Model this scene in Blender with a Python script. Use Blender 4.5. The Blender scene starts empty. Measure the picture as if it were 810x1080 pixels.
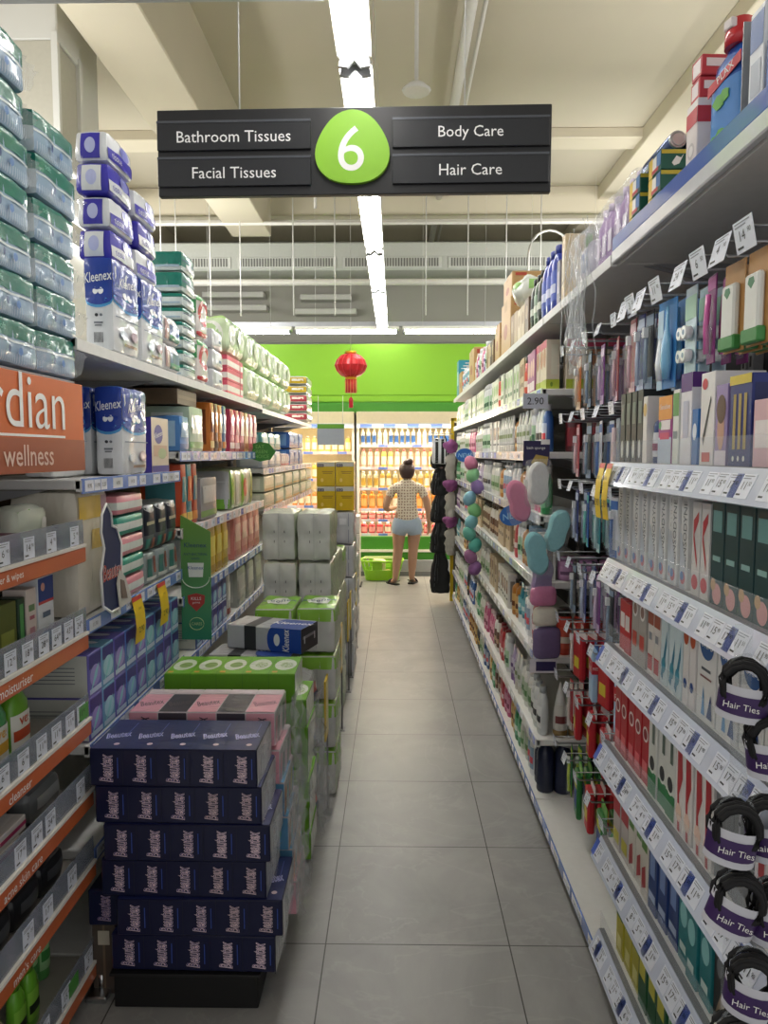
import bpy, math, random
from mathutils import Vector, noise
PI = math.pi
R = math.radians
random.seed(7)
SC = bpy.context.scene
COL = SC.collection

# ---------------------------------------------------------------- materials
def lin(h):
    h = h.lstrip('#')
    c = [int(h[i:i+2], 16)/255 for i in (0, 2, 4)]
    return tuple(x/12.92 if x <= .04045 else ((x+.055)/1.055)**2.4 for x in c)
_M = {}
def M(hexc, rough=.5, metal=0.0, coat=0.0, wrap=0.0, alpha=1.0, trans=0.0, emit=0.0, vary=.06, scale=30.0, name=None):
    """one procedural Principled material: noise-varied colour, optional crinkled film coat"""
    key = (hexc, rough, metal, coat, wrap, alpha, trans, emit, vary, scale)
    if key in _M: return _M[key]
    m = bpy.data.materials.new(name or 'material_' + hexc.strip('#'))
    m.use_nodes = True
    nt = m.node_tree; b = nt.nodes['Principled BSDF']
    c = lin(hexc)
    tc = nt.nodes.new('ShaderNodeTexCoord')
    nz = nt.nodes.new('ShaderNodeTexNoise'); nz.inputs['Scale'].default_value = scale
    nz.inputs['Detail'].default_value = 2.0
    nt.links.new(tc.outputs['Object'], nz.inputs['Vector'])
    mx = nt.nodes.new('ShaderNodeMix'); mx.data_type = 'RGBA'
    mx.inputs['A'].default_value = (*[x*(1-vary) for x in c], 1)
    mx.inputs['B'].default_value = (*[min(1, x*(1+vary)) for x in c], 1)
    nt.links.new(nz.outputs['Fac'], mx.inputs['Factor'])
    nt.links.new(mx.outputs['Result'], b.inputs['Base Color'])
    b.inputs['Roughness'].default_value = rough
    b.inputs['Metallic'].default_value = metal
    b.inputs['Coat Weight'].default_value = coat
    b.inputs['Alpha'].default_value = alpha
    b.inputs['Transmission Weight'].default_value = trans
    if emit:
        b.inputs['Emission Color'].default_value = (*c, 1)
        b.inputs['Emission Strength'].default_value = emit
    if wrap:
        b.inputs['Coat Weight'].default_value = .75
        b.inputs['Coat Roughness'].default_value = .09; b.inputs['Coat IOR'].default_value = 1.32; b.inputs['Specular IOR Level'].default_value = .3
        mp = nt.nodes.new('ShaderNodeMapping'); mp.inputs['Rotation'].default_value = (.5, .4, .6)
        mp.inputs['Scale'].default_value = (1, 2.2, .7)
        nt.links.new(tc.outputs['Object'], mp.inputs['Vector'])
        n2 = nt.nodes.new('ShaderNodeTexNoise'); n2.noise_type = 'RIDGED_MULTIFRACTAL'; n2.inputs['Scale'].default_value = 20
        n2.inputs['Detail'].default_value = 3; n2.inputs['Distortion'].default_value = .5
        nt.links.new(mp.outputs['Vector'], n2.inputs['Vector'])
        bp = nt.nodes.new('ShaderNodeBump'); bp.inputs['Strength'].default_value = wrap
        bp.inputs['Distance'].default_value = .012
        nt.links.new(n2.outputs['Fac'], bp.inputs['Height'])
        nt.links.new(bp.outputs['Normal'], b.inputs['Coat Normal'])
        b2 = nt.nodes.new('ShaderNodeBump'); b2.inputs['Strength'].default_value = wrap*.35
        b2.inputs['Distance'].default_value = .01
        nt.links.new(n2.outputs['Fac'], b2.inputs['Height'])
        nt.links.new(b2.outputs['Normal'], b.inputs['Normal'])
    _M[key] = m
    return m
def W(hexc, wrap=.45): return M(hexc, rough=.4, wrap=wrap)          # film-wrapped print
def G(hexc): return M(hexc, rough=.3, coat=.25)                      # glossy plastic
def C(hexc): return M(hexc, rough=.45)                               # printed card
FILM = M('#eef3f6', rough=.12, alpha=.22, wrap=.8, name='clear_film')
FILM2 = M('#f4f6f8', rough=.1, alpha=.10, wrap=.6, name='thin_film')
CLEAR = M('#dfe8ee', rough=.08, alpha=.11, name='clear_plastic')
STEEL = M('#b9bcbe', rough=.3, metal=1.0, name='steel')
WHITE = C('#e9e9e6'); BLACK = M('#0c0c0f', rough=.45); INK = C('#23262e')

# ---------------------------------------------------------------- lettering
_T = {}
def glyphs(s, shear=0.0, fat=0.0):
    k = (s, shear, fat)
    if k in _T: return _T[k]
    cu = bpy.data.curves.new('lettering', 'FONT')
    cu.body = s; cu.size = 1.0; cu.resolution_u = 8 if len(s) < 3 or s == 'guardian' else 2; cu.shear = shear; cu.offset = fat
    cu.fill_mode = 'FRONT'
    o = bpy.data.objects.new('lettering', cu); COL.objects.link(o)
    dg = bpy.context.evaluated_depsgraph_get(); dg.update()
    me = bpy.data.meshes.new_from_object(o.evaluated_get(dg))
    vs = [(v.co.x, v.co.y) for v in me.vertices]; fs = [tuple(p.vertices) for p in me.polygons]
    bpy.data.objects.remove(o); bpy.data.curves.remove(cu); bpy.data.meshes.remove(me)
    if vs:
        x0 = min(v[0] for v in vs); x1 = max(v[0] for v in vs); y0 = min(v[1] for v in vs); y1 = max(v[1] for v in vs)
        vs = [(x-(x0+x1)/2, y-(y0+y1)/2) for x, y in vs]
        _T[k] = (vs, fs, x1-x0, y1-y0)
    else: _T[k] = ([], [], 1, 1)
    return _T[k]

# ---------------------------------------------------------------- mesh builder
class MB:
    def __init__(s): s.v = []; s.f = []; s.m = []; s.mats = []; s.sm = []
    def mi(s, mat):
        if mat not in s.mats: s.mats.append(mat)
        return s.mats.index(mat)
    def add(s, vs, fs, mat, smooth=False):
        o = len(s.v); s.v += [tuple(v) for v in vs]; k = s.mi(mat)
        for f in fs: s.f.append(tuple(i+o for i in f)); s.m.append(k); s.sm.append(smooth)
    def box(s, a, b, mat, ch=0.0):
        x0, y0, z0 = [min(a[i], b[i]) for i in range(3)]; x1, y1, z1 = [max(a[i], b[i]) for i in range(3)]
        if not ch:
            vs = [(x0,y0,z0),(x1,y0,z0),(x1,y1,z0),(x0,y1,z0),(x0,y0,z1),(x1,y0,z1),(x1,y1,z1),(x0,y1,z1)]
            fs = [(0,3,2,1),(4,5,6,7),(0,1,5,4),(1,2,6,5),(2,3,7,6),(3,0,4,7)]
            s.add(vs, fs, mat); return
        c = min(ch, (x1-x0)*.45, (y1-y0)*.45, (z1-z0)*.45)
        vs = []; idx = {}
        for sx in (0, 1):
            for sy in (0, 1):
                for sz in (0, 1):
                    X = (x0, x1)[sx]; Y = (y0, y1)[sy]; Z = (z0, z1)[sz]
                    dx, dy, dz = c*(1-2*sx), c*(1-2*sy), c*(1-2*sz)
                    for ax, p in enumerate(((X, Y+dy, Z+dz), (X+dx, Y, Z+dz), (X+dx, Y+dy, Z))):
                        idx[(sx, sy, sz, ax)] = len(vs); vs.append(p)
        I = lambda *k: idx[k]
        fs = []
        for q in (0, 1):
            L = [(q,0,0),(q,1,0),(q,1,1),(q,0,1)]; f = [I(*t, 0) for t in L]; fs.append(f if q else f[::-1])
            L = [(0,q,0),(0,q,1),(1,q,1),(1,q,0)]; f = [I(*t, 1) for t in L]; fs.append(f if q else f[::-1])
            L = [(0,0,q),(1,0,q),(1,1,q),(0,1,q)]; f = [I(*t, 2) for t in L]; fs.append(f if q else f[::-1])
        for a_ in (0, 1):
            for b_ in (0, 1):
                fs.append([I(0,a_,b_,1), I(1,a_,b_,1), I(1,a_,b_,2), I(0,a_,b_,2)] if (a_+b_) % 2 == 0 else [I(0,a_,b_,2), I(1,a_,b_,2), I(1,a_,b_,1), I(0,a_,b_,1)])
                fs.append([I(a_,0,b_,2), I(a_,1,b_,2), I(a_,1,b_,0), I(a_,0,b_,0)])
                fs.append([I(a_,b_,0,0), I(a_,b_,1,0), I(a_,b_,1,1), I(a_,b_,0,1)])
        for sx in (0,1):
            for sy in (0,1):
                for sz in (0,1): fs.append([I(sx,sy,sz,0), I(sx,sy,sz,1), I(sx,sy,sz,2)])
        s.add(vs, fs, mat)
    def lathe(s, prof, mat, n=16, sx=1.0, sy=1.0, c=(0,0,0), caps=True, axis='z', power=2.0):
        """prof: (radius, height) from the bottom up; mat: one material or one per ring step"""
        vs = []
        for r, z in prof:
            for i in range(n):
                a = 2*PI*i/n; ca, sa = math.cos(a), math.sin(a)
                if power != 2.0:
                    q = (abs(ca)**power+abs(sa)**power)**(-1/power); ca *= q; sa *= q
                p = (r*ca*sx, r*sa*sy, z)
                if axis == 'x': p = (p[2], p[0], p[1])
                elif axis == 'y': p = (p[0], p[2], -p[1])
                vs.append((p[0]+c[0], p[1]+c[1], p[2]+c[2]))
        o = len(s.v); s.v += vs
        for j in range(len(prof)-1):
            k = s.mi(mat[j] if isinstance(mat, (list, tuple)) else mat)
            for i in range(n):
                s.f.append((o+j*n+i, o+j*n+(i+1) % n, o+(j+1)*n+(i+1) % n, o+(j+1)*n+i)); s.m.append(k); s.sm.append(True)
        if caps:
            k0 = s.mi(mat[0] if isinstance(mat, (list, tuple)) else mat); k1 = s.mi(mat[-1] if isinstance(mat, (list, tuple)) else mat)
            s.f.append(tuple(o+i for i in range(n))[::-1]); s.m.append(k0); s.sm.append(False)
            t = o+(len(prof)-1)*n
            s.f.append(tuple(t+i for i in range(n))); s.m.append(k1); s.sm.append(False)
    def tube(s, pts, r, mat, n=6):
        pts = [Vector(p) for p in pts]; rings = []
        up = Vector((0, 0, 1))
        for i, p in enumerate(pts):
            d = (pts[min(i+1, len(pts)-1)]-pts[max(i-1, 0)]).normalized()
            a = d.cross(up if abs(d.z) < .95 else Vector((1, 0, 0))).normalized(); b = a.cross(d).normalized()
            rings.append([p+(a*math.cos(2*PI*k/n)+b*math.sin(2*PI*k/n))*r for k in range(n)])
        vs = [q for g in rings for q in g]; fs = []
        for j in range(len(pts)-1):
            for k in range(n): fs.append((j*n+k, j*n+(k+1) % n, (j+1)*n+(k+1) % n, (j+1)*n+k))
        fs.append(tuple(range(n))[::-1]); fs.append(tuple((len(pts)-1)*n+k for k in range(n)))
        s.add(vs, fs, mat, True)
    def slab(s, outline, o, u, v, thick, mat, back=None):
        """a flat shape of real thickness: outline in (u,v), thickness along u x v"""
        o, u, v = Vector(o), Vector(u), Vector(v); n = u.cross(v).normalized()
        N = len(outline)
        vs = [o+u*a+v*b for a, b in outline]+[o+u*a+v*b-n*thick for a, b in outline]
        s.add(vs, [tuple(range(N))], mat)
        s.add(vs, [tuple(range(N, 2*N))[::-1]]+[(i, i+N, (i+1) % N+N, (i+1) % N) for i in range(N)], back or mat)
    def text(s, t, o, u, v, height, mat, shear=0.0, fat=0.0, maxw=None, lift=.0008):
        vs, fs, w, h = glyphs(t, shear, fat)
        if not vs: return
        o, u, v = Vector(o), Vector(u).normalized(), Vector(v).normalized(); n = u.cross(v)
        k = height/h
        kx = k if not maxw else min(k, maxw/w)
        s.add([o+u*(a*kx)+v*(b*k)+n*lift for a, b in vs], fs, mat)
    def build(s, name, parent=None, loc=None, rot=None):
        me = bpy.data.meshes.new(name); me.from_pydata(s.v, [], s.f)
        for m in s.mats: me.materials.append(m)
        me.polygons.foreach_set('material_index', s.m); me.polygons.foreach_set('use_smooth', s.sm)
        me.update()
        o = bpy.data.objects.new(name, me); COL.objects.link(o)
        if parent: o.parent = parent
        if loc: o.location = loc
        if rot: o.rotation_euler = rot
        return o

def tag(o, label=None, cat=None, group=None, kind=None):
    if label: o['label'] = label
    if cat: o['category'] = cat
    if group: o['group'] = group
    if kind: o['kind'] = kind
    return o
def empty(name, loc=(0,0,0), rot=(0,0,0)):
    o = bpy.data.objects.new(name, None); COL.objects.link(o); o.location = loc; o.rotation_euler = rot
    o.empty_display_size = .05
    return o
def copy_tree(o, parent=None):
    c = o.copy(); COL.objects.link(c)
    if parent: c.parent = parent
    for ch in list(o.children): copy_tree(ch, c)
    return c

ORD = ('first second third fourth fifth sixth seventh eighth ninth tenth eleventh twelfth thirteenth fourteenth fifteenth '
       'sixteenth seventeenth eighteenth nineteenth twentieth').split()
_first = {}
def put(key, build, loc, rz=0.0, label=None, cat=None, group=None, rx=0.0, ry=0.0):
    """the first of a kind is built, every later one is a copy sharing its meshes"""
    if key not in _first: o = build(); _first[key] = [o, False]
    o, used = _first[key]
    if used: o = copy_tree(o)
    _first[key][1] = True
    o.location = loc; o.rotation_euler = (rx, ry, rz)
    for k in ('label', 'category', 'group'):
        if k in o: del o[k]
    return tag(o, label, cat, group)

# ---------------------------------------------------------------- product shapes (front faces -Y, base at z=0)
FACE = {'F': ((0,-1,0), (1,0,0), (0,0,1)), 'B': ((0,1,0), (-1,0,0), (0,0,1)), 'R': ((1,0,0), (0,1,0), (0,0,1)),
        'L': ((-1,0,0), (0,-1,0), (0,0,1)), 'T': ((0,0,1), (1,0,0), (0,1,0)), 'D': ((0,0,-1), (1,0,0), (0,-1,0))}
def shape_pts(kind, a):
    cu, cv, ru, rv = a
    if kind == 'r': return [(cu-ru/2,cv-rv/2),(cu+ru/2,cv-rv/2),(cu+ru/2,cv+rv/2),(cu-ru/2,cv+rv/2)]
    return [(cu+ru/2*math.cos(2*PI*i/18), cv+rv/2*math.sin(2*PI*i/18)) for i in range(18)]
def print_on(mb, prints, mapf, dims, lift=.0006):
    """prints: (faces, 'r'|'e', cu,cv,w,h, mat) | (faces,'t',text,cu,cv,h,mat[,rot,shear,fat]) | (faces,'p',pts,mat); u,v in -.5...5"""
    k = {}
    for p in prints:
        for fc in p[0]:
            k[fc] = k.get(fc, 0)+1; off = lift*(1+min(2.5, .25*(k[fc]-1)))
            W_, H_ = dims(fc)
            if p[1] in 're':
                pts = shape_pts(p[1], p[2:6]); mat = p[6]
                if p[1] == 'r':
                    nu = 6; nv = 6; g = []
                    if mapf.flat: nu = nv = 1
                    (u0, v0), (u1, v1) = pts[0], pts[2]
                    for j in range(nv+1):
                        for i in range(nu+1): g.append(mapf(fc, u0+(u1-u0)*i/nu, v0+(v1-v0)*j/nv, off))
                    mb.add(g, [(j*(nu+1)+i, j*(nu+1)+i+1, (j+1)*(nu+1)+i+1, (j+1)*(nu+1)+i) for j in range(nv) for i in range(nu)], mat, not mapf.flat)
                else:
                    c = mapf(fc, p[2], p[3], off); mid = [mapf(fc, (q[0]+p[2])/2, (q[1]+p[3])/2, off) for q in pts]
                    g = [mapf(fc, q[0], q[1], off) for q in pts]; N = len(g)
                    mb.add([c]+mid+g, [(0, 1+i, 1+(i+1) % N) for i in range(N)]+[(1+i, 1+N+i, 1+N+(i+1) % N, 1+(i+1) % N) for i in range(N)], mat)
            elif p[1] == 'p':
                mb.add([mapf(fc, a, b, off) for a, b in p[2]], [tuple(range(len(p[2])))], p[3])
            else:
                t, cu, cv, h, mat = p[2:7]; rot = R(p[7]) if len(p) > 7 else 0; sh = p[8] if len(p) > 8 else 0; fat = p[9] if len(p) > 9 else 0
                vs, fs, w_, h_ = glyphs(t, sh, fat)
                if not vs: continue
                hm = h*H_; kk = hm/h_; lim = (p[10] if len(p) > 10 else .94)*(W_ if abs(math.sin(rot)) < .7 else H_)
                kx = min(kk, lim/w_)
                c, s_ = math.cos(rot), math.sin(rot)
                mb.add([mapf(fc, cu+(a*kx*c-b*kk*s_)/W_, cv+(a*kx*s_+b*kk*c)/H_, off) for a, b in vs], fs, mat)
def box_map(w, d, h):
    def mf(fc, u, v, off=0):
        n, U, V = FACE[fc]; dm = (w, d, h)
        p = [0, 0, h/2]
        for i in range(3):
            p[i] += n[i]*(dm[i]/2+off)+U[i]*u*dm[i]+V[i]*v*dm[i]
        return p
    mf.flat = True
    return mf
def face_dims(w, d, h):
    D = {'F': (w, h), 'B': (w, h), 'R': (d, h), 'L': (d, h), 'T': (w, d), 'D': (w, d)}
    return lambda f: D[f]
def carton(name, w, d, h, mat, prints=(), ch=.0015, parent=None):
    mb = MB(); mb.box((-w/2, -d/2, 0), (w/2, d/2, h), mat, ch)
    print_on(mb, prints, box_map(w, d, h), face_dims(w, d, h))
    return mb.build(name, parent)
def soft_map(w, d, h, r, rolls, amp, wr, seed):
    hx, hy, hz = w/2, d/2, h/2; r = min(r, hx*.9, hy*.9, hz*.9)
    nx, ny, nz = rolls
    def mf(fc, u, v, off=0):
        n, U, V = FACE[fc]; dm = (hx*2, hy*2, hz*2)
        p = [n[i]*dm[i]/2+U[i]*u*dm[i]+V[i]*v*dm[i] for i in range(3)]
        q = [max(-(a-r), min(a-r, x)) for x, a in zip(p, (hx, hy, hz))]
        dv = Vector([a-b for a, b in zip(p, q)])
        if dv.length > 1e-9: dv.normalize()
        else: dv = Vector(n)
        cnt = {'F': (nx, nz), 'B': (nx, nz), 'R': (ny, nz), 'L': (ny, nz), 'T': (nx, ny), 'D': (nx, ny)}[fc]
        bu = abs(math.sin(PI*cnt[0]*(u+.5)))**.6; bv = abs(math.sin(PI*cnt[1]*(v+.5)))**.6
        edge = min(1, (0.5-max(abs(u), abs(v)))*8)
        a = amp*(bu*bv-.6)*max(0, edge) if fc != 'D' else 0
        pos = Vector(q)+dv*r
        a += wr*noise.noise(Vector((pos.x*18+seed, pos.y*18, pos.z*18)))*(.3 if fc == 'D' else 1)
        pos = pos+dv*(a+off)
        return (pos.x, pos.y, pos.z+hz)
    mf.flat = False
    return mf
def soft(name, w, d, h, mats, prints=(), rolls=(2, 1, 2), amp=.006, wr=.004, r=.025, N=9, seed=0, parent=None, lift=.0018):
    """a film pack: rounded, bulging over the rolls inside; mats = material or {face: material}"""
    mf = soft_map(w, d, h, r, rolls, amp, wr, seed); mb = MB()
    for fc in 'FBRLTD':
        m = mats if not isinstance(mats, dict) else mats.get(fc, mats.get('*'))
        g = [mf(fc, -.5+i/N, -.5+j/N) for j in range(N+1) for i in range(N+1)]
        mb.add(g, [(j*(N+1)+i, j*(N+1)+i+1, (j+1)*(N+1)+i+1, (j+1)*(N+1)+i) for j in range(N) for i in range(N)], m, True)
    print_on(mb, prints, mf, face_dims(w, d, h), lift)
    return mb.build(name, parent)
def film_flap(parent, pts, name='film_flap'):
    """crumpled loose end of clear film, a folded sheet"""
    mb = MB(); (a, b, c, d) = [Vector(p) for p in pts]; n = (b-a).cross(d-a).normalized(); g = []
    K = 6
    for j in range(K+1):
        for i in range(K+1):
            p = a.lerp(b, i/K).lerp(d.lerp(c, i/K), j/K)
            g.append(p+n*.012*math.sin(i*2.3+j*1.1+a.x*50)*(j/K))
    mb.add(g, [(j*(K+1)+i, j*(K+1)+i+1, (j+1)*(K+1)+i+1, (j+1)*(K+1)+i) for j in range(K) for i in range(K)], FILM, True)
    return mb.build(name, parent)
def lab_patch(mb, r, z0, z1, mat, sx, sy, a0=-150, a1=-30, n=8, lift=.0012, power=2.0):
    vs = []
    for z in (z0, z1):
        for i in range(n+1):
            a = R(a0+(a1-a0)*i/n); ca, sa = math.cos(a), math.sin(a)
            if power != 2.0:
                q = (abs(ca)**power+abs(sa)**power)**(-1/power); ca *= q; sa *= q
            vs.append(((r*sx+lift)*ca, (r*sy+lift)*sa, z))
    mb.add(vs, [(i, i+1, n+2+i, n+1+i) for i in range(n)], mat, True)
def bottle(kind, h, w, col, cap, lab=None, lab2=None, d=None, text=None, name=None):
    """shampoo / lotion / drink bottles: body one mesh, cap a part"""
    d = d or w*.6; r = w/2; sy = d/w
    mb = MB(); body = G(col); cm = G(cap)
    power = 2.0
    if kind == 'tottle':                                            # stands on its cap, flat crimp on top
        ch = h*.2
        mb.lathe([(r*.96, ch), (r, ch+.01), (r*.97, h*.6), (r*.9, h*.85), (r*.92, h)], body, 14, 1, sy)
        # flatten the crimp
        mb.v = [(x, y*(1 if z < h*.5 else max(.06, 1-(z/h-.5)*1.95)), z) for x, y, z in mb.v]
    elif kind == 'cone':
        ch = h*.12
        mb.lathe([(r, ch), (r, h*.3), (r*.93, h*.45), (r*.55, h*.75), (r*.12, h*.98), (r*.05, h)], body, 14, 1, 1); sy = 1
    elif kind == 'pump':
        mb.lathe([(r*.94, 0), (r, .008), (r, h*.66), (r*.9, h*.72), (r*.35, h*.76), (r*.35, h*.79)], body, 14, 1, sy)
    elif kind == 'round':
        mb.lathe([(r*.92, 0), (r, .006), (r, h*.72), (r*.85, h*.8), (r*.42, h*.87), (r*.4, h*.9)], body, 14, 1, 1); sy = 1
    elif kind == 'spray':
        mb.lathe([(r*.96, 0), (r, .004), (r, h*.78), (r*.9, h*.82), (r*.8, h*.83)], body, 14, 1, 1); sy = 1
    else:                                                           # 'flat' flip-top shampoo bottle
        power = 3.0
        mb.lathe([(r*.92, 0), (r, .008), (r*1.0, h*.45), (r*.93, h*.72), (r*.62, h*.84), (r*.55, h*.86)], body, 16, 1, sy, power=power)
    if lab:
        z0, z1 = (h*.3, h*.66) if kind in ('tottle',) else (h*.14, h*.6)
        rr = r*(1.0 if kind != 'tottle' else .985)
        lab_patch(mb, rr, z0, z1, C(lab), 1, sy, power=power)
        if lab2: lab_patch(mb, rr, z0+(z1-z0)*.25, z0+(z1-z0)*.55, C(lab2), 1, sy, -140, -40, lift=.002, power=power)
    if text and lab:
        tv, tf, tw, th = glyphs(text, 0, .01)
        k = w*.62/tw; y0 = -(r*sy)-.003
        mb.add([(a*k, y0+(a*k/r)**2*r*sy*.5, h*.52+b*k) for a, b in tv], tf, C(lab2 or '#ffffff'))
    o = mb.build(name or {'flat': 'shampoo_bottle', 'pump': 'pump_bottle', 'tottle': 'squeeze_tube', 'cone': 'cone_tube', 'spray': 'spray_can'}.get(kind, 'round_bottle'))
    c = MB()
    if kind == 'tottle': c.lathe([(r*.9, 0), (r*.97, .004), (r*.97, h*.19), (r*.95, h*.2)], cm, 14, 1, sy)
    elif kind == 'cone': c.lathe([(r*1.02, 0), (r*1.02, h*.12)], cm, 14)
    elif kind == 'pump':
        c.lathe([(r*.4, h*.785), (r*.4, h*.86), (r*.14, h*.87), (r*.14, h*.94), (r*.34, h*.945), (r*.34, h*.985)], cm, 10)
        c.box((-.008, -r*1.0, h*.95), (.008, 0, h*.98), cm, .002)
    elif kind == 'round': c.lathe([(r*.46, h*.89), (r*.46, h*.995), (r*.4, h)], cm, 12)
    elif kind == 'spray': c.lathe([(r*.86, h*.825), (r*.86, h*.96), (r*.7, h)], cm, 14)
    else: c.lathe([(r*.58, h*.855), (r*.6, h*.98), (r*.52, h)], cm, 14, 1, max(sy, .7))
    c.build('cap', o)
    return o
def jar(h, r, col, lid, band=None):
    mb = MB(); mb.lathe([(r*.92, 0), (r, .005), (r, h*.68), (r*.9, h*.7)], G(col), 16)
    if band: lab_patch(mb, r, h*.15, h*.55, C(band), 1, 1)
    o = mb.build('jar'); c = MB(); c.lathe([(r*1.02, h*.69), (r*1.02, h*.98), (r*.95, h)], G(lid), 16); c.build('lid', o)
    return o
def hang_card(name, w, h, card, blister=None, item=None, prints=()):
    """peg pack: card with a punched header, plus blister part. Origin at the top of the card"""
    mb = MB()
    mb.box((-w/2, 0, -h), (w/2, .0015, 0), card, 0)
    def mf(fc, u, v, off=0): return (u*w, -off, -h/2+v*h)
    mf.flat = True
    print_on(mb, prints, mf, lambda f: (w, h))
    o = mb.build(name)
    return o
# ================================================================ THE SETTING
def floor_material():
    m = bpy.data.materials.new('floor_tiles'); m.use_nodes = True
    nt = m.node_tree; b = nt.nodes['Principled BSDF']; N = nt.nodes.new; L = nt.links.new
    tc = N('ShaderNodeTexCoord'); sp = N('ShaderNodeSeparateXYZ'); L(tc.outputs['Object'], sp.inputs[0])
    masks = []
    for ax, off in (('X', -.225), ('Y', 2.25)):
        a = N('ShaderNodeMath'); a.operation = 'SUBTRACT'; a.inputs[1].default_value = off; L(sp.outputs[ax], a.inputs[0])
        d = N('ShaderNodeMath'); d.operation = 'DIVIDE'; d.inputs[1].default_value = .592; L(a.outputs[0], d.inputs[0])
        f = N('ShaderNodeMath'); f.operation = 'FRACT'; L(d.outputs[0], f.inputs[0])
        c = N('ShaderNodeMath'); c.operation = 'LESS_THAN'; c.inputs[1].default_value = .007; L(f.outputs[0], c.inputs[0])
        masks.append(c)
    mxm = N('ShaderNodeMath'); mxm.operation = 'MAXIMUM'; L(masks[0].outputs[0], mxm.inputs[0]); L(masks[1].outputs[0], mxm.inputs[1])
    n1 = N('ShaderNodeTexNoise'); n1.inputs['Scale'].default_value = 2.2; n1.inputs['Detail'].default_value = 8; n1.inputs['Roughness'].default_value = .62; n1.inputs['Distortion'].default_value = .8
    L(tc.outputs['Object'], n1.inputs['Vector'])
    r1 = N('ShaderNodeValToRGB'); e = r1.color_ramp.elements
    e[0].position = .3; e[0].color = (*lin('#868685'), 1); e[1].position = .72; e[1].color = (*lin('#a3a3a1'), 1)
    L(n1.outputs['Fac'], r1.inputs[0])
    n2 = N('ShaderNodeTexNoise'); n2.inputs['Scale'].default_value = 1.3; n2.inputs['Detail'].default_value = 6; n2.inputs['Distortion'].default_value = 3.0
    L(tc.outputs['Object'], n2.inputs['Vector'])
    r2 = N('ShaderNodeValToRGB'); e = r2.color_ramp.elements
    e[0].position = .485; e[0].color = (0,0,0,1); e[1].position = .5; e[1].color = (.14,.14,.14,1)
    k = r2.color_ramp.elements.new(.515); k.color = (0,0,0,1)
    L(n2.outputs['Fac'], r2.inputs[0])
    mv = N('ShaderNodeMix'); mv.data_type = 'RGBA'; mv.inputs['B'].default_value = (*lin('#c2c1bd'), 1)
    L(r2.outputs[0], mv.inputs['Factor']); L(r1.outputs[0], mv.inputs['A'])
    mg = N('ShaderNodeMix'); mg.data_type = 'RGBA'; mg.inputs['B'].default_value = (*lin('#3c3b39'), 1)
    L(mxm.outputs[0], mg.inputs['Factor']); L(mv.outputs['Result'], mg.inputs['A'])
    L(mg.outputs['Result'], b.inputs['Base Color'])
    rr = N('ShaderNodeMapRange'); rr.inputs['To Min'].default_value = .28; rr.inputs['To Max'].default_value = .48
    L(n1.outputs['Fac'], rr.inputs['Value']); L(rr.outputs['Result'], b.inputs['Roughness'])
    return m
def struct(name, mb, label, cat):
    return tag(mb.build(name), label, cat, None, 'structure')
FLOORM = floor_material()
mb = MB(); mb.box((-9, -3, -.1), (9, 14.2, 0), FLOORM); struct('floor', mb, 'grey marbled square tile floor of the aisle', 'floor')
CEIL = M('#bab3a0', rough=.9, scale=1.5, vary=.05); CEIL2 = M('#c8c0ab', rough=.9, scale=1.5, vary=.04)
WALLB = M('#9d9b92', rough=.85, scale=2, vary=.05); COLW = M('#d4d4ce', rough=.8, scale=3, vary=.03); COLB = M('#b9b6a8', rough=.8)
mb = MB(); mb.box((-9, -3, 5.4), (9, 14.2, 5.6), CEIL); struct('ceiling', mb, 'high beige concrete ceiling slab over the store', 'ceiling')
mb = MB(); mb.box((-9, 13.6, 0), (9, 13.8, 5.4), WALLB); struct('wall_back', mb, 'plain grey wall high up behind the green fascia', 'wall')
mb = MB(); mb.box((-9.2, -3, 0), (-9, 13.8, 5.4), WALLB); struct('wall_left', mb, 'plain grey side wall hidden beyond the tissue shelving', 'wall')
mb = MB(); mb.box((9, -3, 0), (9.2, 13.8, 5.4), WALLB); struct('wall_right', mb, 'plain grey side wall hidden beyond the hair care shelving', 'wall')
for i, (x0, x1, z, y0, y1, lab) in enumerate((
        (-2.3, -1.75, 4.62, 3.2, 10.6, 'deep pale lengthwise ceiling beam ending above the far air duct'),
        (-4.3, -3.9, 4.9, -3, 13.6, 'lengthwise ceiling beam over the tissue shelving beside the white column'),
        (2.9, 3.3, 5.2, -3, 13.6, 'lengthwise ceiling beam above the toothpaste shelving'))):
    mb = MB(); mb.box((x0, y0, z), (x1, y1, 5.4), CEIL2, .01); struct('trim_%d' % (i+1), mb, lab, 'beam')
for i, (y, z, lab) in enumerate(((10.9, 5.0, 'crosswise ceiling beam above the far air duct'), (9.0, 5.28, 'shallow crosswise ceiling rib nearer than the air duct'))):
    mb = MB(); mb.box((-9, y, z), (9, y+.35, 5.4), CEIL2, .01); struct('trim_%d' % (i+4), mb, lab, 'beam')
# white column with boxed panels, upper left
mb = MB(); mb.box((-3.15, 6.0, 0), (-2.62, 6.7, 5.4), COLW, .01); mb.box((-3.6, 6.25, 0), (-3.15, 6.9, 5.4), COLB, .01)
struct('trim_6', mb, 'square white column rising behind the teal tissue packs', 'column')
bx = empty('duct_box', (-2.5, 5.6, 3.75))
tag(bx, 'boxy beige duct housing mounted on the white column', 'duct box')
mb = MB(); mb.box((-.42, 0, 0), (.0, .4, .85), COLB, .01); mb.build('housing', bx)
mb = MB()
for a, b in (((-.02, -.02, -.03), (.03, .02, .9)), ((-.42, -.02, -.03), (.03, .02, .02)), ((-.02, .36, -.03), (.03, .42, .9))): mb.box(a, b, COLW, .003)
mb.build('frame', bx)
mb = MB(); mb.box((-.45, .0, .85), (.02, .4, 1.66), COLW, .01); mb.build('riser', bx)

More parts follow.
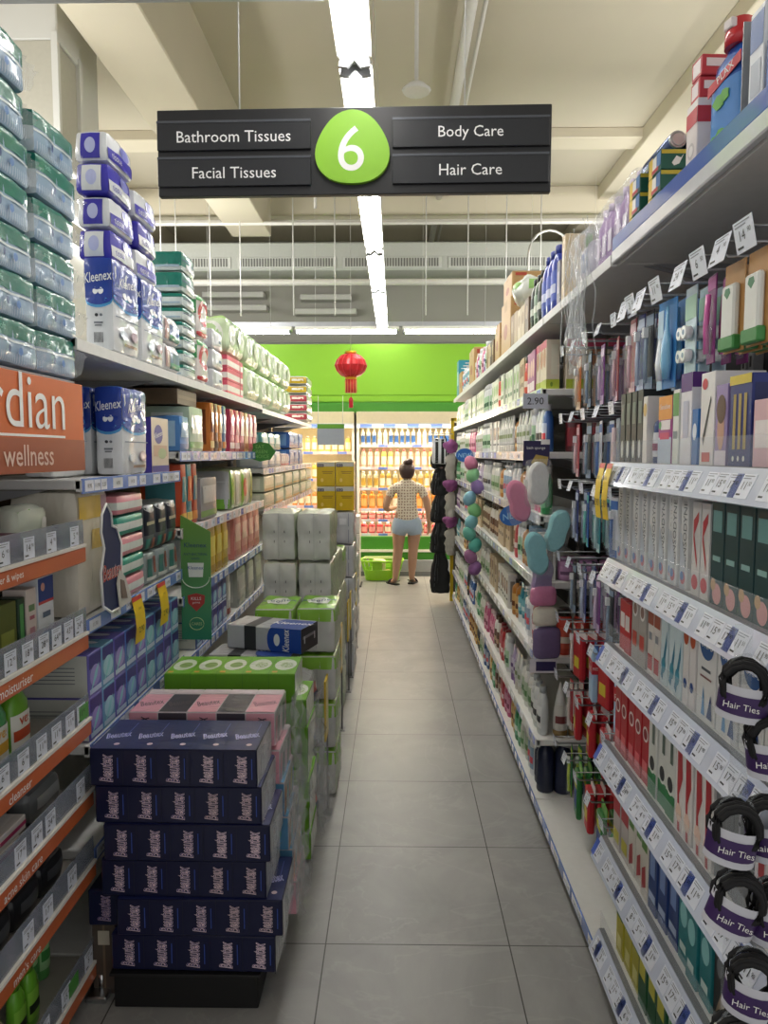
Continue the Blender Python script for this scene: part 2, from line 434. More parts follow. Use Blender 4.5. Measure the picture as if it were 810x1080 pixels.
# big air duct across the far end, with slotted diffusers
DUCT = M('#b7bab2', rough=.6); SLOT = M('#6b6c66', rough=.7)
dk = empty('air_duct', (0, 11.4, 4.35)); tag(dk, 'long grey air duct with slotted grilles crossing the ceiling', 'air duct')
mb = MB(); mb.box((-8.99, 0, 0), (8.99, .9, .42), DUCT, .02); mb.build('duct_body', dk)
for x0 in [-5.6+1.6*i for i in range(7)]:
    mb = MB(); mb.box((x0, -.025, .03), (x0+1.5, -.002, .19), M('#c4c6bf', rough=.5), .004)
    for k in range(34): mb.box((x0+.04+k*.042, -.034, .05), (x0+.06+k*.042, -.024, .17), SLOT)
    mb.build('grille', dk)
def rod(name, pts, r, mat, label, cat, group=None):
    mb = MB(); mb.tube(pts, r, mat, 8); return tag(mb.build(name), label, cat, group)
PIPE = M('#d2d0c8', rough=.5); WIRE = M('#d8d8d4', rough=.4, metal=.3)
rod('pipe', [(-8.99, 10.0, 4.62), (8.99, 10.0, 4.62)], .028, PIPE, 'thin white pipe crossing the ceiling just above the grey duct', 'pipe')
rod('pipe', [(-8.99, 10.7, 4.86), (8.99, 10.7, 4.86)], .022, PIPE, 'thinner pipe crossing higher up, behind the white pipe', 'pipe')
rod('pipe', [(-8.99, 11.0, 4.08), (8.99, 11.0, 4.08)], .05, PIPE, 'pale pipe crossing below the grey duct', 'pipe')
rod('pipe', [(.62, 4.0, 5.25), (.62, 13.5, 5.25)], .05, PIPE, 'fat white pipe running lengthwise under the ceiling, behind sign', 'pipe')
rod('pipe', [(.74, 4.0, 5.28), (.74, 13.5, 5.28)], .02, PIPE, 'slim white pipe clipped alongside the fat lengthwise pipe', 'pipe')
rod('pipe', [(-1.0, 9.4, 5.3), (-1.0, 9.4, 4.62)], .02, PIPE, 'short vertical drop pipe ending at the white cross pipe', 'pipe')
pn = empty('pendant_sensor', (.14, 5.2, 4.02)); tag(pn, 'white dome pendant on a rod just above the number sign', 'pendant')
mb = MB(); mb.lathe([(.09, 0), (.1, .015), (.06, .05), (.02, .07)], M('#dcdcd8', rough=.4), 16); mb.build('dome', pn)
mb = MB(); mb.tube([(0, 0, .06), (0, 0, 1.38)], .016, PIPE); mb.build('rod', pn)
rod('cable', [(1.62, 9.2, 3.1)]+[(1.62+.28*(1-math.cos(a))*.9, 9.2, 4.0+.28*math.sin(a)) for a in [PI*i/10 for i in range(11)]]+[(2.15, 9.2, 3.6)], .014, WIRE, 'looped white cable arching over the far hair care shelves', 'cable')
hid = [(-3.1, 9.9, 4.0), (-2.9, 9.9, 3.6), (-2.45, 9.9, 3.4), (-2.05, 9.9, 3.4), (-1.35, 9.9, 3.4), (-.8, 9.9, 3.4), (.4, 9.9, 3.4), (.95, 9.9, 3.4), (1.45, 9.9, 3.4), (1.9, 9.9, 3.4)]
for i, (x, y, z) in enumerate(hid):
    rod('hanger_wire', [(x, y, z), (x, y, 5.4)], .008, WIRE, '%s thin vertical hanger wire from the column, counted across the far ceiling' % ORD[i], 'wire', 'hanger wires under the far ceiling')
# stacked loading rails on the far wall
for i, (x, w, z) in enumerate(((-2.9, 1.1, 4.35), (-2.9, 1.2, 4.12), (-1.25, .9, 4.3), (-1.25, 1.1, 4.05), (-1.2, 1.0, 3.75))):
    mb = MB(); mb.box((x-w/2, 13.3, z), (x+w/2, 13.58, z+.1), M('#c4c3bc', rough=.6), .01)
    tag(mb.build('wall_ledge'), ['upper of two pale ledges on the far wall, nearer the column', 'lower of two pale ledges on the far wall, nearer the column', 'topmost of three ledges on the far wall by the light row', 'middle of three ledges on the far wall by the light row', 'lowest of three ledges on the far wall by the light row'][i], 'ledge', 'ledges on the far wall')
mb = MB()
mb.box((-8.99, 13.3, 3.3), (8.99, 13.595, 3.55), M('#8d8f8a', rough=.7), .01)
tag(mb.build('cable_tray'), 'long grey cable tray across the far wall above the light strip', 'cable tray')

# cross rail above, carrying the aisle lights
RAIL = M('#b9bcc2', rough=.35, metal=.4)
for a, b, lab in ((-6, -.27, 'grey lighting rail crossing above the tissue side of the aisle'), (-.06, 6, 'grey lighting rail crossing above the hair care side of the aisle')):
    mb = MB(); mb.box((a, 2.91, 3.315), (b, 2.98, 3.375), RAIL, .008); mb.box((a, 2.925, 3.375), (b, 2.965, 3.395), RAIL)
    tag(mb.build('lighting_rail'), lab, 'rail')
TUBE = M('#fffcf8', rough=.4, emit=24.0, vary=0, name='fluorescent_tube'); HOUS = M('#f1f1ee', rough=.4)
def light_fixture(L):
    o = empty('fluorescent_light')
    mb = MB(); mb.slab([(-.075, 0), (.075, 0), (.05, .05), (-.05, .05)], (0, 0, 0), (1, 0, 0), (0, 0, 1), L-.02, HOUS); mb.build('housing', o)
    for x in (-.042, .042):
        mb = MB(); mb.lathe([(.019, .04), (.019, L-.06)], TUBE, 10, axis='y', c=(x, 0, -.022))
        mb.build('tube', o)
    for y in (.02, L-.04):
        mb = MB(); mb.slab([(-.07, -.045), (-.03, -.05), (0, -.02), (.03, -.05), (.07, -.045), (.06, 0), (-.06, 0)], (0, y, 0), (1, 0, 0), (0, 0, 1), .02, M('#8f9296', rough=.5)); mb.build('lamp_holder', o)
    for y in (.3, L-.3):
        mb = MB(); mb.tube([(0, y, .05), (0, y, 2.1)], .0025, WIRE, 5); mb.build('suspension_wire', o)
    return o
for i in range(6):
    y = 1.9+1.49*i
    put('aisle light' if i < 5 else 'short aisle light', lambda: light_fixture(1.47 if i < 5 else .9), (-.18, y, 3.3), 0, '%s twin-tube fluorescent light in the row above the aisle, from the front' % ORD[i], 'light', 'fluorescent lights above the aisle')
for i in range(5):
    put('aisle light', lambda: light_fixture(1.47), (-2.92+1.5*i+1.47, 10.45, 3.295), PI/2, '%s twin-tube light of the crosswise row, counted from the tissue side' % ORD[i], 'light', 'crosswise lights above the fridge')
mb = MB(); mb.box((-4, 10.47, 3.352), (4.6, 10.53, 3.42), RAIL, .006); tag(mb.build('lighting_rail'), 'long rail holding the crosswise lights above the fridge', 'rail')

# ================================================================ HANGING SIGN
BLK = M('#17181b', rough=.42); BLK2 = M('#202226', rough=.35); SIGNW = M('#f2f2f0', rough=.4); LIME = M('#86bf25', rough=.45, vary=.02)
sg = empty('aisle_sign', (-.17, 3.0, 2.602), (0, 0, R(-1.2))); tag(sg, 'black hanging aisle sign with green number six badge', 'sign')
mb = MB(); mb.box((-.778, 0, 0), (.778, .03, .333), BLK, .003); mb.build('board', sg)
for (cx, cz, t) in ((-.47, .228, 'Bathroom Tissues'), (-.47, .09, 'Facial Tissues'), (.463, .228, 'Body Care'), (.463, .09, 'Hair Care')):
    w = .306
    mb = MB(); mb.box((cx-w, -.012, cz-.055), (cx+w, 0, cz+.055), BLK2, .002)
    mb.box((cx-w, -.014, cz+.049), (cx+w, -.001, cz+.058), M('#55585e', rough=.3, metal=.5))
    mb.text(t, (cx-.0, -.012, cz-.004), (1, 0, 0), (0, 0, 1), .055 if 'y' in t else .0435, SIGNW, fat=.001)
    mb.build('name_strip', sg)
mb = MB(); pts = []
for i in range(48):
    a = 2*PI*i/48; r = .142*(1+.055*math.cos(3*(a-PI/2)))
    pts.append((r*math.cos(a)*1.02, r*math.sin(a)*.98))
mb.slab(pts, (0, -.02, .168), (1, 0, 0), (0, 0, 1), .02, LIME)
mb.text('6', (-.005, -.02, .168), (1, 0, 0), (0, 0, 1), .17, SIGNW, fat=0)
mb.build('number_badge', sg)
for x in (-.45, .44):
    mb = MB(); mb.tube([(x, .015, .33), (x, .015, 2.78)], .003, WIRE); mb.build('hanging_wire', sg)
# ================================================================ CAMERA, LIGHT
cam = bpy.data.cameras.new('camera'); co = bpy.data.objects.new('camera', cam); COL.objects.link(co); SC.camera = co
cam.sensor_fit = 'VERTICAL'; cam.sensor_height = 36; cam.lens = 775/1080*36
co.location = (0, 0, 1.58); cam.clip_start = .02
co.rotation_euler = (PI/2-math.atan(62/775), 0, math.atan(12/math.hypot(775, 62)))
w = bpy.data.worlds.new('store_ambience'); SC.world = w; w.use_nodes = True
bg = w.node_tree.nodes['Background']; bg.inputs[0].default_value = (1, .985, .96, 1); bg.inputs[1].default_value = .68
def area(loc, sx, sy, power, col=(1, .97, .92), rot=(0, 0, 0)):
    l = bpy.data.lights.new('fill_lamp', 'AREA'); l.shape = 'RECTANGLE'; l.size = sx; l.size_y = sy; l.energy = power; l.color = col
    o = bpy.data.objects.new('fill_lamp', l); COL.objects.link(o); o.location = loc; o.rotation_euler = rot; return o
for x in (-2.7, 2.7, -5.2, 5.2):                                    # unseen rows over the neighbouring aisles, added for ambient light
    area((x, 4.0, 3.28), .25, 7.0, 120, (1, .98, .95))
    area((x, 4.0, 3.45), .25, 7.0, 75, (1, .98, .95), (PI, 0, 0))  # upward lamps added to brighten the ceiling
for x in (-4.5, 4.5): area((x, 8.6, 3.4), 5.0, .3, 130, (1, .98, .95), (R(115), 0, 0))   # unseen lamps added to brighten the far wall and duct
vs = SC.view_settings; SC.display_settings.display_device = 'sRGB'
vs.view_transform = 'Standard'; vs.look = 'None'; vs.gamma = 1; vs.use_curve_mapping = False; vs.exposure = 0.08
# ================================================================ SHELVING
BEIGE = M('#8e8a80', rough=.6); SHELFW = M('#dcdcda', rough=.45); SHELFG = M('#8b8c8e', rough=.5); DARKB = M('#3c3d40', rough=.6)
STRIPB = M('#6e8ad0', rough=.25, coat=.4); STRIPW = M('#dfe3ea', rough=.25, coat=.4); STRIPP = M('#e3d3d6', rough=.3, coat=.3); STRIPG = M('#d3e3cf', rough=.3, coat=.3)
ORANGE = M('#c8683c', rough=.35, coat=.3, vary=.03); ORANGED = M('#a3502f', rough=.4, vary=.03); TAGW = M('#dee3ef', rough=.4); TAGB = M('#4d68c4', rough=.35)
PRICES = ['14.90', '4.90', '6.50', '24.90', '11.90', '8.95', '3.20', '15.90', '7.60', '17.90', '5.40', '9.80']
XL, XR = -.88, .60
LY = [2.05+.95*i for i in range(7)]       # bay boundaries, tissue side
RY = [3.06+.92*i for i in range(6)]       # bay boundaries, hair care side
def face_frame(side, tilt=0.0):
    s, c = math.sin(tilt), math.cos(tilt)
    if side < 0: return Vector((0, 1, 0)), Vector((-s, 0, c))
    return Vector((0, -1, 0)), Vector((s, 0, c))
def tag_mesh(price, side, w, h, mat, ink=INK, tilt=0.0, big=True):
    """a paper price ticket facing the aisle, origin at its centre"""
    def f():
        u, v = face_frame(side, tilt); mb = MB()
        mb.slab([(-w/2, -h/2), (w/2, -h/2), (w/2, h/2), (-w/2, h/2)], (0, 0, 0), u, v, .0008, mat)
        whole, cents = price.split('.')
        mb.text(whole, v*h*.02-u*w*.08, u, v, h*.32, ink, fat=.0, maxw=w*.45)
        mb.text(cents, v*h*.1+u*w*.28, u, v, h*.16, ink)
        for k in range(2):
            q = v*(h*(.4-.1*k)); a = q-u*w*.4; 
            mb.slab([(0, 0), (w*(.75-.2*k), 0), (w*(.75-.2*k), h*.035), (0, h*.035)], a+u.cross(v)*.0006, u, v, .0004, M('#8a8f99'))
        q = v*(-h*.38)-u*w*.4
        mb.slab([(0, 0), (w*.3, 0), (w*.3, h*.07), (0, h*.07)], q+u.cross(v)*.0006, u, v, .0004, ink)
        return mb.build('price_tag')
    return f
_tagcache = {}
def add_tag(parent, loc, price, side, w, h, mat, tilt=0.0, ink=INK):
    k = (price, side, w, h, mat.name, tilt)
    if k not in _tagcache: o = tag_mesh(price, side, w, h, mat, ink, tilt)(); _tagcache[k] = o.data
    else: o = bpy.data.objects.new('price_tag', _tagcache[k]); COL.objects.link(o)
    o.parent = parent; o.location = loc
    return o
def bay(name, label, side, X, y0, y1, levels, depth=.45, top=2.0, backm=BEIGE, shelfm=SHELFW, group=None, base=.10):
    """levels: (z of the shelf surface, style). side -1 tissue aisle (opens to +X), +1 hair care"""
    o = empty(name, (X, y0, 0)); L = y1-y0; s = side
    tag(o, label, 'shelving', group)
    mb = MB(); mb.box((s*depth, .002, 0), (s*(depth+.03), L-.002, top), backm)
    for k in range(1, int(top/.1)): mb.box((s*(depth-.001), .01, k*.1), (s*depth, L-.01, k*.1+.004), DARKB)
    mb.build('back_panel', o)
    for yy in (.004, L-.034):
        mb = MB(); mb.box((s*(depth-.03), yy, 0), (s*depth, yy+.03, top), SHELFG, .002)
        for k in range(int(top/.05)): mb.box((s*(depth-.0315), yy+.011, .02+k*.05), (s*(depth-.0295), yy+.019, .05+k*.05), BLACK)
        mb.build('upright', o)
    mb = MB(); mb.box((s*.03, .002, 0), (s*(depth-.032), L-.002, base-.03), M('#2b2b2d', rough=.6)); mb.build('plinth', o)
    shelves = {}
    for z, style in levels:
        mb = MB(); mb.box((s*.004, .002, z-.028), (s*(depth-.034), L-.002, z), shelfm, .003)
        mb.box((s*.0015, .002, z-.034), (s*.02, L-.002, z-.0015), shelfm, .001)
        if z > .3:
            for yy in (.004, L-.012):
                mb.slab([(.10, 0), (depth-.04, 0), (depth-.04, -.07)], (0, yy+(.008 if s > 0 else 0), z-.03), (s, 0, 0), (0, 0, 1), .008, SHELFG)
        sh = mb.build('shelf', o); shelves[z] = sh
        u, v = face_frame(s)
        if style in ('blue', 'white', 'pink', 'green'):
            pm = {'blue': STRIPB, 'white': STRIPW, 'pink': STRIPP, 'green': STRIPG}[style]
            mb = MB(); mb.box((0, .003, z-.040), (s*.004, L-.003, z+.004), pm, .001)
            rnd = random.Random(int(z*100)+int(y0*10)); y = .02
            while y < L-.08:
                w = rnd.choice((.045, .06, .08)); m = rnd.choice((TAGW, TAGW, TAGB if style != 'blue' else TAGW, STRIPW))
                mb.box((-s*.0006, y, z-.034), (0, y+w, z-.002), m)
                yy = y+w/2
                mb.text(rnd.choice(PRICES), (-s*.0006, yy, z-.018), u, v, .012, INK if m is not TAGB else WHITE, maxw=w*.8)
                y += w+rnd.choice((.004, .03, .05, .08))
            mb.build('price_strip', sh)
    return o, shelves

# ---- tissue side: six bays from the pharmacy bay on
lev_near = [(.10, 'blue'), (.42, 'blue'), (.735, 'blue'), (1.10, 'blue'), (1.505, 'blue'), (1.90, None)]
lev_mid = [(.10, 'blue'), (.40, 'blue'), (.70, 'blue'), (.98, 'blue'), (1.265, 'pink'), (1.585, 'blue'), (1.90, None)]
lev_far = [(.10, 'blue'), (.40, 'blue'), (.70, 'blue'), (.96, 'pink'), (1.20, 'pink'), (1.475, 'pink'), (1.88, None)]
nm = ['holding toilet rolls and blue packs, nearest the pharmacy bay', 'beyond the purple facial tissue boxes, with the leaf wobbler',
      'with kitchen rolls beside the leaf wobbler', 'holding pale teal and blue packs beyond the leaf wobbler', 'behind the white toilet roll pile', 'at the fridge end behind the yellow cartons']
LB = []
for i in range(6):
    LB.append(bay('gondola_bay', 'tissue shelving bay '+nm[i], -1, XL, LY[i], LY[i+1], (lev_near, lev_mid, lev_mid, lev_far, lev_far, lev_far)[i], top=2.0, backm=M('#7a6a52', rough=.7), shelfm=SHELFW))

# ---- pharmacy bay with orange rails (the shop-in-shop)
GY0 = 1.08
GZ = [.10, .395, .61, .82, 1.07, 1.32]
gb, gsh = bay('pharmacy_bay', 'pharmacy shelving bay with orange shelf rails and clear price lips', -1, XL-.01, GY0, 2.045, [(z, 'none') for z in GZ], top=1.78, backm=M('#5d5a55'), shelfm=M('#a9a6a0'))
CLIP = M('#8f98a8', rough=.12, coat=.6, alpha=.55, name='clear_lip')
texts = {1.32: 'er & wipes', 1.07: 'moisturiser', .82: 'cleanser', .61: 'acne skin care', .395: "men's care", .10: ''}
tags = {1.32: (1.30, 1.45, 1.62, 1.735, 1.85, 1.985), 1.07: (1.55, 1.63, 1.71, 1.79, 1.86, 1.93, 1.995), .82: (1.40, 1.48, 1.58, 1.67, 1.76, 1.84, 1.92, 1.99),
        .61: (1.50, 1.64, 1.72, 1.79, 1.97), .395: (1.50, 1.66, 1.76, 1.90), .10: (1.60, 1.72, 1.84, 1.985)}
rnd = random.Random(3)
GL = {1.32: ['7.90', '14.90', '6.90', '14.90', '4.90', '5.90'], 1.07: ['9.90', '12.90', '18.90', '28.90', '64.90', '43.90', '24.90'], .82: ['6.90', '8.90', '6.90', '6.90', '11.90', '11.90', '11.90', '11.90']}
for z, sh in gsh.items():
    L = 2.045-GY0
    mb = MB(); mb.box((.018, .0, z-.046), (-.004, L, z-.002), ORANGE, .004)
    if texts[z]: mb.text(texts[z], (.0185, 1.74-GY0-.1-.0, z-.024), (0, 1, 0), (0, 0, 1), .022, SIGNW, fat=.004)
    mb.build('orange_rail', sh)
    mb = MB(); mb.box((.020, 0, z-.002), (.008, L, z+.006), M('#e8e4dc', rough=.3)); mb.build('rail_edge', sh)
    mb = MB(); mb.box((.012, 0, z+.006), (.0085, L, z+.075), CLIP, .001); mb.build('clear_lip', sh)
    for k, y in enumerate(tags[z]):
        pr = GL[z][k % len(GL[z])] if z in GL else PRICES[(k*3+int(z*10)) % 12]
        add_tag(sh, (.0132, y-GY0, z+.034), pr, -1, .052, .052, TAGW)
    if z in (.82, .10):
        mb = MB(); mb.box((.0135, 1.975-GY0-(.0 if z > .5 else .12), z+.012), (.0128, 2.035-GY0-(.0 if z > .5 else .12), z+.055), M('#4f9b45', rough=.4)); mb.build('offer_tag', sh)
gs = empty('shop_sign', (XL+.012, GY0, 1.533)); tag(gs, 'orange pharmacy shop sign with big white lettering above wellness strip', 'sign')
L = 2.045-GY0
mb = MB(); mb.box((0, 0, 0), (-.019, L, .235), M('#d2672f', rough=.45, vary=.03), .002)
mb.box((.0012, 0, 0), (0, L, .083), ORANGED); mb.box((.002, 0, .086), (0, L-.12, .092), SIGNW)
mb.build('sign_board', gs)
mb = MB(); gw = glyphs('guardian', 0, -.004); mb.text('guardian', (.0015, 1.925-GY0-gw[2]*.17/gw[3]/2, .150), (0, 1, 0), (0, 0, 1), .17, SIGNW, fat=-.004); mb.build('shop_name', gs)
mb = MB(); mb.text('wellness', (.0016, 1.83-GY0-.095, .042), (0, 1, 0), (0, 0, 1), .05, M('#e8c9ba', rough=.5), fat=.006); mb.build('strapline', gs)

# ---- hair care side
RBACK = M('#2e2f33', rough=.7)
lev_r = [(.10, 'blue'), (.36, 'white'), (.72, 'white'), (1.04, 'white'), (1.32, 'white'), (1.585, 'white'), (1.845, 'green'), (2.135, None)]
RB = []
nmr = ['ending in shelves of white tubes and navy bottles', 'second along from the hanging sponges', 'third along from the hanging sponges, behind the egg strip', 'fourth along from the hanging sponges', 'at the fridge end beside the black bags']
for i in range(5):
    RB.append(bay('gondola_bay', 'hair care shelving bay '+nmr[i], 1, XR, RY[i], RY[i+1], lev_r, depth=.42, top=2.2, backm=RBACK, shelfm=SHELFW))
# toothbrush bay: only the base shelf and the top shelf, pegs between
PEGY0, PEGY1 = 2.115, 3.055
pb, psh = bay('pegboard_bay', 'pegboard bay of hanging toothbrush packs with an empty white base shelf', 1, XR, PEGY0, PEGY1, [(.10, 'blue'), (2.135, None)], depth=.42, top=2.2, backm=RBACK)
HOOKM = M('#a8abb0', rough=.3, metal=.9)
def hook(parent, x, y, z, ln, price=None, tagw=.05, tagh=.038, tilt=.35):
    """one wire peg with its ticket holder; x,y,z is the peg's root on the back panel, local to the bay"""
    mb = MB(); mb.tube([(x, y, z), (x-ln, y, z), (x-ln-.012, y, z+.012)], .003, HOOKM)
    mb.tube([(x, y, z+.028), (x-ln-.012, y, z+.028)], .002, HOOKM)
    h = mb.build('hook', parent)
    if price: add_tag(h, (x-ln-.016, y, z+.012), price, 1, tagw, tagh, TAGW, tilt)
    return h
# toothpaste bay with slanted price rails
NY0, NY1 = 1.10, 2.11
NZ = [.155, .445, .735, 1.03, 1.278, 1.552]
nb, nsh = bay('gondola_bay', 'toothpaste shelving bay with slanted white price rails and clear fronts', 1, XR+.02, NY0, NY1, [(z, 'none') for z in NZ]+[(2.135, 'none')], depth=.40, top=2.2, backm=RBACK, base=.12)
RAILW = M('#cdd5e8', rough=.18, coat=.6)
for z, sh in nsh.items():
    L = NY1-NY0
    if z > 2:
        mb = MB(); mb.box((-.018, 0, z-.03), (-.0, L, z+.006), M('#e4e6ea', rough=.2, coat=.5), .003)
        mb.box((-.016, 0, z+.006), (-.012, L, z+.042), M('#6a86d6', rough=.15, coat=.6, alpha=.75), .001); mb.build('price_strip', sh); continue
    t = .45; u, v = face_frame(1, t)
    mb = MB(); mb.slab([(0, -.036), (L, -.036), (L, .032), (0, .032)], (-.022, L, z-.026), u, v, .006, RAILW)
    mb.box((-.006, 0, z-.002), (.009, L, z+.004), M('#6c6e73', rough=.35)); mb.build('price_rail', sh)
    mb = MB(); mb.box((-.004, .0, z+.004), (-.001, L, z+.06), CLEAR, .001)
    mb.build('clear_lip', sh)
    y = L-.04; k = 0; nrm = u.cross(v)
    while y > .08:
        w = .046
        o_ = Vector((-.022, y-w/2+.023, z-.026))+nrm*.001-v*.003
        add_tag(sh, o_, PRICES[(k*5+int(z*10)) % 12] if k < 7 else ['11.90', '15.90', '17.90', '11.50'][k % 4], 1, w, .046, TAGW, t)
        if (k*7+int(z*13)) % 4 == 1:
            mb = MB(); mb.slab([(-.012, -.023), (.012, -.023), (.012, .023), (-.012, .023)], o_-u*.037, u, v, .0008, TAGB); mb.build('blue_marker', sh)
            y -= .03
        y -= w+.002; k += 1
# ================================================================ PLACING WITH LABELS
REG = []
def P(key, build, loc, rz, desc, place, cat, group=None, rx=0.0, ry=0.0):
    o = put(key, build, loc, rz, None, cat, None, rx, ry)
    REG.append((o, desc, place, group)); return o
def ordw(i):
    return ORD[i] if i < 20 else ('twenty-' + ORD[i-20] if i < 29 else 'thirtieth')
def finish_labels():
    cnt = {}
    for o, d, p, g in REG: cnt[(d, p)] = cnt.get((d, p), 0)+1
    seen = {}
    for o, d, p, g in REG:
        n = cnt[(d, p)]; i = seen.get((d, p), 0); seen[(d, p)] = i+1
        o['label'] = (d+' '+p) if n == 1 else ordw(i)+' '+d+' '+p
        if g: o['group'] = g
LRZ, RRZ = PI/2, -PI/2
def PL(key, build, y, z, w, d, desc, place, cat, group=None, x=None, back=.012, **k):
    """tissue side: y is the near edge"""
    return P(key, build, ((XL if x is None else x)-back-d/2, y+w/2, z), LRZ, desc, place, cat, group, **k)
def PR(key, build, y, z, w, d, desc, place, cat, group=None, x=None, back=.012, **k):
    return P(key, build, ((XR if x is None else x)+back+d/2, y+w/2, z), RRZ, desc, place, cat, group, **k)
rnd = random.Random(11)
def jit(a): return rnd.uniform(-a, a)

# ================================================================ TISSUE SIDE: PACKS
mb = MB(); mb.box((.0, 0, 1.755), (-.44, .965, 1.778), SHELFG, .002); mb.build('canopy_board', gb)
TEAL = W('#0b7262', .45); ICE = W('#93adc6', .55); ICE2 = W('#cdd8df', .6); WPK = W('#dcdfe2', .5); NAVYP = W('#23409c', .45); PURP = W('#3b35a8', .5)
GREYP = W('#c3c7ca', .55); LGRN = W('#c9dcb4', .55); GRN = W('#78b32d', .4); YEL = W('#d9b21e', .35); REDP = W('#c9404a', .4); PINKP = W('#d97f93', .4)
def teal_pack():
    P_ = [('FRLB', 'r', 0, .30, 1.0, .42, TEAL), ('F', 'r', 0, .02, 1.0, .05, W('#dfe9ea')),
          ('F', 't', 'soft', -.25, .28, .14, W('#8fd0bf'))]+[('F', 'r', -.46+.04*i, -.34, .006, .2, W('#dfe7ee')) for i in range(24)]+[('F', 'e', -.14, -.16, .06, .17, M('#2f4a80', rough=.4)), ('F', 'e', .08, -.18, .07, .18, M('#6f93c8', rough=.4))]
    o = soft('tissue_pack', .225, .14, .107, {'T': TEAL, '*': ICE, 'L': ICE2}, P_, rolls=(2, 1, 1), amp=.004, wr=.005, r=.014, N=11, seed=2)
    film_flap(o, [(.10, -.06, .01), (.125, -.075, .015), (.15, -.085, .07), (.10, -.07, .09)])
    return o
for c, y in enumerate((1.605, 1.84)):
    for k in range(7 if c == 0 else 6):
        PL('teal', teal_pack, y+jit(.008)+.004*k*(1 if c else 0), 1.783+.1085*k, .225, .14, 'teal tissue pack from the bottom', 'of the %s stack above the orange sign' % ('nearer', 'farther')[c], 'tissue pack', 'teal tissue packs stacked above the shop sign', back=.004+.01*abs(jit(1)), ry=jit(.02), rx=jit(.03)*0)
def kleenex(name, w, d, h, rolls, wrapm=WPK):
    bl = NAVYP; lb = W('#4fa0d8'); wt = M('#f2f4f6', rough=.35)
    P_ = []
    for f, wd in (('F', w), ('L', d)):
        P_ += [(f, 'e', 0, .06, 1.0, .20, lb), (f, 'r', 0, .29, .985, .42, bl), (f, 'e', 0, .09, .99, .20, bl), (f, 't', 'Kleenex', 0, .29, .105, wt, 8, .25, .01),
               (f, 'e', -.09, .14, .18, .075, wt), (f, 'e', .09, .14, .18, .075, wt)]
    P_ += [('L', 'r', -.14+.04*i, -.36, .018, .11, INK) for i in range(8)]+[('L', 'e', -.05, -.12, .12, .035, INK), ('L', 'e', .1, -.12, .1, .03, M('#6b7078')), ('L', 'r', 0, -.2, .3, .02, M('#6b7078')), ('L', 'r', 0, -.23, .24, .015, M('#6b7078'))]
    P_ += [('F', 'r', .0, -.12, .9, .012, M('#8793a3')), ('F', 'e', -.2, -.3, .3, .1, W('#9fb0c2')), ('F', 'e', .22, -.28, .3, .12, W('#b49aa8')), ('F', 'r', .05, -.4, .5, .03, W('#a88f7c'))]
    return soft(name, w, d, h, {'*': wrapm, 'T': W('#3f6fc0')}, P_, rolls=rolls, amp=.007, wr=.004, r=.018, N=11, seed=5)
for k, y in enumerate((2.335, 2.60)):
    PL('klx', lambda: kleenex('toilet_roll_pack', .235, .095, .29, (2, 1, 3)), y, 1.902, .235, .095, 'blue and white toilet roll pack from the teal stack', 'on the top shelf', 'toilet roll pack', 'blue and white toilet roll packs', back=.004)
for k, (y, b) in enumerate(((2.385, .004), (2.40, .112), (2.125, .112))):
    PL('klx', lambda: None, y, 1.507, .235, .095, 'blue and white toilet roll pack', ('on the shelf beside the shop sign, outermost', 'beside the shop sign, set back behind another', 'beside the shop sign, half hidden by it')[k], 'toilet roll pack', 'blue and white toilet roll packs', back=b)
def purple_pack(a, b):
    return lambda: soft('facial_tissue_pack', .21, .11, .098, {'*': a, 'T': b}, [('L', 'r', .0, .0, .55, .8, WPK if a is PURP else PURP), ('F', 'r', 0, -.2, .96, .35, WPK if a is PURP else PURP), ('F', 'e', .1, .15, .4, .4, W('#8e92d8')), ('L', 'e', 0, 0, .3, .5, W('#b9bfe6')), ('F', 't', 'tissue', -.2, -.2, .2, PURP if a is PURP else WPK)], rolls=(1, 1, 1), amp=.006, wr=.007, r=.018, seed=9)
for k in range(4):
    PL('pp%d' % (k % 2), purple_pack(*((PURP, PURP), (WPK, PURP))[k % 2]), 2.37+jit(.006), 2.196+.1*k, .21, .11, 'purple and white tissue pack from the bottom', 'of the taller purple stack', 'tissue pack', 'purple tissue packs on the top shelf', back=.012+.006*(k % 2), rz_=0) if False else P('pp%d' % (k % 2), purple_pack(*((PURP, PURP), (WPK, PURP))[k % 2]), (XL-.075, 2.475+jit(.006), 2.194+.1*k), LRZ+jit(.05), 'purple and white tissue pack from the bottom', 'of the taller purple stack', 'tissue pack', 'purple tissue packs on the top shelf')
for k in range(3):
    P('pp%d' % ((k+1) % 2), lambda: None, (XL-.07, 2.705+jit(.006), 2.194+.1*k), LRZ+jit(.06), 'crinkled tissue pack from the bottom', 'of the shorter purple stack behind', 'tissue pack', 'purple tissue packs on the top shelf')
def white_pack():
    return soft('tissue_pack', .2, .13, .108, {'*': W('#d9dadb', .6), 'T': W('#e4e5e6', .6)}, [('F', 'r', .1, -.1, .6, .6, W('#3f5f8f')), ('F', 'r', .1, -.28, .6, .2, W('#3b8a70')), ('F', 'r', -.35, 0, .2, .7, W('#c8a8a4')), ('L', 'r', 0, -.2, .8, .04, W('#b0554a'))], rolls=(1, 1, 1), amp=.006, wr=.005, r=.025, seed=4)
for k in range(2):
    PL('wp', white_pack, 2.865, 1.902+.109*k, .2, .13, ('lower', 'upper')[k]+' white tissue pack with dark label', 'beside the blue packs on the top shelf', 'tissue pack', back=.01)
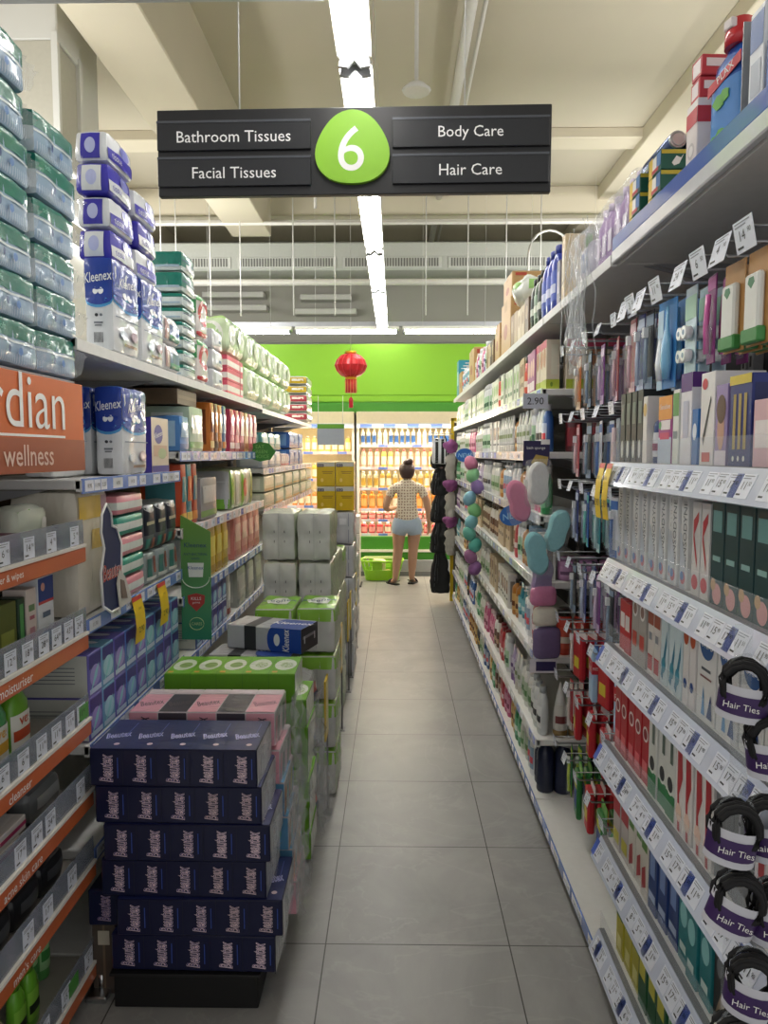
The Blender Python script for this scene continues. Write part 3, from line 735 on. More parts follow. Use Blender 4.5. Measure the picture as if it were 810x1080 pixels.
def tealwhite(h, hd):
    return lambda: soft('tissue_pack', .19, .13, h, {'*': W('#cfdad8', .6), 'T': TEAL}, [('FL', 'r', 0, .1 if hd else .3, 1.0, .7 if hd else .3, TEAL), ('F', 'r', .1, -.2, .7, .25, W('#e3e8ea')), ('F', 'r', 0, .05, .9, .06, W('#2f4d70')), ('L', 'r', 0, -.25, .8, .1, W('#9fb8c8'))], rolls=(1, 1, 1), amp=.004, wr=.005, r=.015, seed=6, N=7)
for k in range(8):
    hd = k >= 6
    PL('tw%d' % hd, tealwhite(.085 if hd else .058, hd), 3.13+jit(.006), 1.902+.059*k+(.027 if k == 7 else 0), .19, .13, 'thin teal and white pack from the bottom', 'of the teal stack', 'tissue pack', 'teal and white packs on the top shelf', back=.012)
for k in range(2):
    P('tw1', lambda: None, (XL-.235, 3.2, 1.902+.42+.087*k), LRZ, ('lower', 'upper')[k]+' teal tissue pack set back', 'behind the teal stack on the top shelf', 'tissue pack') if False else None
def redwhite():
    return soft('tissue_pack', .18, .15, .20, {'*': W('#e2dcd8', .5)}, [('F', 'e', 0, .1, .8, .6, REDP), ('F', 'e', 0, .1, .45, .35, W('#f0e8e0')), ('F', 'r', 0, .42, 1, .16, W('#3f9a4c')), ('F', 'r', 0, -.4, 1, .1, REDP), ('L', 'r', 0, .2, 1, .3, W('#4aa060'))], rolls=(2, 1, 2), amp=.008, wr=.005, r=.03, seed=3)
def greywhite():
    return soft('tissue_pack', .22, .16, .095, {'*': W('#c4c6cb', .6)}, [('F', 'r', .05, 0, .6, .5, W('#e6e8ec')), ('F', 'r', .1, -.1, .3, .14, W('#5d6e9c')), ('L', 'r', 0, 0, .7, .4, W('#e2e4e8'))], rolls=(1, 1, 1), amp=.005, wr=.006, r=.02, seed=8)
for k in range(3):
    PL('gw', greywhite, 3.62, 1.902+.0965*k, .22, .16, ('lowest', 'middle', 'topmost')[k]+' silvery tissue pack', 'of three beside the red and white packs', 'tissue pack', 'silvery tissue packs', back=.01)
for k in range(2):
    PL('rw', redwhite, 3.36, 1.902+.201*k, .18, .15, ('lower', 'upper')[k]+' red and white patterned pack', 'behind the teal stack on the top shelf', 'tissue pack', back=.012)
def greenroll():
    return soft('toilet_roll_pack', .44, .2, .20, {'*': LGRN, 'T': W('#a6cf7c', .5)}, [('F', 'e', -.28, .05, .3, .6, W('#e9f0df')), ('F', 'e', .2, .05, .34, .55, W('#e3ecd6')), ('F', 'r', 0, .42, 1, .14, W('#8fc45a')), ('L', 'e', 0, 0, .75, .75, W('#f0f3e8')), ('L', 'e', 0, .0, .55, .55, W('#b9d79a')), ('F', 'r', -.02, -.05, .02, .8, W('#9cc573'))], rolls=(4, 2, 1), amp=.012, wr=.006, r=.05, N=12, seed=1)
def redcarton():
    return carton('tissue_carton', .4, .2, .066, C('#d9566c'), [('FL', 'r', 0, -.1, 1, .45, C('#efe6df')), ('F', 'r', .3, 0, .06, 1, C('#b03a4a'))], .002)
for k in range(3):
    PL('rcart', redcarton, 3.93, 1.902+.067*k, .4, .2, ('lowest', 'middle', 'topmost')[k]+' red and white striped tissue carton', 'under the pale green roll pack', 'carton', 'red striped cartons')
for c in range(5):
    for k in range(2):
        if c == 0 and k == 0: continue
        PL('groll', greenroll, 3.92+.47*c, 1.902 if c else 1.905, .44, .2, 'pale green roll pack', ('in the lower row on the top shelf', 'in the upper row on the top shelf')[k], 'toilet roll pack', 'pale green roll packs on the top shelf', back=.004) if k == 0 else P('groll', greenroll, (XL-.104, 3.92+.47*c+.22, 2.108), LRZ, 'pale green roll pack', 'in the upper row on the top shelf', 'toilet roll pack', 'pale green roll packs on the top shelf')
def mixpack(a, b):
    return lambda: soft('tissue_pack', .45, .22, .083, {'*': W('#d3d6cf', .6)}, [('L', 'r', 0, 0, 1, .7, a), ('F', 'r', -.1, 0, .7, .6, b), ('F', 'r', .2, 0, .12, .7, a), ('L', 'r', .1, .05, .5, .25, W('#f0eee0'))], rolls=(3, 1, 1), amp=.006, wr=.006, r=.025, N=7, seed=12)
for k in range(5):
    PL('mix%d' % (k > 2), mixpack(W('#b8434e') if k < 3 else W('#c7a928'), W('#cfe0c4')), 6.95, 1.882+.0845*k, .45, .22, ('bright red and pale green' if k < 3 else 'yellow and pale green')+' pack from the bottom', 'at the top shelf far end', 'tissue pack', 'packs at the far end of the top shelf', back=-.05)

# ---- shelf beside the shop sign, and the two below it (second bay)
def creamslab():
    return carton('tissue_carton', .20, .03, .205, C('#d8c9b4'), [('L', 'r', 0, 0, 1, 1, C('#4237a0')), ('F', 'e', -.1, .2, .5, .35, C('#3d3590')), ('F', 't', 'Kleenex', -.1, .2, .1, WHITE, 10, .2), ('F', 'r', .0, -.1, .8, .2, C('#c3a48a')), ('F', 'e', .1, -.15, .5, .2, C('#a9b98a')), ('F', 'r', 0, -.43, 1, .12, C('#3d3590'))])
PL('cslab', creamslab, 2.68, 1.507, .2, .03, 'purple and cream tissue carton standing upright', 'beside the blue packs next to shop sign', 'carton', back=.01)
def bigwhite():
    return soft('kitchen_roll_pack', .23, .2, .37, {'*': W('#d9d4c6', .4)}, [('F', 'r', -.1, .36, .7, .18, W('#d8b750')), ('F', 'r', .3, .36, .2, .18, W('#b08a9a')), ('F', 'r', .1, .1, .4, .16, W('#d9be6a')), ('F', 't', '3 PLY', .3, -.1, .05, M('#7d86a0'))]+[('L', 'r', .2, .1+.02*i, .1, .008, INK) for i in range(8)], rolls=(2, 2, 2), amp=.006, wr=.003, r=.02, seed=10)
PL('bigw', bigwhite, 2.07, 1.102, .23, .2, 'big cream and white kitchen roll pack', 'behind the navy shelf wobbler', 'kitchen roll pack', back=.025)
def stripe(a):
    return lambda: soft('tissue_pack', .24, .14, .068, {'*': a}, [('FL', 'r', 0, -.05, 1, .36, W('#dfe6e2')), ('L', 'r', 0, -.05, .6, .36, W('#eef0ec'))], rolls=(1, 1, 1), amp=.003, wr=.003, r=.014, N=7, seed=2)
for k in range(5):
    a = (W('#e2909f'), W('#2f9e8a'))[k % 2]
    PL('str%d' % (k % 2), stripe(a), 2.335, 1.102+.069*k, .24, .14, ('pink', 'teal')[k % 2]+' striped tissue pack from the bottom', 'of the striped stack beside the navy wobbler', 'tissue pack', 'striped packs beside the wobbler', back=.01)
def blackpack():
    return soft('tissue_pack', .12, .14, .17, {'*': W('#5a5f64', .6), 'T': W('#9aa0a4', .6)}, [('F', 'r', 0, .15, 1, .6, W('#1b2130')), ('F', 'e', 0, .45, .9, .25, W('#8e949c')), ('F', 'r', 0, .1, .7, .07, W('#c8bfa0')), ('F', 'r', -.25, -.35, .3, .25, W('#3a8a80')), ('F', 'r', .2, -.35, .3, .25, W('#a8584c')), ('L', 'r', 0, 0, .8, .7, W('#2b2f3a'))], rolls=(1, 1, 1), amp=.008, wr=.006, r=.025, seed=7)
def clearpack():
    return soft('tissue_pack', .12, .14, .12, {'*': W('#8e9a9c', .7)}, [('F', 'r', -.2, 0, .3, .6, W('#2f6f6a')), ('F', 'r', .2, .1, .25, .5, W('#9c4f42')), ('F', 'r', .0, -.3, .8, .1, W('#d6d8d4'))], rolls=(1, 1, 1), amp=.006, wr=.006, r=.02, seed=17)
for k, y in enumerate((2.59, 2.72, 2.85)):
    PL('clp', clearpack, y, 1.102, .12, .14, 'clear wrapped tissue pack along from the striped stack,', 'lower row', 'tissue pack', 'black and clear packs', back=.012)
    PL('blp', blackpack, y, 1.225, .12, .14, 'black topped tissue pack along from the striped stack,', 'upper row', 'tissue pack', 'black and clear packs', back=.012)
def ptissue(a, b, h=.128):
    return lambda: carton('tissue_box', .094, .2, h, a, [('F', 'r', 0, .3, .9, .3, C('#3f3580')), ('F', 'e', 0, -.05, .8, .5, b), ('F', 'r', 0, -.38, .9, .12, C('#c3d2e6')), ('L', 'r', 0, 0, .96, .96, C('#c9ccc4')), ('T', 'e', 0, 0, .4, .7, C('#e3e6ee'))]+[('L', 'r', -.05, .2-.09*i, .7, .02, C('#6d7078')) for i in range(5)]+[('F', 'p', [(-.4, -.4), (.1, -.1), (.3, .2), (.0, .05)], C('#8fd0d6'))], .002)
for c in range(9):
    t = (0, 1, 0, 2, 0, 1, 2, 0, 1)[c]
    a, b = ((W('#7068bc', .4), W('#a898dc', .4)), (W('#74aacc', .4), W('#b0dcea', .4)), (W('#5a80c4', .4), W('#98bce6', .4)))[t]
    for k in range(2):
        PL('pt%d' % t, ptissue(a, b), 2.075+.0985*c, .738+.1295*k, .094, .2, ('purple', 'aqua', 'blue')[t]+' facial tissue box from the orange rails', ('in the lower row', 'in the upper row')[k], 'tissue box', 'purple and blue tissue boxes', back=.01)
# ---- third and fourth bays
def slab_pack(w, d, h, a, b, c):
    return lambda: soft('tissue_pack', w, d, h, {'*': a}, [('F', 'r', 0, .1, .8, .4, b), ('F', 'r', 0, -.35, 1, .14, c), ('L', 'r', 0, 0, .7, .7, b)], rolls=(1, 1, 1), amp=.004, wr=.004, r=.012, N=6, seed=21)
def quick(key, y, z, w, d, h, cols, desc, place, cat='tissue pack', group=None, back=.012, name=None, **k):
    a, b, c = [W(x, .4) for x in cols]
    return PL(key, slab_pack(w, d, h, a, b, c), y, z, w, d, desc, place, cat, group, back=back, **k)
S3 = 'on the third bay shelf above the leaf wobbler'
quick('blb', 3.05, 1.587, .13, .14, .15, ('#4f86c6', '#a8cbe6', '#2f5fa0'), 'small blue tissue bag', 'by the end of the shelf strip, under the top shelf')
quick('gwp', 3.2, 1.587, .22, .2, .2, ('#b9cdb4', '#e6ece2', '#5f9a4a'), 'pale green film pack', 'beside the small blue tissue bag')
P('brc', lambda: carton('carton', .3, .3, .068, C('#6e5a42'), [('F', 'r', 0, 0, .98, .2, C('#8a7355'))]), (XL-.20, 3.3, 1.79), LRZ, 'flat brown carton lying', 'on the pale green film pack', 'carton')
for i, cc in enumerate((('#c9742c', '#7a3d20', '#e8c98a'), ('#7c4a2c', '#d88a3a', '#4a2c1a'), ('#d98838', '#f0d8a8', '#8a4520'), ('#4a6f9c', '#c8d8e8', '#d98838'))):
    quick('or%d' % i, 3.56+.085*i, 1.587, .075, .16, .24, cc, ('amber', 'brown', 'orange', 'slate blue')[i]+' slim napkin pack standing upright', S3, group='slim napkin packs')
for i, cc in enumerate((('#c4405c', '#e88aa0', '#f4d8dc'), ('#d85a70', '#b03a50', '#f0c0c8'), ('#c8506a', '#f0e0d8', '#a03048'), ('#dca878', '#e8d8b8', '#b86848'), ('#d8808c', '#f4e4e0', '#c05060'), ('#b84a5c', '#e0a0a8', '#f0d8d0'))):
    quick('rd%d' % i, 3.98+.13*i, 1.587, .115, .16, .235, cc, ('crimson', 'rose', 'cerise', 'tan', 'blush', 'maroon')[i]+' slim napkin pack standing upright', 'behind the leaf wobbler', group='slim napkin packs')
for i, cc in enumerate((('#c8502e', '#4f8f98', '#d9a83c'), ('#4a8a98', '#d96a3a', '#e8c860'), ('#b8452c', '#4f7f90', '#e09038'))):
    quick('ot%d' % i, 3.06+.085*i, 1.267, .078, .18, .268, cc, ('rust', 'petrol blue', 'brick red')[i]+' tall patterned napkin pack', 'above the green strip sign', group='patterned napkin packs', back=.014, ry=.0)
quick('wgr', 3.36, 1.267, .3, .18, .2, ('#8e9096', '#c8cace', '#6f9a4a'), 'grey and green film pack', 'beside the patterned napkin packs')
def kitchenroll():
    st = [('F', 'r', -.42+.21*i, 0, .1, 1, (W('#6aa82c'), W('#e8e6da'), W('#7fb83c'), W('#e4d8c8'), W('#a8b840'))[i]) for i in range(5)]
    return soft('kitchen_roll_pack', .62, .26, .225, {'*': W('#b9c4a0', .5), 'L': W('#b5b7bb', .4)}, st+[('L', 'r', 0, -.36, 1, .28, W('#6aa82c')), ('L', 'r', 0, .2, .8, .03, W('#d4d6da')), ('L', 'r', -.3, -.36, .2, .2, W('#d8c43c')), ('F', 'e', .1, 0, .14, .5, W('#c84a4a'))], rolls=(4, 2, 1), amp=.008, wr=.004, r=.03, N=12, seed=13)
PL('kroll', kitchenroll, 3.98, 1.267, .62, .26, 'large green striped kitchen roll pack with grey end', 'just under the leaf wobbler', 'kitchen roll pack', back=.018)
for i in range(3):
    quick('yl', 3.5+.135*i, .982, .125, .16, .24, ('#cfa818', '#e8d050', '#a88410'), 'yellow tissue pack beside the green strip sign,', 'on the shelf below the kitchen rolls', group='yellow packs', back=.014)
quick('wb1', 3.3, .982, .15, .15, .24, ('#b8c4d0', '#e2e6ea', '#5f80b0'), 'pale blue tissue pack', 'between the green strip sign and yellow packs')
for i in range(4):
    quick('pr', 4.05+.19*i, .982, .175, .16, .25, ('#d88a80', '#e8b8a8', '#c05a58'), 'salmon pink tissue pack along', 'from the yellow packs', group='salmon packs', back=.014)
for c in range(6):
    for k in range(2):
        t = (c+k) % 2
        PL('bt%d' % t, ptissue(*((W('#3f5a9c', .3), W('#8fb4dc', .3)), (W('#7a84b8', .3), W('#c4c8e0', .3)))[t], h=.12), 3.22+.1*c, .702+.1215*k, .094, .2, ('dark blue', 'lilac')[t]+' facial tissue box beyond the strip sign,', ('lower row', 'upper row')[k], 'tissue box', 'blue tissue boxes beyond the strip sign', back=.01)
quick('wct', 3.845, .702, .08, .2, .235, ('#d6d4ce', '#e8e6e0', '#b85a50'), 'white upright tissue carton', 'at the end of the blue tissue boxes')
for i in range(3):
    quick('gr3', 4.1+.26*i, .702, .22, .18, .225, ('#a9aba4', '#c9cac4', '#8f958a'), 'grey toilet roll pack on the low shelf,', 'behind the grey floor pile', group='grey roll packs on the low shelf')
for c in range(3):
    for k in range(2):
        quick('tl%d' % k, 4.93+.27*c, 1.477+.125*k, .25, .18, .12, (('#c4cbd8', '#e4e8ee', '#8898b8'), ('#4f9c98', '#b8dcd8', '#2f7a78'))[k], ('white', 'teal')[k]+' tissue pack past the leaf wobbler', ('in the lower row', 'in the upper row')[k]+' of that shelf', group='teal and white packs past the wobbler')
for c in range(4):
    quick('sm', 5.76+.11*c, 1.477, .1, .14, .1, ('#d8c0c4', '#f0e8e8', '#b84a50'), 'small red and white tissue pack', 'in front of the deep blue packs', group='small red and white packs')
for c in range(3):
    for k in range(2):
        quick('db', 6.22+.285*c if c < 2 else 6.82, 1.477+.145*k, .28, .2, .14, ('#2f5fa8', '#6f9cd0', '#1f3f80'), 'deep blue tissue pack', ('in the lower row near the fridge end', 'in the upper row near the fridge end')[k], group='deep blue packs')
for c in range(6):
    for k in range(2):
        quick('py%d' % (c % 2), (4.93, 5.38, 5.88, 6.33, 6.83, 7.28)[c], 1.202+.114*k, .4, .2, .11, (('#c9cfb4', '#e4e4d0', '#a8986a'), ('#b8c8b4', '#dce4d8', '#c8a860'))[c % 2], ('pale yellow', 'pale sage')[c % 2]+' roll pack above the floor pile', ('in the lower row', 'in the upper row')[k], 'tissue pack', 'pale roll packs above the floor pile', back=-.0)

# ---- shelf-edge signs
mb = MB()
def grad(top, bot, z0, z1):
    m = bpy.data.materials.new('printed_green'); m.use_nodes = True; nt = m.node_tree; b = nt.nodes['Principled BSDF']
    tc = nt.nodes.new('ShaderNodeTexCoord'); sp = nt.nodes.new('ShaderNodeSeparateXYZ'); mr = nt.nodes.new('ShaderNodeMapRange'); rp = nt.nodes.new('ShaderNodeValToRGB')
    nt.links.new(tc.outputs['Object'], sp.inputs[0]); nt.links.new(sp.outputs['Z'], mr.inputs['Value']); mr.inputs['From Min'].default_value = z0; mr.inputs['From Max'].default_value = z1
    nt.links.new(mr.outputs['Result'], rp.inputs[0]); rp.color_ramp.elements[0].color = (*lin(bot), 1); rp.color_ramp.elements[1].color = (*lin(top), 1)
    nt.links.new(rp.outputs[0], b.inputs['Base Color']); b.inputs['Roughness'].default_value = .4
    return m
GG = grad('#6f9d45', '#2c8468', 0, .5)
o = empty('strip_sign', (-.895, 3.02, .80)); tag(o, 'tall green printed strip sign with slanted top fixed at the shelf end', 'sign')
mb = MB(); mb.slab([(0, 0), (.125, 0), (.128, .455), (.004, .525)], (0, 0, 0), (1, 0, 0), (0, 0, 1), .004, GG)
cx = .064
for t, z, h, m_ in (('Kleenex', .40, .02, C('#24406f')), ('ANTI-BACTERIAL', .362, .011, C('#24406f')), ('WIPES', .343, .009, C('#24406f'))):
    mb.text(t, (cx, -.0006, z), (1, 0, 0), (0, 0, 1), h, m_, maxw=.1)
mb.slab([(.035, .265), (.093, .265), (.098, .325), (.03, .325)], (0, -.001, 0), (1, 0, 0), (0, 0, 1), .0008, C('#e8ece8')); mb.text('Kleenex', (cx, -.002, .305), (1, 0, 0), (0, 0, 1), .014, C('#2f5a9c'))
ring = [(cx+.058*math.cos(a), .265+.045*math.sin(a)) for a in [PI+PI*i/12 for i in range(13)]]
mb.tube([(x, -.002, z) for x, z in ring], .0022, C('#dfe8d8'))
mb.slab([(cx, .12), (cx+.034, .155), (cx+.036, .188), (cx, .197), (cx-.036, .188), (cx-.034, .155)], (0, -.001, 0), (1, 0, 0), (0, 0, 1), .0008, C('#b33a35')); mb.text('KILLS', (cx, -.002, .175), (1, 0, 0), (0, 0, 1), .013, WHITE, maxw=.05); mb.text('germs', (cx, -.002, .156), (1, 0, 0), (0, 0, 1), .009, WHITE, maxw=.04)
mb.tube([(cx+.03*math.cos(a), -.001, .068+.026*math.sin(a)) for a in [2*PI*i/16 for i in range(17)]], .0015, C('#c8d8a0')); mb.text('CARES', (cx, -.001, .068), (1, 0, 0), (0, 0, 1), .012, C('#c8d8a0'), maxw=.045)
mb.build('sign_panel', o)
mb = MB(); mb.box((.004, .006, .10), (.02, .012, .36), SHELFG); mb.build('bracket', o)
def wobble(t1, wl):
    def f():
        mb = MB(); ylw = M('#e6c51c', rough=.4)
        pts = [(.0, 0), (.012, -.05), (.016, -.10), (.010, -.155)]
        for i in range(3):
            a, b = pts[i], pts[i+1]
            mb.add([(a[0], -wl/2, a[1]), (b[0], -wl/2, b[1]), (b[0], wl/2, b[1]), (a[0], wl/2, a[1])], [(0, 1, 2, 3)], ylw)
            mb.add([(a[0]-.0012, -wl/2, a[1]), (b[0]-.0012, -wl/2, b[1]), (b[0]-.0012, wl/2, b[1]), (a[0]-.0012, wl/2, a[1])], [(0, 3, 2, 1)], ylw)
        mb.add([(.0008, -wl/2, .0), (.0038, -wl/2, -.014), (.0038, wl/2, -.014), (.0008, wl/2, 0)], [(0, 1, 2, 3)], M('#cf3a3a', rough=.4))
        mb.text(t1, (.0165, 0, -.11), (0, 1, 0), (0, 0, 1), .02, INK, maxw=wl*.8); mb.text('SAVE', (.0125, 0, -.04), (0, 1, 0), (0, 0, 1), .009, INK, maxw=wl*.7)
        return mb.build('price_flag')
    return f
for i, (y, t) in enumerate(((2.44, '12.90'), (2.70, '8.90'))):
    P('pf', wobble('2.90', .09), (XL+.004, y, 1.098), 0, 'yellow and red price flag hanging from the blue strip,', ('nearer the navy wobbler', 'beneath the black topped packs')[i], 'price flag', 'yellow price flags')
# navy shelf wobbler with script lettering
o = empty('shelf_wobbler', (XL+.02, 2.12, 1.10)); tag(o, 'navy die-cut shelf wobbler with red and white script lettering', 'shelf wobbler')
NV = C('#1f2a55')
mb = MB(); out = [(.0, .03), (.06, .0), (.13, .0), (.17, .03), (.15, .13), (.155, .2), (.12, .25), (.085, .26), (.08, .30), (.045, .33), (.01, .30), (.0, .25), (.02, .2), (-.01, .13)]
mb.slab(out, (0, 0, 0), (0, 1, 0), (0, 0, 1), .003, NV, WHITE)
mb.tube([(.001, a, b) for a, b in out+out[:1]], .004, WHITE)
mb.text('Beautex', (.0012, .078, .125), (0, 1, .0), (0, 0, 1), .05, C('#e6e2e0'), shear=.2, fat=.02, maxw=.15)
mb.text('Beautex', (.0024, .078, .125), (0, 1, .0), (0, 0, 1), .05, C('#c04a3c'), shear=.2, maxw=.148)
mb.build('printed_card', o)
mb = MB(); mb.slab([(.12, .0), (.22, .005), (.21, .03), (.17, .09), (.125, .12), (.1, .08)], (.006, 0, 0), (0, 1, 0), (0, 0, 1), .003, C('#c9c6c0')); mb.slab([(.13, .03), (.18, .02), (.155, .08), (.125, .09)], (.008, 0, 0), (0, 1, 0), (0, 0, 1), .002, C('#7a6a60')); mb.build('picture_card', o)
o = empty('leaf_wobbler', (XL+.03, 4.62, 1.59)); tag(o, 'dark green leaf-shaped wobbler on the shelf edge', 'shelf wobbler')
mb = MB(); mb.slab([(-.095, 0), (-.06, .045), (0, .062), (.06, .05), (.1, .0), (.065, -.05), (0, -.062), (-.06, -.045)], (0, 0, 0), (1, -.1, 0), (0, 0, 1), .003, C('#3f8a3a'))
for i, t in enumerate(('EAT', 'GREEN', 'CHOICE')): mb.text(t, (0, -.002, .03-.03*i), (1, -.1, 0), (0, 0, 1), .022, C('#8fcf78'), maxw=.12)
mb.build('leaf_card', o); mb = MB(); mb.box((-.03, .004, -.01), (-.026, .012, .01), CLEAR); mb.build('clip', o)

# ================================================================ FLOOR PILE (front faces -Y)
BTX = W('#0f1438', .2); BTXT = W('#232c60', .35); PINKC = W('#e3a5b4', .35); SILV = W('#aeb0b4', .7)
def navy_pack(h=.108):
    lg = M('#b9857f', rough=.4); lw = M('#e0c8d0', rough=.4); bb = M('#2f4a9c', rough=.4); P_ = []
    for i in range(5):
        cu = -.4+.2*i
        P_ += [('F', 't', 'Beautex', cu, -.01, .36, lw, 90, .25, .035, .74), ('F', 't', 'Beautex', cu, -.01, .345, M('#57507c', rough=.4), 90, .25, -.006, .70), ('F', 'r', cu+.07, 0, .006, .55, bb), ('F', 'r', cu+.1, 0, .0025, 1, M('#0e1128')), ('T', 't', 'Beautex', cu, -.05, .18, M('#cfd0f0', rough=.4), 20, .2, .035, .15), ('T', 't', 'Beautex', cu, -.05, .155, M('#5a5aa8', rough=.4), 20, .2, -.002, .137), ('T', 'r', cu+.1, 0, .002, 1, M('#0e1128')), ('T', 'e', cu+.04, -.35, .035, .07, lw), ('T', 'r', cu+.05, .12, .004, .5, M('#5a68b0', rough=.4))]
    o = carton('tissue_box_bundle', .47, .225, h, BTX, [('T', 'r', 0, 0, .99, .99, BTXT), ('R', 'r', 0, 0, .98, .98, SILV), ('R', 'p', [(-.3, -.5), (.1, -.5), (.3, .5), (-.1, .5)], W('#c8cace', .7))]+P_, .004)
    film_flap(o, [(.231, -.10, .02), (.245, -.02, .004), (.25, .05, .08), (.232, -.09, .10)])
    return o
base = empty('pile_plinth', (-.595, 2.12, 0)); tag(base, 'black box plinth under the navy tissue carton pile', 'plinth')
mb = MB(); mb.box((-.206, -.15, 0), (.206, .45, .10), M('#09090a', rough=.55), .003); mb.build('base', base)
mb = MB(); mb.box((-.215, -.16, .1), (.215, .46, .108), M('#141416', rough=.5), .001); mb.build('top_board', base)
xs = (-.571, -.552, -.596, -.584, -.606, -.617)
for k in range(6):
    P('navy', navy_pack, (xs[k], 2.085+(0, -.004, .006, 0, .004, 0)[k], .109+.1085*k), jit(.02), 'navy tissue box bundle from the floor up', 'in the pile on the black plinth', 'tissue box bundle', 'navy tissue box bundles')
P('navy1', lambda: carton('tissue_box', .092, .225, .108, BTX, [('F', 't', 'Beautex', 0, 0, .36, M('#a78f9f', rough=.4), 90, .25, .035, .74), ('F', 't', 'Beautex', 0, 0, .345, M('#57507c', rough=.4), 90, .25, -.006, .70)], .004), (-.838, 2.12, .219), .0, 'single navy tissue box wedged', 'beside the pile, by the orange rails', 'tissue box')
P('cart', lambda: carton('carton', .068, .2, .215, C('#4a4038'), [('F', 'r', 0, 0, .1, 1, C('#6a5a48')), ('F', 'r', 0, .3, .5, .2, C('#b0a898')), ('R', 'r', 0, 0, .1, 1, C('#6a5a48'))]), (-.847, 2.12, .0025), .0, 'brown carton standing on the floor', 'under the single navy tissue box', 'carton')
# second column: pink and patterned bundles, then bright ones
def pink_pack(cols, nm='tissue_box_bundle'):
    def f():
        P_ = []
        for i in range(5):
            cu = -.4+.2*i; cc = cols[i % len(cols)]
            P_ += [('T', 'r', cu, -.12, .192, .74, cc), ('T', 't', 'Beautex', cu, -.12, .2, M('#4a3a44', rough=.4), 25, .2, .01, .16), ('T', 'r', cu, .38, .19, .2, W('#d8ccd0', .4)), ('F', 'r', cu, 0, .192, .96, cc), *([('F', 't', 'Beautex', cu, 0, .36, M('#4a3a44', rough=.4), 90, .25, .01, .74)] if cols is pk else [('F', 'e', cu, 0, .1, .5, cols[(i+2) % len(cols)])])]
        P_ += [('R', 'r', 0, 0, .98, .98, W('#b5b2b4', .7))]+[('R', 'p', [(-.5+.2*i, -.5), (-.36+.2*i, -.5), (-.3+.2*i, .3-.1*(i % 3)), (-.42+.2*i, .3-.1*(i % 3))], cols[i % len(cols)]) for i in range(5)]
        o = carton(nm, .46, .225, .108, W('#cfc6ca', .5), P_, .004)
        film_flap(o, [(.231, -.10, .004), (.26, .0, .01), (.27, .08, .08), (.232, -.02, .10)])
        return o
    return f
pk = (PINKC, W('#4a4550', .35)); br = (W('#d8903c', .4), W('#4fa8a0', .4), W('#d86a50', .4), W('#c8b83c', .4), W('#5f98c0', .4))
xs2 = (-.545, -.555, -.565, -.58, -.59, -.605)
for k in range(6):
    cc = (pk, br, br, br, pk, pk)[k]
    P('pk%d' % (k in (1, 2, 3)), pink_pack(cc), (xs2[k], 2.345, .109+.1085*k+(.012 if k == 5 else 0)), jit(.02), ('bright patterned' if k in (1, 2, 3) else 'pink and charcoal')+' tissue box bundle from the floor up', 'behind the navy pile', 'tissue box bundle', 'pink and patterned bundles')
# green pile
GRB = W('#5f9a20', .3); GRT = W('#77b82c', .35)
def green_pack():
    P_ = []
    for i in range(5):
        cu = -.4+.2*i
        P_ += [('T', 'e', cu, .0, .17, .62, W('#dfe6d6', .4)), ('T', 'e', cu+.01, -.02, .1, .3, W('#8fb060', .4)), ('T', 'r', cu-.06, -.4, .04, .08, M('#d89a30')), ('F', 'r', cu+.1, 0, .003, 1, M('#467a18')), ('T', 'r', cu+.1, 0, .003, 1, M('#467a18'))]
    return carton('tissue_box_bundle', .47, .225, .10, GRB, [('T', 'r', 0, 0, .99, .99, GRT), ('R', 'r', 0, 0, .96, .96, W('#d4d8d2', .7))]+P_, .004)
xg = (-.545, -.55, -.545, -.555, -.55, -.555, -.595)
o = empty('pile_plinth', (-.57, 2.72, 0)); tag(o, 'low black plinth under the green tissue box bundles', 'plinth'); mb = MB(); mb.box((-.21, -.15, 0), (.21, .12, .085), M('#09090a', rough=.55), .003); mb.build('base', o)
for k in range(7):
    P('grn', green_pack, (xg[k], 2.70+(.0 if k < 6 else -.02), .086+.101*k), jit(.015), 'green tissue box bundle from the floor up', 'behind the pink bundles', 'tissue box bundle', 'green tissue box bundles')
# grey and black boxes with blue corner, lying askew on the green pile
def klbox():
    P_ = [('F', 'r', -.18, 0, .16, 1, C('#2e2f33')), ('T', 'r', -.18, 0, .16, 1, C('#3a3b40')), ('F', 'r', .3, 0, .4, 1, W('#2448a0', .35)), ('F', 'e', .12, 0, .14, 1, W('#2448a0', .35)), ('T', 'r', .3, -.05, .4, .9, W('#2448a0', .35)), ('T', 'e', .12, -.05, .16, .9, W('#2448a0', .35)), ('F', 't', 'Kleenex', .3, .0, .3, WHITE, 90, .2, .01), ('F', 'e', .18, 0, .08, .5, WHITE), ('T', 't', 'Kleenex', .28, .05, .22, WHITE, 5, .2, .01),
          ('R', 'r', 0, 0, 1, 1, C('#26272b')), ('R', 'r', -.05, .1, .7, .12, C('#84868c')), ('R', 'r', -.3, 0, .06, .3, C('#c8cace')), ('R', 'r', .3, 0, .06, .3, C('#c8cace'))]
    return carton('tissue_box', .34, .17, .1, W('#b4b5b9', .3), P_, .004)
P('klb', klbox, (-.585, 3.0, .662), R(-6), 'lower grey and black tissue carton with blue panel', 'resting behind the green bundles', 'tissue box', 'grey and black tissue cartons')
P('klb', klbox, (-.52, 3.06, .765), R(-17), 'upper grey and black tissue carton with blue panel', 'lying askew behind the green bundles', 'tissue box', 'grey and black tissue cartons')
def silverpack():
    return soft('tissue_pack', .44, .24, .16, {'*': W('#b6b8bb', .9)}, [('R', 'r', 0, .1, .5, .3, W('#c86a6a', .6)), ('R', 'r', .2, -.2, .3, .3, W('#4a5a80', .6))], rolls=(3, 2, 1), amp=.01, wr=.012, r=.04, N=9, seed=31)
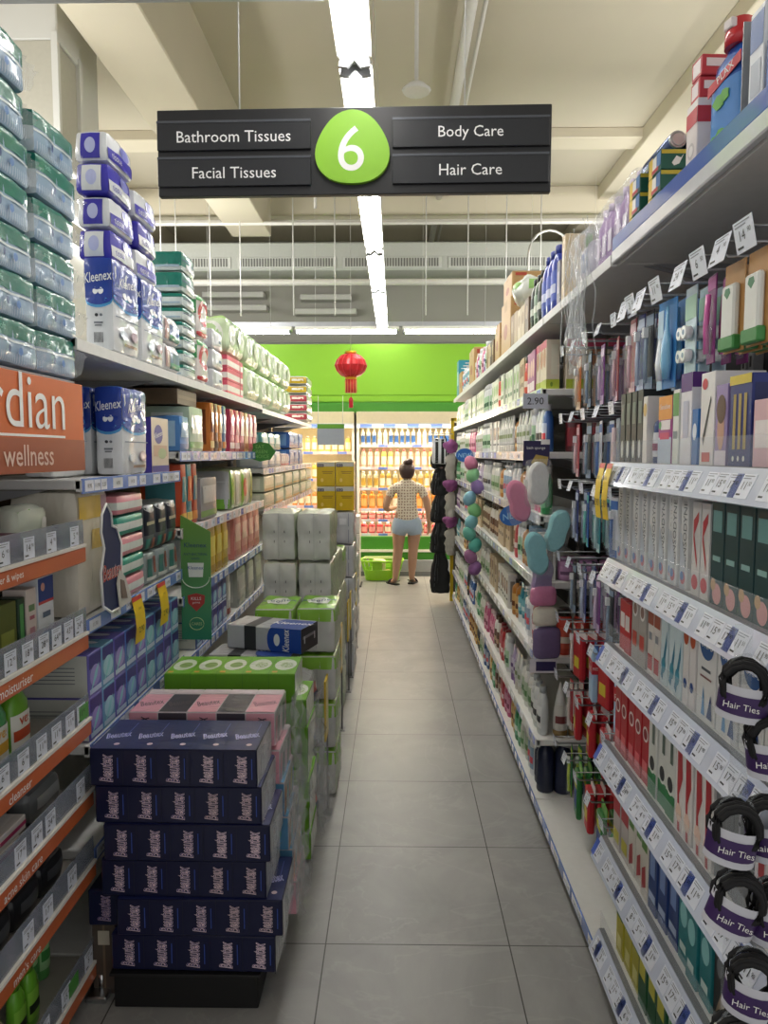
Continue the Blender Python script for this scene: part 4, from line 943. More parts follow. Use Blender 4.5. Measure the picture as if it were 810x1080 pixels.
for k in range(4):
    P('slv', silverpack, (-.565, 3.03, .002+.164*k), jit(.03), 'silvery film wrapped pack from the floor up', 'under the grey and black cartons', 'tissue pack', 'silvery packs in the floor pile')
# white toilet roll packs with green printed tops
def rollpack(green):
    def f():
        P_ = []
        if green: P_ = [('FR', 'r', 0, .32, 1.0, .26, W('#86bb3a', .5)), ('T', 'e', 0, 0, .62, .5, W('#e8ece4', .5)), ('T', 't', 'Kleenex', 0, 0, .14, M('#3a5a7a'), 8, .2), ('F', 'r', 0, -.1, .012, .6, W('#a8aaa8'))]
        else: P_ = [('F', 'r', -.12+.3*i, .1-.2*j, .02, .05, M('#4a4c4e')) for i in range(2) for j in range(2)]+[('F', 'r', 0, 0, .008, .95, W('#9c9e9c', .5))]
        return soft('toilet_roll_pack', .182 if green else .176, .3, .215 if green else .25, {'*': W('#cdcec9', .8), 'T': W('#7fb736', .5) if green else W('#c4c9b8', .7), 'R': W('#b2bfa0', .7)}, P_, rolls=(2, 3, 1 if green else 2), amp=.009, wr=.006, r=.02, N=12, seed=15 if green else 16)
    return f
for c, x in enumerate((-.548, -.36)):
    for k in range(2 if c else 2):
        P('gtop', rollpack(True), (x, 3.42+.02*c, .446+.222*k), jit(.03), ('lower', 'upper')[k]+' green topped roll pack high', ('in the pile, shelf side', 'in the pile, aisle side')[c], 'toilet roll pack', 'green topped roll packs')
for c, x in enumerate((-.548, -.36)):
    for k in range(2):
        P('wroll', rollpack(False), (x, 3.43, .001+.2*k if False else .001+.202*k), 0, ('lower', 'upper')[k]+' greyish toilet roll pack near the floor', ('on the shelf side, under the green topped packs', 'on the aisle side, under the green topped packs')[c], 'toilet roll pack') if False else P('gtop', rollpack(True), (x, 3.43, .0015+.222*k), 0, ('lower', 'upper')[k]+' green topped roll pack at the bottom', ('of the pile on the shelf side', 'of the pile on the aisle side')[c], 'toilet roll pack', 'green topped roll packs')
for c, x in enumerate((-.597, -.412)):
    for k in range(5):
        P('wroll', rollpack(False), (x, 3.88+jit(.01), .001+.257*k), jit(.03), 'white toilet roll pack from the floor up', ('in the tall column nearer the shelves', 'in the tall column nearer the aisle')[c], 'toilet roll pack', 'white roll packs in tall columns')
for c in range(2):
    for k in range(4 if c == 0 else 3):
        P('wroll', lambda: None, (-.41-.0*c, 4.24+.35*c, .001+.257*k), jit(.03), 'white toilet roll pack from the floor up', ('in the column behind the tall ones', 'in the last lower column')[c], 'toilet roll pack', 'white roll packs in tall columns')
P('gtop', lambda: None, (-.41, 4.59, .774), 0, 'green topped roll pack capping', 'the last lower column of white packs', 'toilet roll pack', 'green topped roll packs')
# yellow cartons
def yellow_carton():
    return carton('tissue_carton', .128, .24, .17, W('#d4b414', .25), [('F', 'r', .0, .40, .98, .18, W('#c8c8c0', .5)), ('F', 'r', -.28, .35, .35, .12, C('#23284a')), ('F', 't', 'ECO', -.28, .35, .07, WHITE), ('F', 'r', .1, .1, .6, .03, C('#8a6a10')), ('F', 'r', .1, .03, .5, .03, C('#8a6a10')), ('F', 'e', -.2, -.25, .16, .16, C('#e8d070')), ('R', 'r', 0, 0, .98, .98, W('#b8b090', .6))], .004)
def white_carton():
    return soft('tissue_pack', .128, .26, .23, {'*': W('#bfc3c8', .6)}, [('F', 'r', .2, 0, .04, .9, W('#8a94a4')), ('F', 'r', -.1, .2, .4, .2, W('#dfe2e6')), ('R', 'r', 0, 0, .6, .6, W('#d2d4d6'))], rolls=(2, 2, 2), amp=.008, wr=.005, r=.02, seed=19)
for c, x in enumerate((-.488, -.355)):
    for k in range(7):
        if k < 5: P('wc', white_carton, (x, 5.27, .002+.2345*k), 0, 'white wrapped pack from the floor up', ('under the yellow cartons, shelf side', 'under the yellow cartons, aisle side')[c], 'tissue pack', 'white packs under the yellow cartons')
        else: P('yc', yellow_carton, (x, 5.27, .005+.2345*5+.172*(k-5)), 0, ('lower', 'upper')[k-5]+' yellow tissue carton', ('nearer the shelves, stacked in the floor pile', 'nearer the aisle, stacked in the floor pile')[c], 'carton', 'yellow cartons in the floor pile')
for c in range(3):
    for k in range(5 - c):
        P('wc', lambda: None, (-.39, 5.68+.36*c, .002+.2345*k), jit(.03), 'white wrapped pack from the floor up', ('in the stack just behind the yellow cartons', 'in the stack second behind the yellow cartons', 'in the last stack towards the fridge')[c], 'tissue pack', 'white packs behind the yellow cartons')
def film_sheet(H, L, seed):
    def f():
        mb = MB(); K, J_ = 10, 14; g = []
        for j in range(J_+1):
            for i in range(K+1):
                t = j/J_; q = Vector((seed, i*.55, j*.45))
                g.append((.035*noise.noise(q*1.3)+.03*(1-t)+.012*noise.noise(q*3), L*(i/K-.5)*(1-.35*t*(i % 2))+.015*noise.noise(q*2.1), H*t))
        mb.add(g, [(j*(K+1)+i, j*(K+1)+i+1, (j+1)*(K+1)+i+1, (j+1)*(K+1)+i) for j in range(J_) for i in range(K)], FILM, True)
        return mb.build('plastic_film')
    return f
for i, (x, y, z, H_, L_, w_) in enumerate(((-.325, 2.27, .14, .40, .24, 'low on the navy pile corner'), (-.335, 2.42, .38, .40, .24, 'over the bright patterned bundles'), (-.295, 2.72, .16, .45, .24, 'down the side of the green bundles'), (-.325, 2.98, .10, .5, .22, 'under the grey and black cartons'))):
    P('film%d' % i, film_sheet(H_, L_, i*7.3), (x, y, z), jit(.1), 'crinkled clear film sheet hanging', w_, 'plastic film', 'film sheets on the floor pile')
# yellow price cards on stands along the aisle side of the pile
def price_stand():
    o = empty('price_stand')
    mb = MB(); mb.tube([(0, 0, 0), (0, 0, .62)], .005, M('#77787a', rough=.4)); mb.box((-.018, -.03, 0), (.018, .03, .005), M('#77787a', rough=.4), .001); mb.build('stand', o)
    mb = MB(); mb.box((-.004, -.10, .36), (.004, .02, .62), M('#d8b832', rough=.4), .001); mb.box((.0042, -.09, .38), (.0048, .01, .60), M('#e8dca0', rough=.4)); mb.build('price_card', o)
    return o
for i, y in enumerate((3.12, 3.64, 4.10, 4.78, 5.10, 5.9)):
    P('pst', price_stand, (-.296-.004*i, y, 0), 0, 'slim stand with yellow price card', 'along the floor pile from the navy bundles', 'price stand', 'price stands along the floor pile')
# ---- goods in the pharmacy bay
def pbox(key, w, d, h, base_, prints, y, z, desc, place, cat='box', back=.03, **k):
    return PL(key, lambda: carton('medicine_box', w, d, h, C(base_), prints), y, z, w, d, desc, place, cat, x=XL-.01, back=back, **k)
F_ = 'F'
pbox('ph1', .22, .05, .06, '#6a3048', [('F', 'r', .2, 0, .4, .6, C('#8f4a66')), ('L', 'r', 0, 0, .9, .9, C('#7a3a54'))], 1.56, 1.325, 'maroon flat box', 'lying behind the top price tickets of the pharmacy bay')
P('ph1', lambda: None, (XL-.115, 1.70, 1.39), LRZ+.15, 'maroon flat box tilted up', 'on another maroon box in the pharmacy bay', 'box', rx=0, ry=.0)
pbox('ph1b', .2, .06, .05, '#3a4a78', [('F', 'r', 0, 0, .9, .4, C('#6f88b8'))], 1.36, 1.325, 'slate blue flat box', 'at the near end of the top pharmacy shelf')
PL('wip', lambda: soft('wipes_pack', .16, .09, .12, {'*': W('#cfd8c8', .4)}, [('F', 'p', [(-.5, -.5), (.05, -.5), (-.1, .5), (-.5, .5)], W('#6fae3c')), ('F', 'e', .25, 0, .3, .5, W('#f0f2ee'))], rolls=(1, 1, 1), amp=.01, wr=.004, r=.03, seed=5), 1.82, 1.323, .16, .09, 'green and white wipes pack', 'on the top pharmacy shelf', 'wipes pack', x=XL-.01, back=.05)
pbox('ph2', .085, .06, .15, '#5a6428', [('F', 'r', 0, -.1, .7, .3, C('#8a9440')), ('L', 'r', 0, 0, .9, .9, C('#4a5420'))], 1.66, 1.075, 'olive green box', 'on the second pharmacy shelf')
pbox('ph3', .035, .06, .15, '#1f3a2a', [('F', 'r', 0, 0, .5, .8, C('#58a05a'))], 1.752, 1.075, 'narrow dark green box', 'beside the olive green box')
pbox('ph4', .05, .06, .165, '#dccfc8', [('F', 'r', 0, .2, .6, .1, C('#6a8a5a')), ('F', 'r', 0, -.2, .5, .2, C('#c08a92')), ('F', 'r', 0, .05, .5, .06, C('#b06070'))], 1.795, 1.075, 'cream and pink slim box', 'on the second pharmacy shelf')
pbox('ph5', .085, .06, .185, '#dfe3e8', [('F', 'r', 0, .30, .98, .36, C('#22408a')), ('F', 'r', 0, .13, .98, .04, C('#c04040')), ('F', 'e', -.2, .35, .25, .12, C('#d89a8a')), ('F', 'r', 0, -.05, .5, .08, C('#5a6a80')), ('F', 'e', 0, -.4, 1, .25, C('#4f9ad0'))], 1.855, 1.075, 'white box with blue top and blue wave', 'on the second pharmacy shelf')
pbox('ph6', .07, .05, .06, '#d8d04a', [('F', 'r', 0, 0, .8, .5, C('#b8a828'))], 1.755, 1.075, 'small yellow box', 'in front of the cream and pink box', back=-.0+.018) if False else None
PL('phb', lambda: bottle('round', .12, .05, '#2f6fb0', '#dfe6ee', '#e0e8f0'), 1.555, 1.072, .05, .05, 'small blue bottle with white cap', 'at the near end of the second pharmacy shelf', 'bottle', x=XL-.01, back=.035)
for i, (y, c1, c2) in enumerate(((1.63, '#3f9a5a', '#e0b040'), (1.735, '#6fae30', '#c05030'))):
    PL('stv%d' % i, lambda: bottle('flat', .19, .09, c1, '#e8ece4', '#e6e8e0', c2, .05, text='Ives'), y, .822, .09, .05, ('sea green', 'lime green')[i]+' lotion bottle with white fruit label', 'on the third pharmacy shelf', 'bottle', x=XL-.01, back=.04)
PL('ctb', lambda: bottle('tottle', .15, .055, '#d8d4a8', '#c8c080'), 1.55, .822, .055, .033, 'cream squeeze tube', 'beside the sea green lotion bottle', 'tube', x=XL-.01, back=.04)
for i in range(2):
    pbox('lie', .12, .09, .035, '#d8d4d4', [('F', 'r', 0, 0, 1, .3, C('#b03a6a')), ('T', 'r', 0, 0, .9, .5, C('#e8e4e4'))], 1.60+.03*i, .613+.037*i, ('lower', 'upper')[i]+' white box with magenta stripe', 'lying on the fourth pharmacy shelf')
PL('yb', lambda: bottle('tottle', .12, .05, '#d8b83c', '#c09a28'), 1.535, .612, .05, .03, 'yellow squeeze tube', 'beside the magenta striped boxes', 'tube', x=XL-.01, back=.03)
PL('dbag', lambda: soft('wipes_pack', .17, .08, .1, {'*': W('#6a6e70', .5)}, [('F', 'r', 0, .1, .7, .3, W('#9a9ea0'))], rolls=(1, 1, 1), amp=.012, wr=.006, r=.03, seed=25), 1.80, .612, .17, .08, 'dark grey wipes pouch', 'on the fourth pharmacy shelf', 'wipes pack', x=XL-.01, back=.04)
for i in range(3):
    PL('dpc', lambda: soft('wipes_pack', .13, .06, .09, {'*': W('#26282c', .5)}, [('F', 'r', 0, .1, .6, .3, W('#54585e'))], rolls=(1, 1, 1), amp=.01, wr=.006, r=.02, seed=26), 1.56+.14*i, .397, .13, .06, 'black foil pouch from the near end', 'of the fifth pharmacy shelf', 'pouch', 'black foil pouches', x=XL-.01, back=.04)
for i in range(2):
    PL('cyl', lambda: bottle('round', .22, .055, '#5fae5c', '#4f9a4c', '#9ccf94', '#3f8a44'), 1.86+.07*i, .102, .055, .055, ('first', 'second')[i]+' tall green bottle', 'on the lowest pharmacy shelf, by the pile', 'bottle', x=XL-.01, back=.09)
for i in range(2):
    PL('gtb', lambda: bottle('flat', .17, .055, '#6ab02c', '#4f9020', '#86c244', '#1a2a18', .035), 1.69+.066*i, .102, .055, .035, ('first', 'second')[i]+' lime green flat bottle with dark oval', 'on the lowest pharmacy shelf', 'bottle', x=XL-.01, back=.04)
PL('beg', lambda: bottle('flat', .15, .07, '#d8b8a0', '#c0a088', '#e0c8b4', '#2a2a30', .04), 1.585, .102, .07, .04, 'beige lotion bottle with dark oval', 'at the near end of the lowest pharmacy shelf', 'bottle', x=XL-.01, back=.04)
# silver levelling foot by the plinth
mb = MB(); mb.box((-.03, -.05, 0), (.03, .05, .02), STEEL, .004); mb.lathe([(.012, .02), (.012, .06)], STEEL, 10); tag(mb.build('levelling_foot', None, (-.86, 2.03, 0)), 'silver levelling foot on the floor beside the black plinth', 'foot')
# ================================================================ HAIR CARE SIDE: FAR SHELVES
def T(h, w, d, prints, base_, nm='carton'): return lambda: carton(nm, w, d, h, C(base_), prints, .0015)
def B(*a, **k): return lambda: bottle(*a, **k)
CAT = {   # key: (builder, width, depth, height, description, category)
 'white_shampoo': (B('flat', .20, .075, '#e4e4e0', '#d8d8d4', '#b9c9b0', '#5a8a50'), .075, .045, 'white flat shampoo bottle with green print', 'bottle'),
 'white_brown': (B('flat', .21, .08, '#e8e6e2', '#5a3a2a', '#6a4634', '#c8a888'), .08, .048, 'white bottle with brown label', 'bottle'),
 'cream_pump': (B('pump', .22, .07, '#e0d8c8', '#3a2c26', '#8a6a50', '#d8c4a8'), .07, .042, 'cream pump bottle with brown label', 'bottle'),
 'white_pump': (B('pump', .22, .072, '#e6e8ea', '#dfe1e4', '#8fa8c0', '#d84a5a'), .072, .043, 'white pump bottle with blue label', 'bottle'),
 'amber': (B('round', .19, .062, '#b8762a', '#2a2422', '#d8b070', '#6a3a1a'), .062, .062, 'amber bottle with dark cap', 'bottle'),
 'red_flat': (B('flat', .2, .08, '#b02a34', '#8a1c26', '#c8505a', '#f0e0e0'), .08, .048, 'red flat shampoo bottle', 'bottle'),
 'pink_flat': (B('flat', .19, .075, '#c85a86', '#e8d0d8', '#e4a0bc', '#8a2a50'), .075, .045, 'pink flat bottle with pale cap', 'bottle'),
 'green_flat': (B('flat', .2, .078, '#2f8a52', '#d8d8d0', '#6ab88a', '#e8f0e8'), .078, .047, 'green flat bottle with white cap', 'bottle'),
 'gold_flat': (B('flat', .2, .078, '#c8922c', '#3a2a1c', '#e0c07a', '#7a4a1a'), .078, .047, 'golden flat bottle with dark cap', 'bottle'),
 'teal_flat': (B('tottle', .2, .075, '#2f8aa0', '#dfe4e4', '#7ac0cc', '#e4f0f0'), .075, .045, 'teal tube standing on white cap', 'tube'),
 'blue_flat': (B('flat', .2, .075, '#2f5a9c', '#c8ccd4', '#c4d0e4', '#d03a4a'), .075, .045, 'blue flat bottle with pale label', 'bottle'),
 'purple_tube': (B('tottle', .19, .066, '#b8a8cc', '#8a6aa8', '#e0d8ea', '#6a4a8a'), .066, .04, 'lilac tube standing on purple cap', 'tube'),
 'white_tube': (B('tottle', .2, .064, '#e4e4e2', '#c8c4bc', '#d4d8d0', '#8a9a70'), .064, .039, 'white tube standing on pale cap', 'tube'),
 'grey_white': (B('flat', .21, .074, '#cfd2d4', '#a8acb0', '#e8eaec', '#2a2a30'), .074, .044, 'silver white bottle with black print', 'bottle'),
 'navy': (B('round', .235, .075, '#141c38', '#10162a', '#18203e'), .075, .075, 'tall navy bottle with navy cap', 'bottle'),
 'cone': (B('cone', .235, .062, '#e6e4e0', '#8a6f42', '#d8d4cc', '#7a3a3a'), .064, .064, 'white cone-shaped tube with gold base', 'tube'),
 'redcan': (B('spray', .2, .066, '#c8402c', '#1a1a1c', '#d85a40', '#f0e0d0'), .066, .066, 'red can with black cap', 'can'),
 'black_can': (B('spray', .21, .055, '#1e1e22', '#2a2a30', '#3a3a44', '#c8a850'), .055, .055, 'black spray can with gold print', 'can'),
 'white_can': (B('spray', .2, .052, '#e0e2e4', '#d8dadc', '#b0d0b0', '#3a6a4a'), .052, .052, 'white spray can with green print', 'can'),
 'whitebox': (T(.19, .075, .05, [('F', 'r', 0, .1, .55, .4, C('#7a4a36')), ('F', 'e', 0, .15, .3, .2, C('#c8a080')), ('F', 'r', 0, -.25, .7, .05, INK), ('R', 'r', 0, 0, .5, .6, C('#8a8078'))], '#e6e4de'), .075, .05, 'white carton with brown picture', 'carton'),
 'creambox': (T(.2, .08, .05, [('F', 'r', 0, .2, .8, .3, C('#8a6a4c')), ('F', 'r', 0, -.15, .5, .1, C('#5a4636')), ('R', 'r', 0, 0, .6, .7, C('#9c8468'))], '#c8b496'), .08, .05, 'cream and brown carton', 'carton'),
 'dyebox': (T(.205, .075, .055, [('FR', 'r', 0, -.40, 1, .2, C('#a8b83a')), ('F', 'e', 0, .15, .7, .4, C('#b07a5a')), ('F', 'r', 0, .42, 1, .16, C('#c84a6a')), ('R', 'r', .1, .1, .5, .6, C('#d8d4c0')), ('R', 'e', -.1, -.4, .2, .1, C('#6a8a2a'))], '#d8ccb8'), .075, .055, 'hair dye carton with lime green foot', 'carton'),
 'pinkbox': (T(.2, .07, .05, [('F', 'e', 0, .1, .7, .4, C('#e8c0b0')), ('F', 'r', 0, -.3, .8, .2, C('#f0e0e4')), ('R', 'r', 0, 0, .3, .7, C('#d8a0b8'))], '#b06a96'), .07, .05, 'mauve hair dye carton', 'carton'),
 'greenbox': (T(.19, .07, .05, [('F', 'e', 0, .15, .6, .35, C('#8ab860')), ('F', 'r', 0, -.2, .7, .1, C('#3a7a3a')), ('R', 'r', 0, .2, .7, .3, C('#7aae58'))], '#dfe4d4'), .07, .05, 'white and green carton', 'carton'),
 'bluebox': (T(.2, .08, .05, [('F', 'r', 0, .2, .8, .2, C('#e0e8f0')), ('F', 'e', 0, -.15, .6, .3, C('#70b0d0'))], '#2f6f9c'), .08, .05, 'teal blue carton', 'carton'),
 'pinkjar': (lambda: jar(.062, .038, '#c8507a', '#a83a64', '#e8c0d0'), .078, .078, 'pink jar', 'jar'),
 'whitejar': (lambda: jar(.075, .042, '#e4e2dc', '#6a9a5a', '#b8d0a8'), .086, .086, 'white jar with green lid', 'jar'),
}
ROWS = {  # level: per bay the runs, nearest first
 .10: [['navy:2', 'white_pump:2', 'white_shampoo:2', 'green_flat:2', 'gold_flat:2'], ['pink_flat:2', 'red_flat:2', 'white_brown:2', 'green_flat:2', 'gold_flat:2'], ['blue_flat:2', 'white_shampoo:3', 'black_can:3', 'gold_flat:2'], ['amber:3', 'white_pump:3', 'blue_flat:3'], ['white_shampoo:3', 'gold_flat:3', 'green_flat:2']],
 .36: [['grey_white:3', 'white_shampoo:3', 'white_tube:2', 'purple_tube:2'], ['white_can:2', 'red_flat:3', 'white_brown:2', 'pink_flat:3'], ['pink_flat:2', 'white_shampoo:3', 'green_flat:3', 'white_tube:2'], ['blue_flat:3', 'black_can:3', 'white_pump:3'], ['white_shampoo:4', 'grey_white:4']],
 .72: [['blue_flat:2', 'red_flat:1', 'white_pump:2', 'teal_flat:2', 'amber:2'], ['whitebox:5', 'creambox:4'], ['white_shampoo:4', 'whitebox:4'], ['green_flat:3', 'white_brown:3', 'gold_flat:3'], ['white_tube:4', 'teal_flat:4']],
 1.04: [['whitebox:2', 'bluebox:2', 'amber:2', 'white_can:2', 'red_flat:1', 'cream_pump:1'], ['creambox:5', 'white_brown:4'], ['cream_pump:4', 'creambox:4'], ['white_shampoo:5', 'white_pump:3'], ['grey_white:4', 'purple_tube:4']],
 1.32: [['green_flat:1', 'pink_flat:2', 'white_tube:3', 'amber:2', 'grey_white:2'], ['white_pump:3', 'amber:2', 'white_shampoo:4'], ['grey_white:4', 'purple_tube:4'], ['white_shampoo:5', 'white_tube:4'], ['white_can:5', 'green_flat:4']],
 1.585: [['blue_flat:1', 'grey_white:2', 'white_can:1', 'whitejar:1', 'white_tube:5', 'amber:1'], ['white_tube:6', 'whitebox:4'], ['white_can:5', 'white_tube:5'], ['pink_flat:4', 'white_shampoo:4'], ['white_tube:5', 'white_can:5']],
 1.845: [['dyebox:3', 'pinkbox:3', 'redcan:1', 'creambox:2', 'greenbox:2'], ['greenbox:5', 'redcan:1', 'greenbox:4'], ['white_can:5', 'greenbox:5'], ['greenbox:6', 'white_can:4'], ['greenbox:5', 'white_shampoo:4']],
}
LVN = {.10: 'on the base shelf', .36: 'on the knee-high shelf', .72: 'on the thigh-high shelf', 1.04: 'on the waist-high shelf', 1.32: 'on the chest-high shelf', 1.585: 'on the eye-level shelf', 1.845: 'on the second shelf'}
BYN = ['behind the sponges', 'of the second bay', 'of the third bay', 'of the fourth bay', 'of the last bay']
for z, bays in ROWS.items():
    for b, runs in enumerate(bays):
        y = RY[b]+.045; end = RY[b+1]-.03
        tot = sum(CAT[r.split(':')[0]][1]*int(r.split(':')[1]) for r in runs); n_ = sum(int(r.split(':')[1]) for r in runs)
        gap = max(.004, min(.03, (end-y-tot)/max(1, n_)))
        for r in runs:
            k, n = r.split(':'); bd, w, d, desc, cat = CAT[k]
            for i in range(int(n)):
                if y+w > end+.01: break
                PR('cat_'+k, bd, y, z+.001, w, d, desc, LVN[z]+' '+BYN[b], cat, desc.replace(' with', 's with', 1) if False else 'hair and body care row', back=.022+abs(jit(.012)), )
                y += w+gap
# the bay end seen through the toothbrush bay
for i in range(4):
    P('cat_cone', CAT['cone'][0], (.645+.066*i, 3.1, .361) if i else (.70+.066*3+.0, 3.1, .361), RRZ, CAT['cone'][3], 'across the end of the knee-high shelf', 'tube', 'cone tubes at the shelf end') if False else None
for i in range(4):
    P('cat_cone', CAT['cone'][0], (.715+.068*i, 3.115, .361), 0, CAT['cone'][3], 'from the aisle, across the knee-high shelf end', 'tube', 'cone tubes at the shelf end')
for i in range(2):
    P('cat_navy', CAT['navy'][0], (.735+.095*i, 3.13, .101), 0, CAT['navy'][3], 'set back behind others on the base shelf end', 'bottle', 'navy bottles at the shelf end')
for i in range(3):
    P('cat_redcan', CAT['redcan'][0], (.725+.075*i, 3.12, .721), 0, 'red can with black cap', 'from the aisle, at the thigh-high shelf end', 'can', 'red cans at the shelf end')
for i in range(3):
    P('pursp', lambda: bottle('spray', .1, .085, '#a87aa0', '#a87aa0', '#b88ab0', '#6a4a6a'), (.735+.09*i, 3.13, 1.041), 0, 'short mauve tub', 'from the aisle, at the waist-high shelf end', 'tub', 'mauve tubs at the shelf end')
for i in range(4):
    P('cat_dyebox', CAT['dyebox'][0], (.745+.085*i, 3.12, 1.846), 0, 'hair dye carton with lime green foot', 'across the second shelf end', 'carton', 'hair dye cartons at the shelf end')
for i in range(3):
    P('dkb', lambda: bottle('round', .17, .07, '#5a1a20', '#2a1012', '#8a2a30'), (.75+.09*i, 3.12, 1.586), 0, 'dark red bottle with black cap', 'across the end of the eye-level shelf', 'bottle', 'dark red bottles at the shelf end')
for i in range(3):
    P('jrs', CAT['pinkjar'][0], (XR+.065, 3.80, 1.587+.063*i), RRZ, ('lowest', 'middle', 'topmost')[i]+' pink jar of three', 'stacked at the back edge of the eye-level shelf' if False else 'stacked among white tubes on the eye-level shelf', 'jar') if False else None

# ---- the top shelf, from the camera end
def rt(key, y, w, d, h, base_, prints, desc, place, cat='carton', group=None, z=2.137, back=.01, **k):
    return PR(key, lambda: carton('carton', w, d, h, C(base_), prints, .0015), y, z, w, d, desc, place, cat, group, x=XR+.0, back=back, **k)
# mouthwash, toothpaste cartons
o = empty('mouthwash_bottle'); tag(o, 'blue mouthwash bottle with red flip cap and green leaves', 'bottle')
mb = MB(); bm_ = M('#2a62b8', rough=.2, coat=.5)
mb.lathe([(.048, 0), (.052, .01), (.052, .15), (.046, .185), (.026, .205), (.024, .215)], bm_, 20, 1, .6, power=3.2)
lab_patch(mb, .052, .02, .15, M('#3f86d0', rough=.3), 1, .6, -160, -20, 12, power=3.2)
for (cx, cz, r) in ((-.012, .115, .014), (.004, .122, .012), (-.02, .04, .016), (-.004, .05, .014), (.01, .036, .012)):
    mb.slab([(cx+r*1.3*math.cos(2*PI*i/10)*(1 if i % 2 else .7), cz+r*math.sin(2*PI*i/10)) for i in range(10)], (0, -.0345, 0), (1, 0, 0), (0, 0, 1), .001, M('#5fae3c', rough=.4))
mb.slab([(-.045, .135), (.045, .165), (.045, .185), (-.045, .155)], (0, -.0338, 0), (1, 0, 0), (0, 0, 1), .002, M('#c82f3a', rough=.4)); mb.text('PLAX', (.005, -.034, .163), (1, .0, .3), (-.3, 0, 1), .014, WHITE)
for sgn in (1,):   # the side seen down the aisle
    mb.slab([(-.02, .03), (.02, .03), (.02, .14), (-.02, .14)], (.0525, 0, 0), (0, 1, 0), (0, 0, 1), .001, M('#3f86d0', rough=.3)); mb.slab([(-.022, .115), (.024, .14), (.024, .16), (-.022, .135)], (.0535, 0, 0), (0, 1, 0), (0, 0, 1), .002, M('#c82f3a', rough=.4))
    for (cx, cz, r) in ((0, .05, .014), (.008, .062, .012), (-.004, .10, .012)): mb.slab([(cx+r*math.cos(2*PI*i/10)*(1 if i % 2 else .7), cz+r*math.sin(2*PI*i/10)) for i in range(10)], (.0545, 0, 0), (0, 1, 0), (0, 0, 1), .001, M('#5fae3c', rough=.4))
mb.build('bottle', o)
mb = MB(); mb.lathe([(.028, .213), (.028, .24), (.022, .246), (.022, .262), (.018, .264)], M('#cc2230', rough=.3, coat=.4), 16); mb.box((-.012, -.029, .243), (.012, -.01, .262), M('#e8e0e0', rough=.3), .002); mb.build('cap', o)
o.location = (XR+.055, 1.475, 2.136); o.rotation_euler = (0, 0, RRZ+.25)
rt('redw', 1.555, .055, .15, .16, '#e4dcda', [('FR', 'r', 0, .3, 1, .2, C('#c23a44')), ('FR', 'e', 0, -.1, .6, .2, C('#c8c0c0')), ('FR', 'e', 0, -.1, .4, .13, C('#e8e2e0'))], 'white toothpaste carton with red band', 'beside the blue mouthwash bottle')
P('redl', lambda: carton('carton', .045, .17, .04, C('#c43c46'), [('R', 'r', 0, .1, .9, .4, C('#f0e6e4')), ('L', 'r', 0, 0, .8, .5, C('#f0e6e4')), ('F', 'r', 0, 0, .7, .7, C('#e8d8d8'))]), (XR+.10, 1.583, 2.30), RRZ, 'lower red and white carton', 'lying atop the banded toothpaste carton', 'carton')
P('redl', None, (XR+.10, 1.583, 2.3415), RRZ+.06, 'upper red and white carton', 'lying atop the banded toothpaste carton', 'carton')
o = empty('shelf_divider', (XR+.012, 1.365, 2.136)); tag(o, 'grey upright shelf divider panel on the top shelf', 'shelf divider')
mb = MB(); mb.slab([(0, 0), (.2, 0), (.2, .14), (.12, .15), (.08, .2), (0, .2)], (0, 0, 0), (1, 0, 0), (0, 0, 1), .003, M('#8e9298', rough=.35)); mb.build('panel', o)
mb = MB(); mb.box((0, -.012, 0), (.2, .012, .003), CLEAR); mb.build('foot', o)
rt('aybx', 1.285, .05, .14, .19, '#dfe4ea', [('FR', 'r', 0, .3, .9, .3, C('#2f5a9c')), ('R', 't', 'A/S', 0, .3, .1, WHITE), ('FR', 'r', 0, -.1, .7, .3, C('#b0b8c4'))], 'white carton with blue band', 'in front of the grey divider panel')
rt('aybx2', 1.225, .05, .14, .12, '#244a94', [('FR', 'r', 0, 0, .7, .4, C('#5f88c8'))], 'deep blue carton', 'at the camera end of the top shelf')
def darlie():
    return carton('carton', .085, .17, .044, C('#14584a'), [('LR', 'r', 0, .36, 1, .2, C('#c8b43c')), ('LR', 'p', [(-.36, -.2), (-.3, .15), (-.24, .05), (-.2, .25), (-.26, -.25), (-.33, -.35)], WHITE), ('LR', 'r', .05, -.05, .3, .12, C('#8fc0b0')), ('LR', 'r', .08, -.25, .3, .12, C('#8fc0b0')), ('F', 'r', -.3, 0, .3, 1, C('#d8b83c')), ('F', 'r', .0, 0, .3, .8, C('#e8e6e0')), ('F', 'r', .32, .1, .3, .7, C('#3f70b0')), ('F', 'r', .05, -.3, .5, .2, C('#b83038'))])
for c, y in enumerate((1.745, 1.89)):
    for k in range(3 if c == 0 else 3):
        PR('drl', darlie, y, 2.137+.0455*k, .085, .17, ('lowest', 'middle', 'topmost')[k]+' green and yellow toothpaste carton', ('in the stack nearer the mouthwash', 'in the stack nearer the lilac packs')[c], 'carton', 'green toothpaste cartons', back=.006)
def can_lying():
    o = empty('spray_can')
    mb = MB(); mb.lathe([(.019, 0), (.021, .004), (.021, .18), (.019, .186)], M('#5a6a94', rough=.25, metal=.6), 18, axis='y'); 
    mb.lathe([(.0185, -.003), (.0205, .001), (.0205, .004)], STEEL, 18, axis='y'); mb.lathe([(.013, -.0045), (.016, -.0028)], STEEL, 18, axis='y'); mb.build('can_body', o)
    mb = MB(); mb.lathe([(.02, .186), (.02, .2), (.016, .205)], M('#c8ccd4', rough=.3), 16, axis='y'); mb.build('cap', o)
    return o
for i in range(2):
    P('cly', can_lying, (XR+.045+.0435*i, 1.752, 2.137+.0455*3+.0215), 0, ('outer', 'inner')[i]+' silver ended spray can', 'lying on the green toothpaste cartons', 'can')
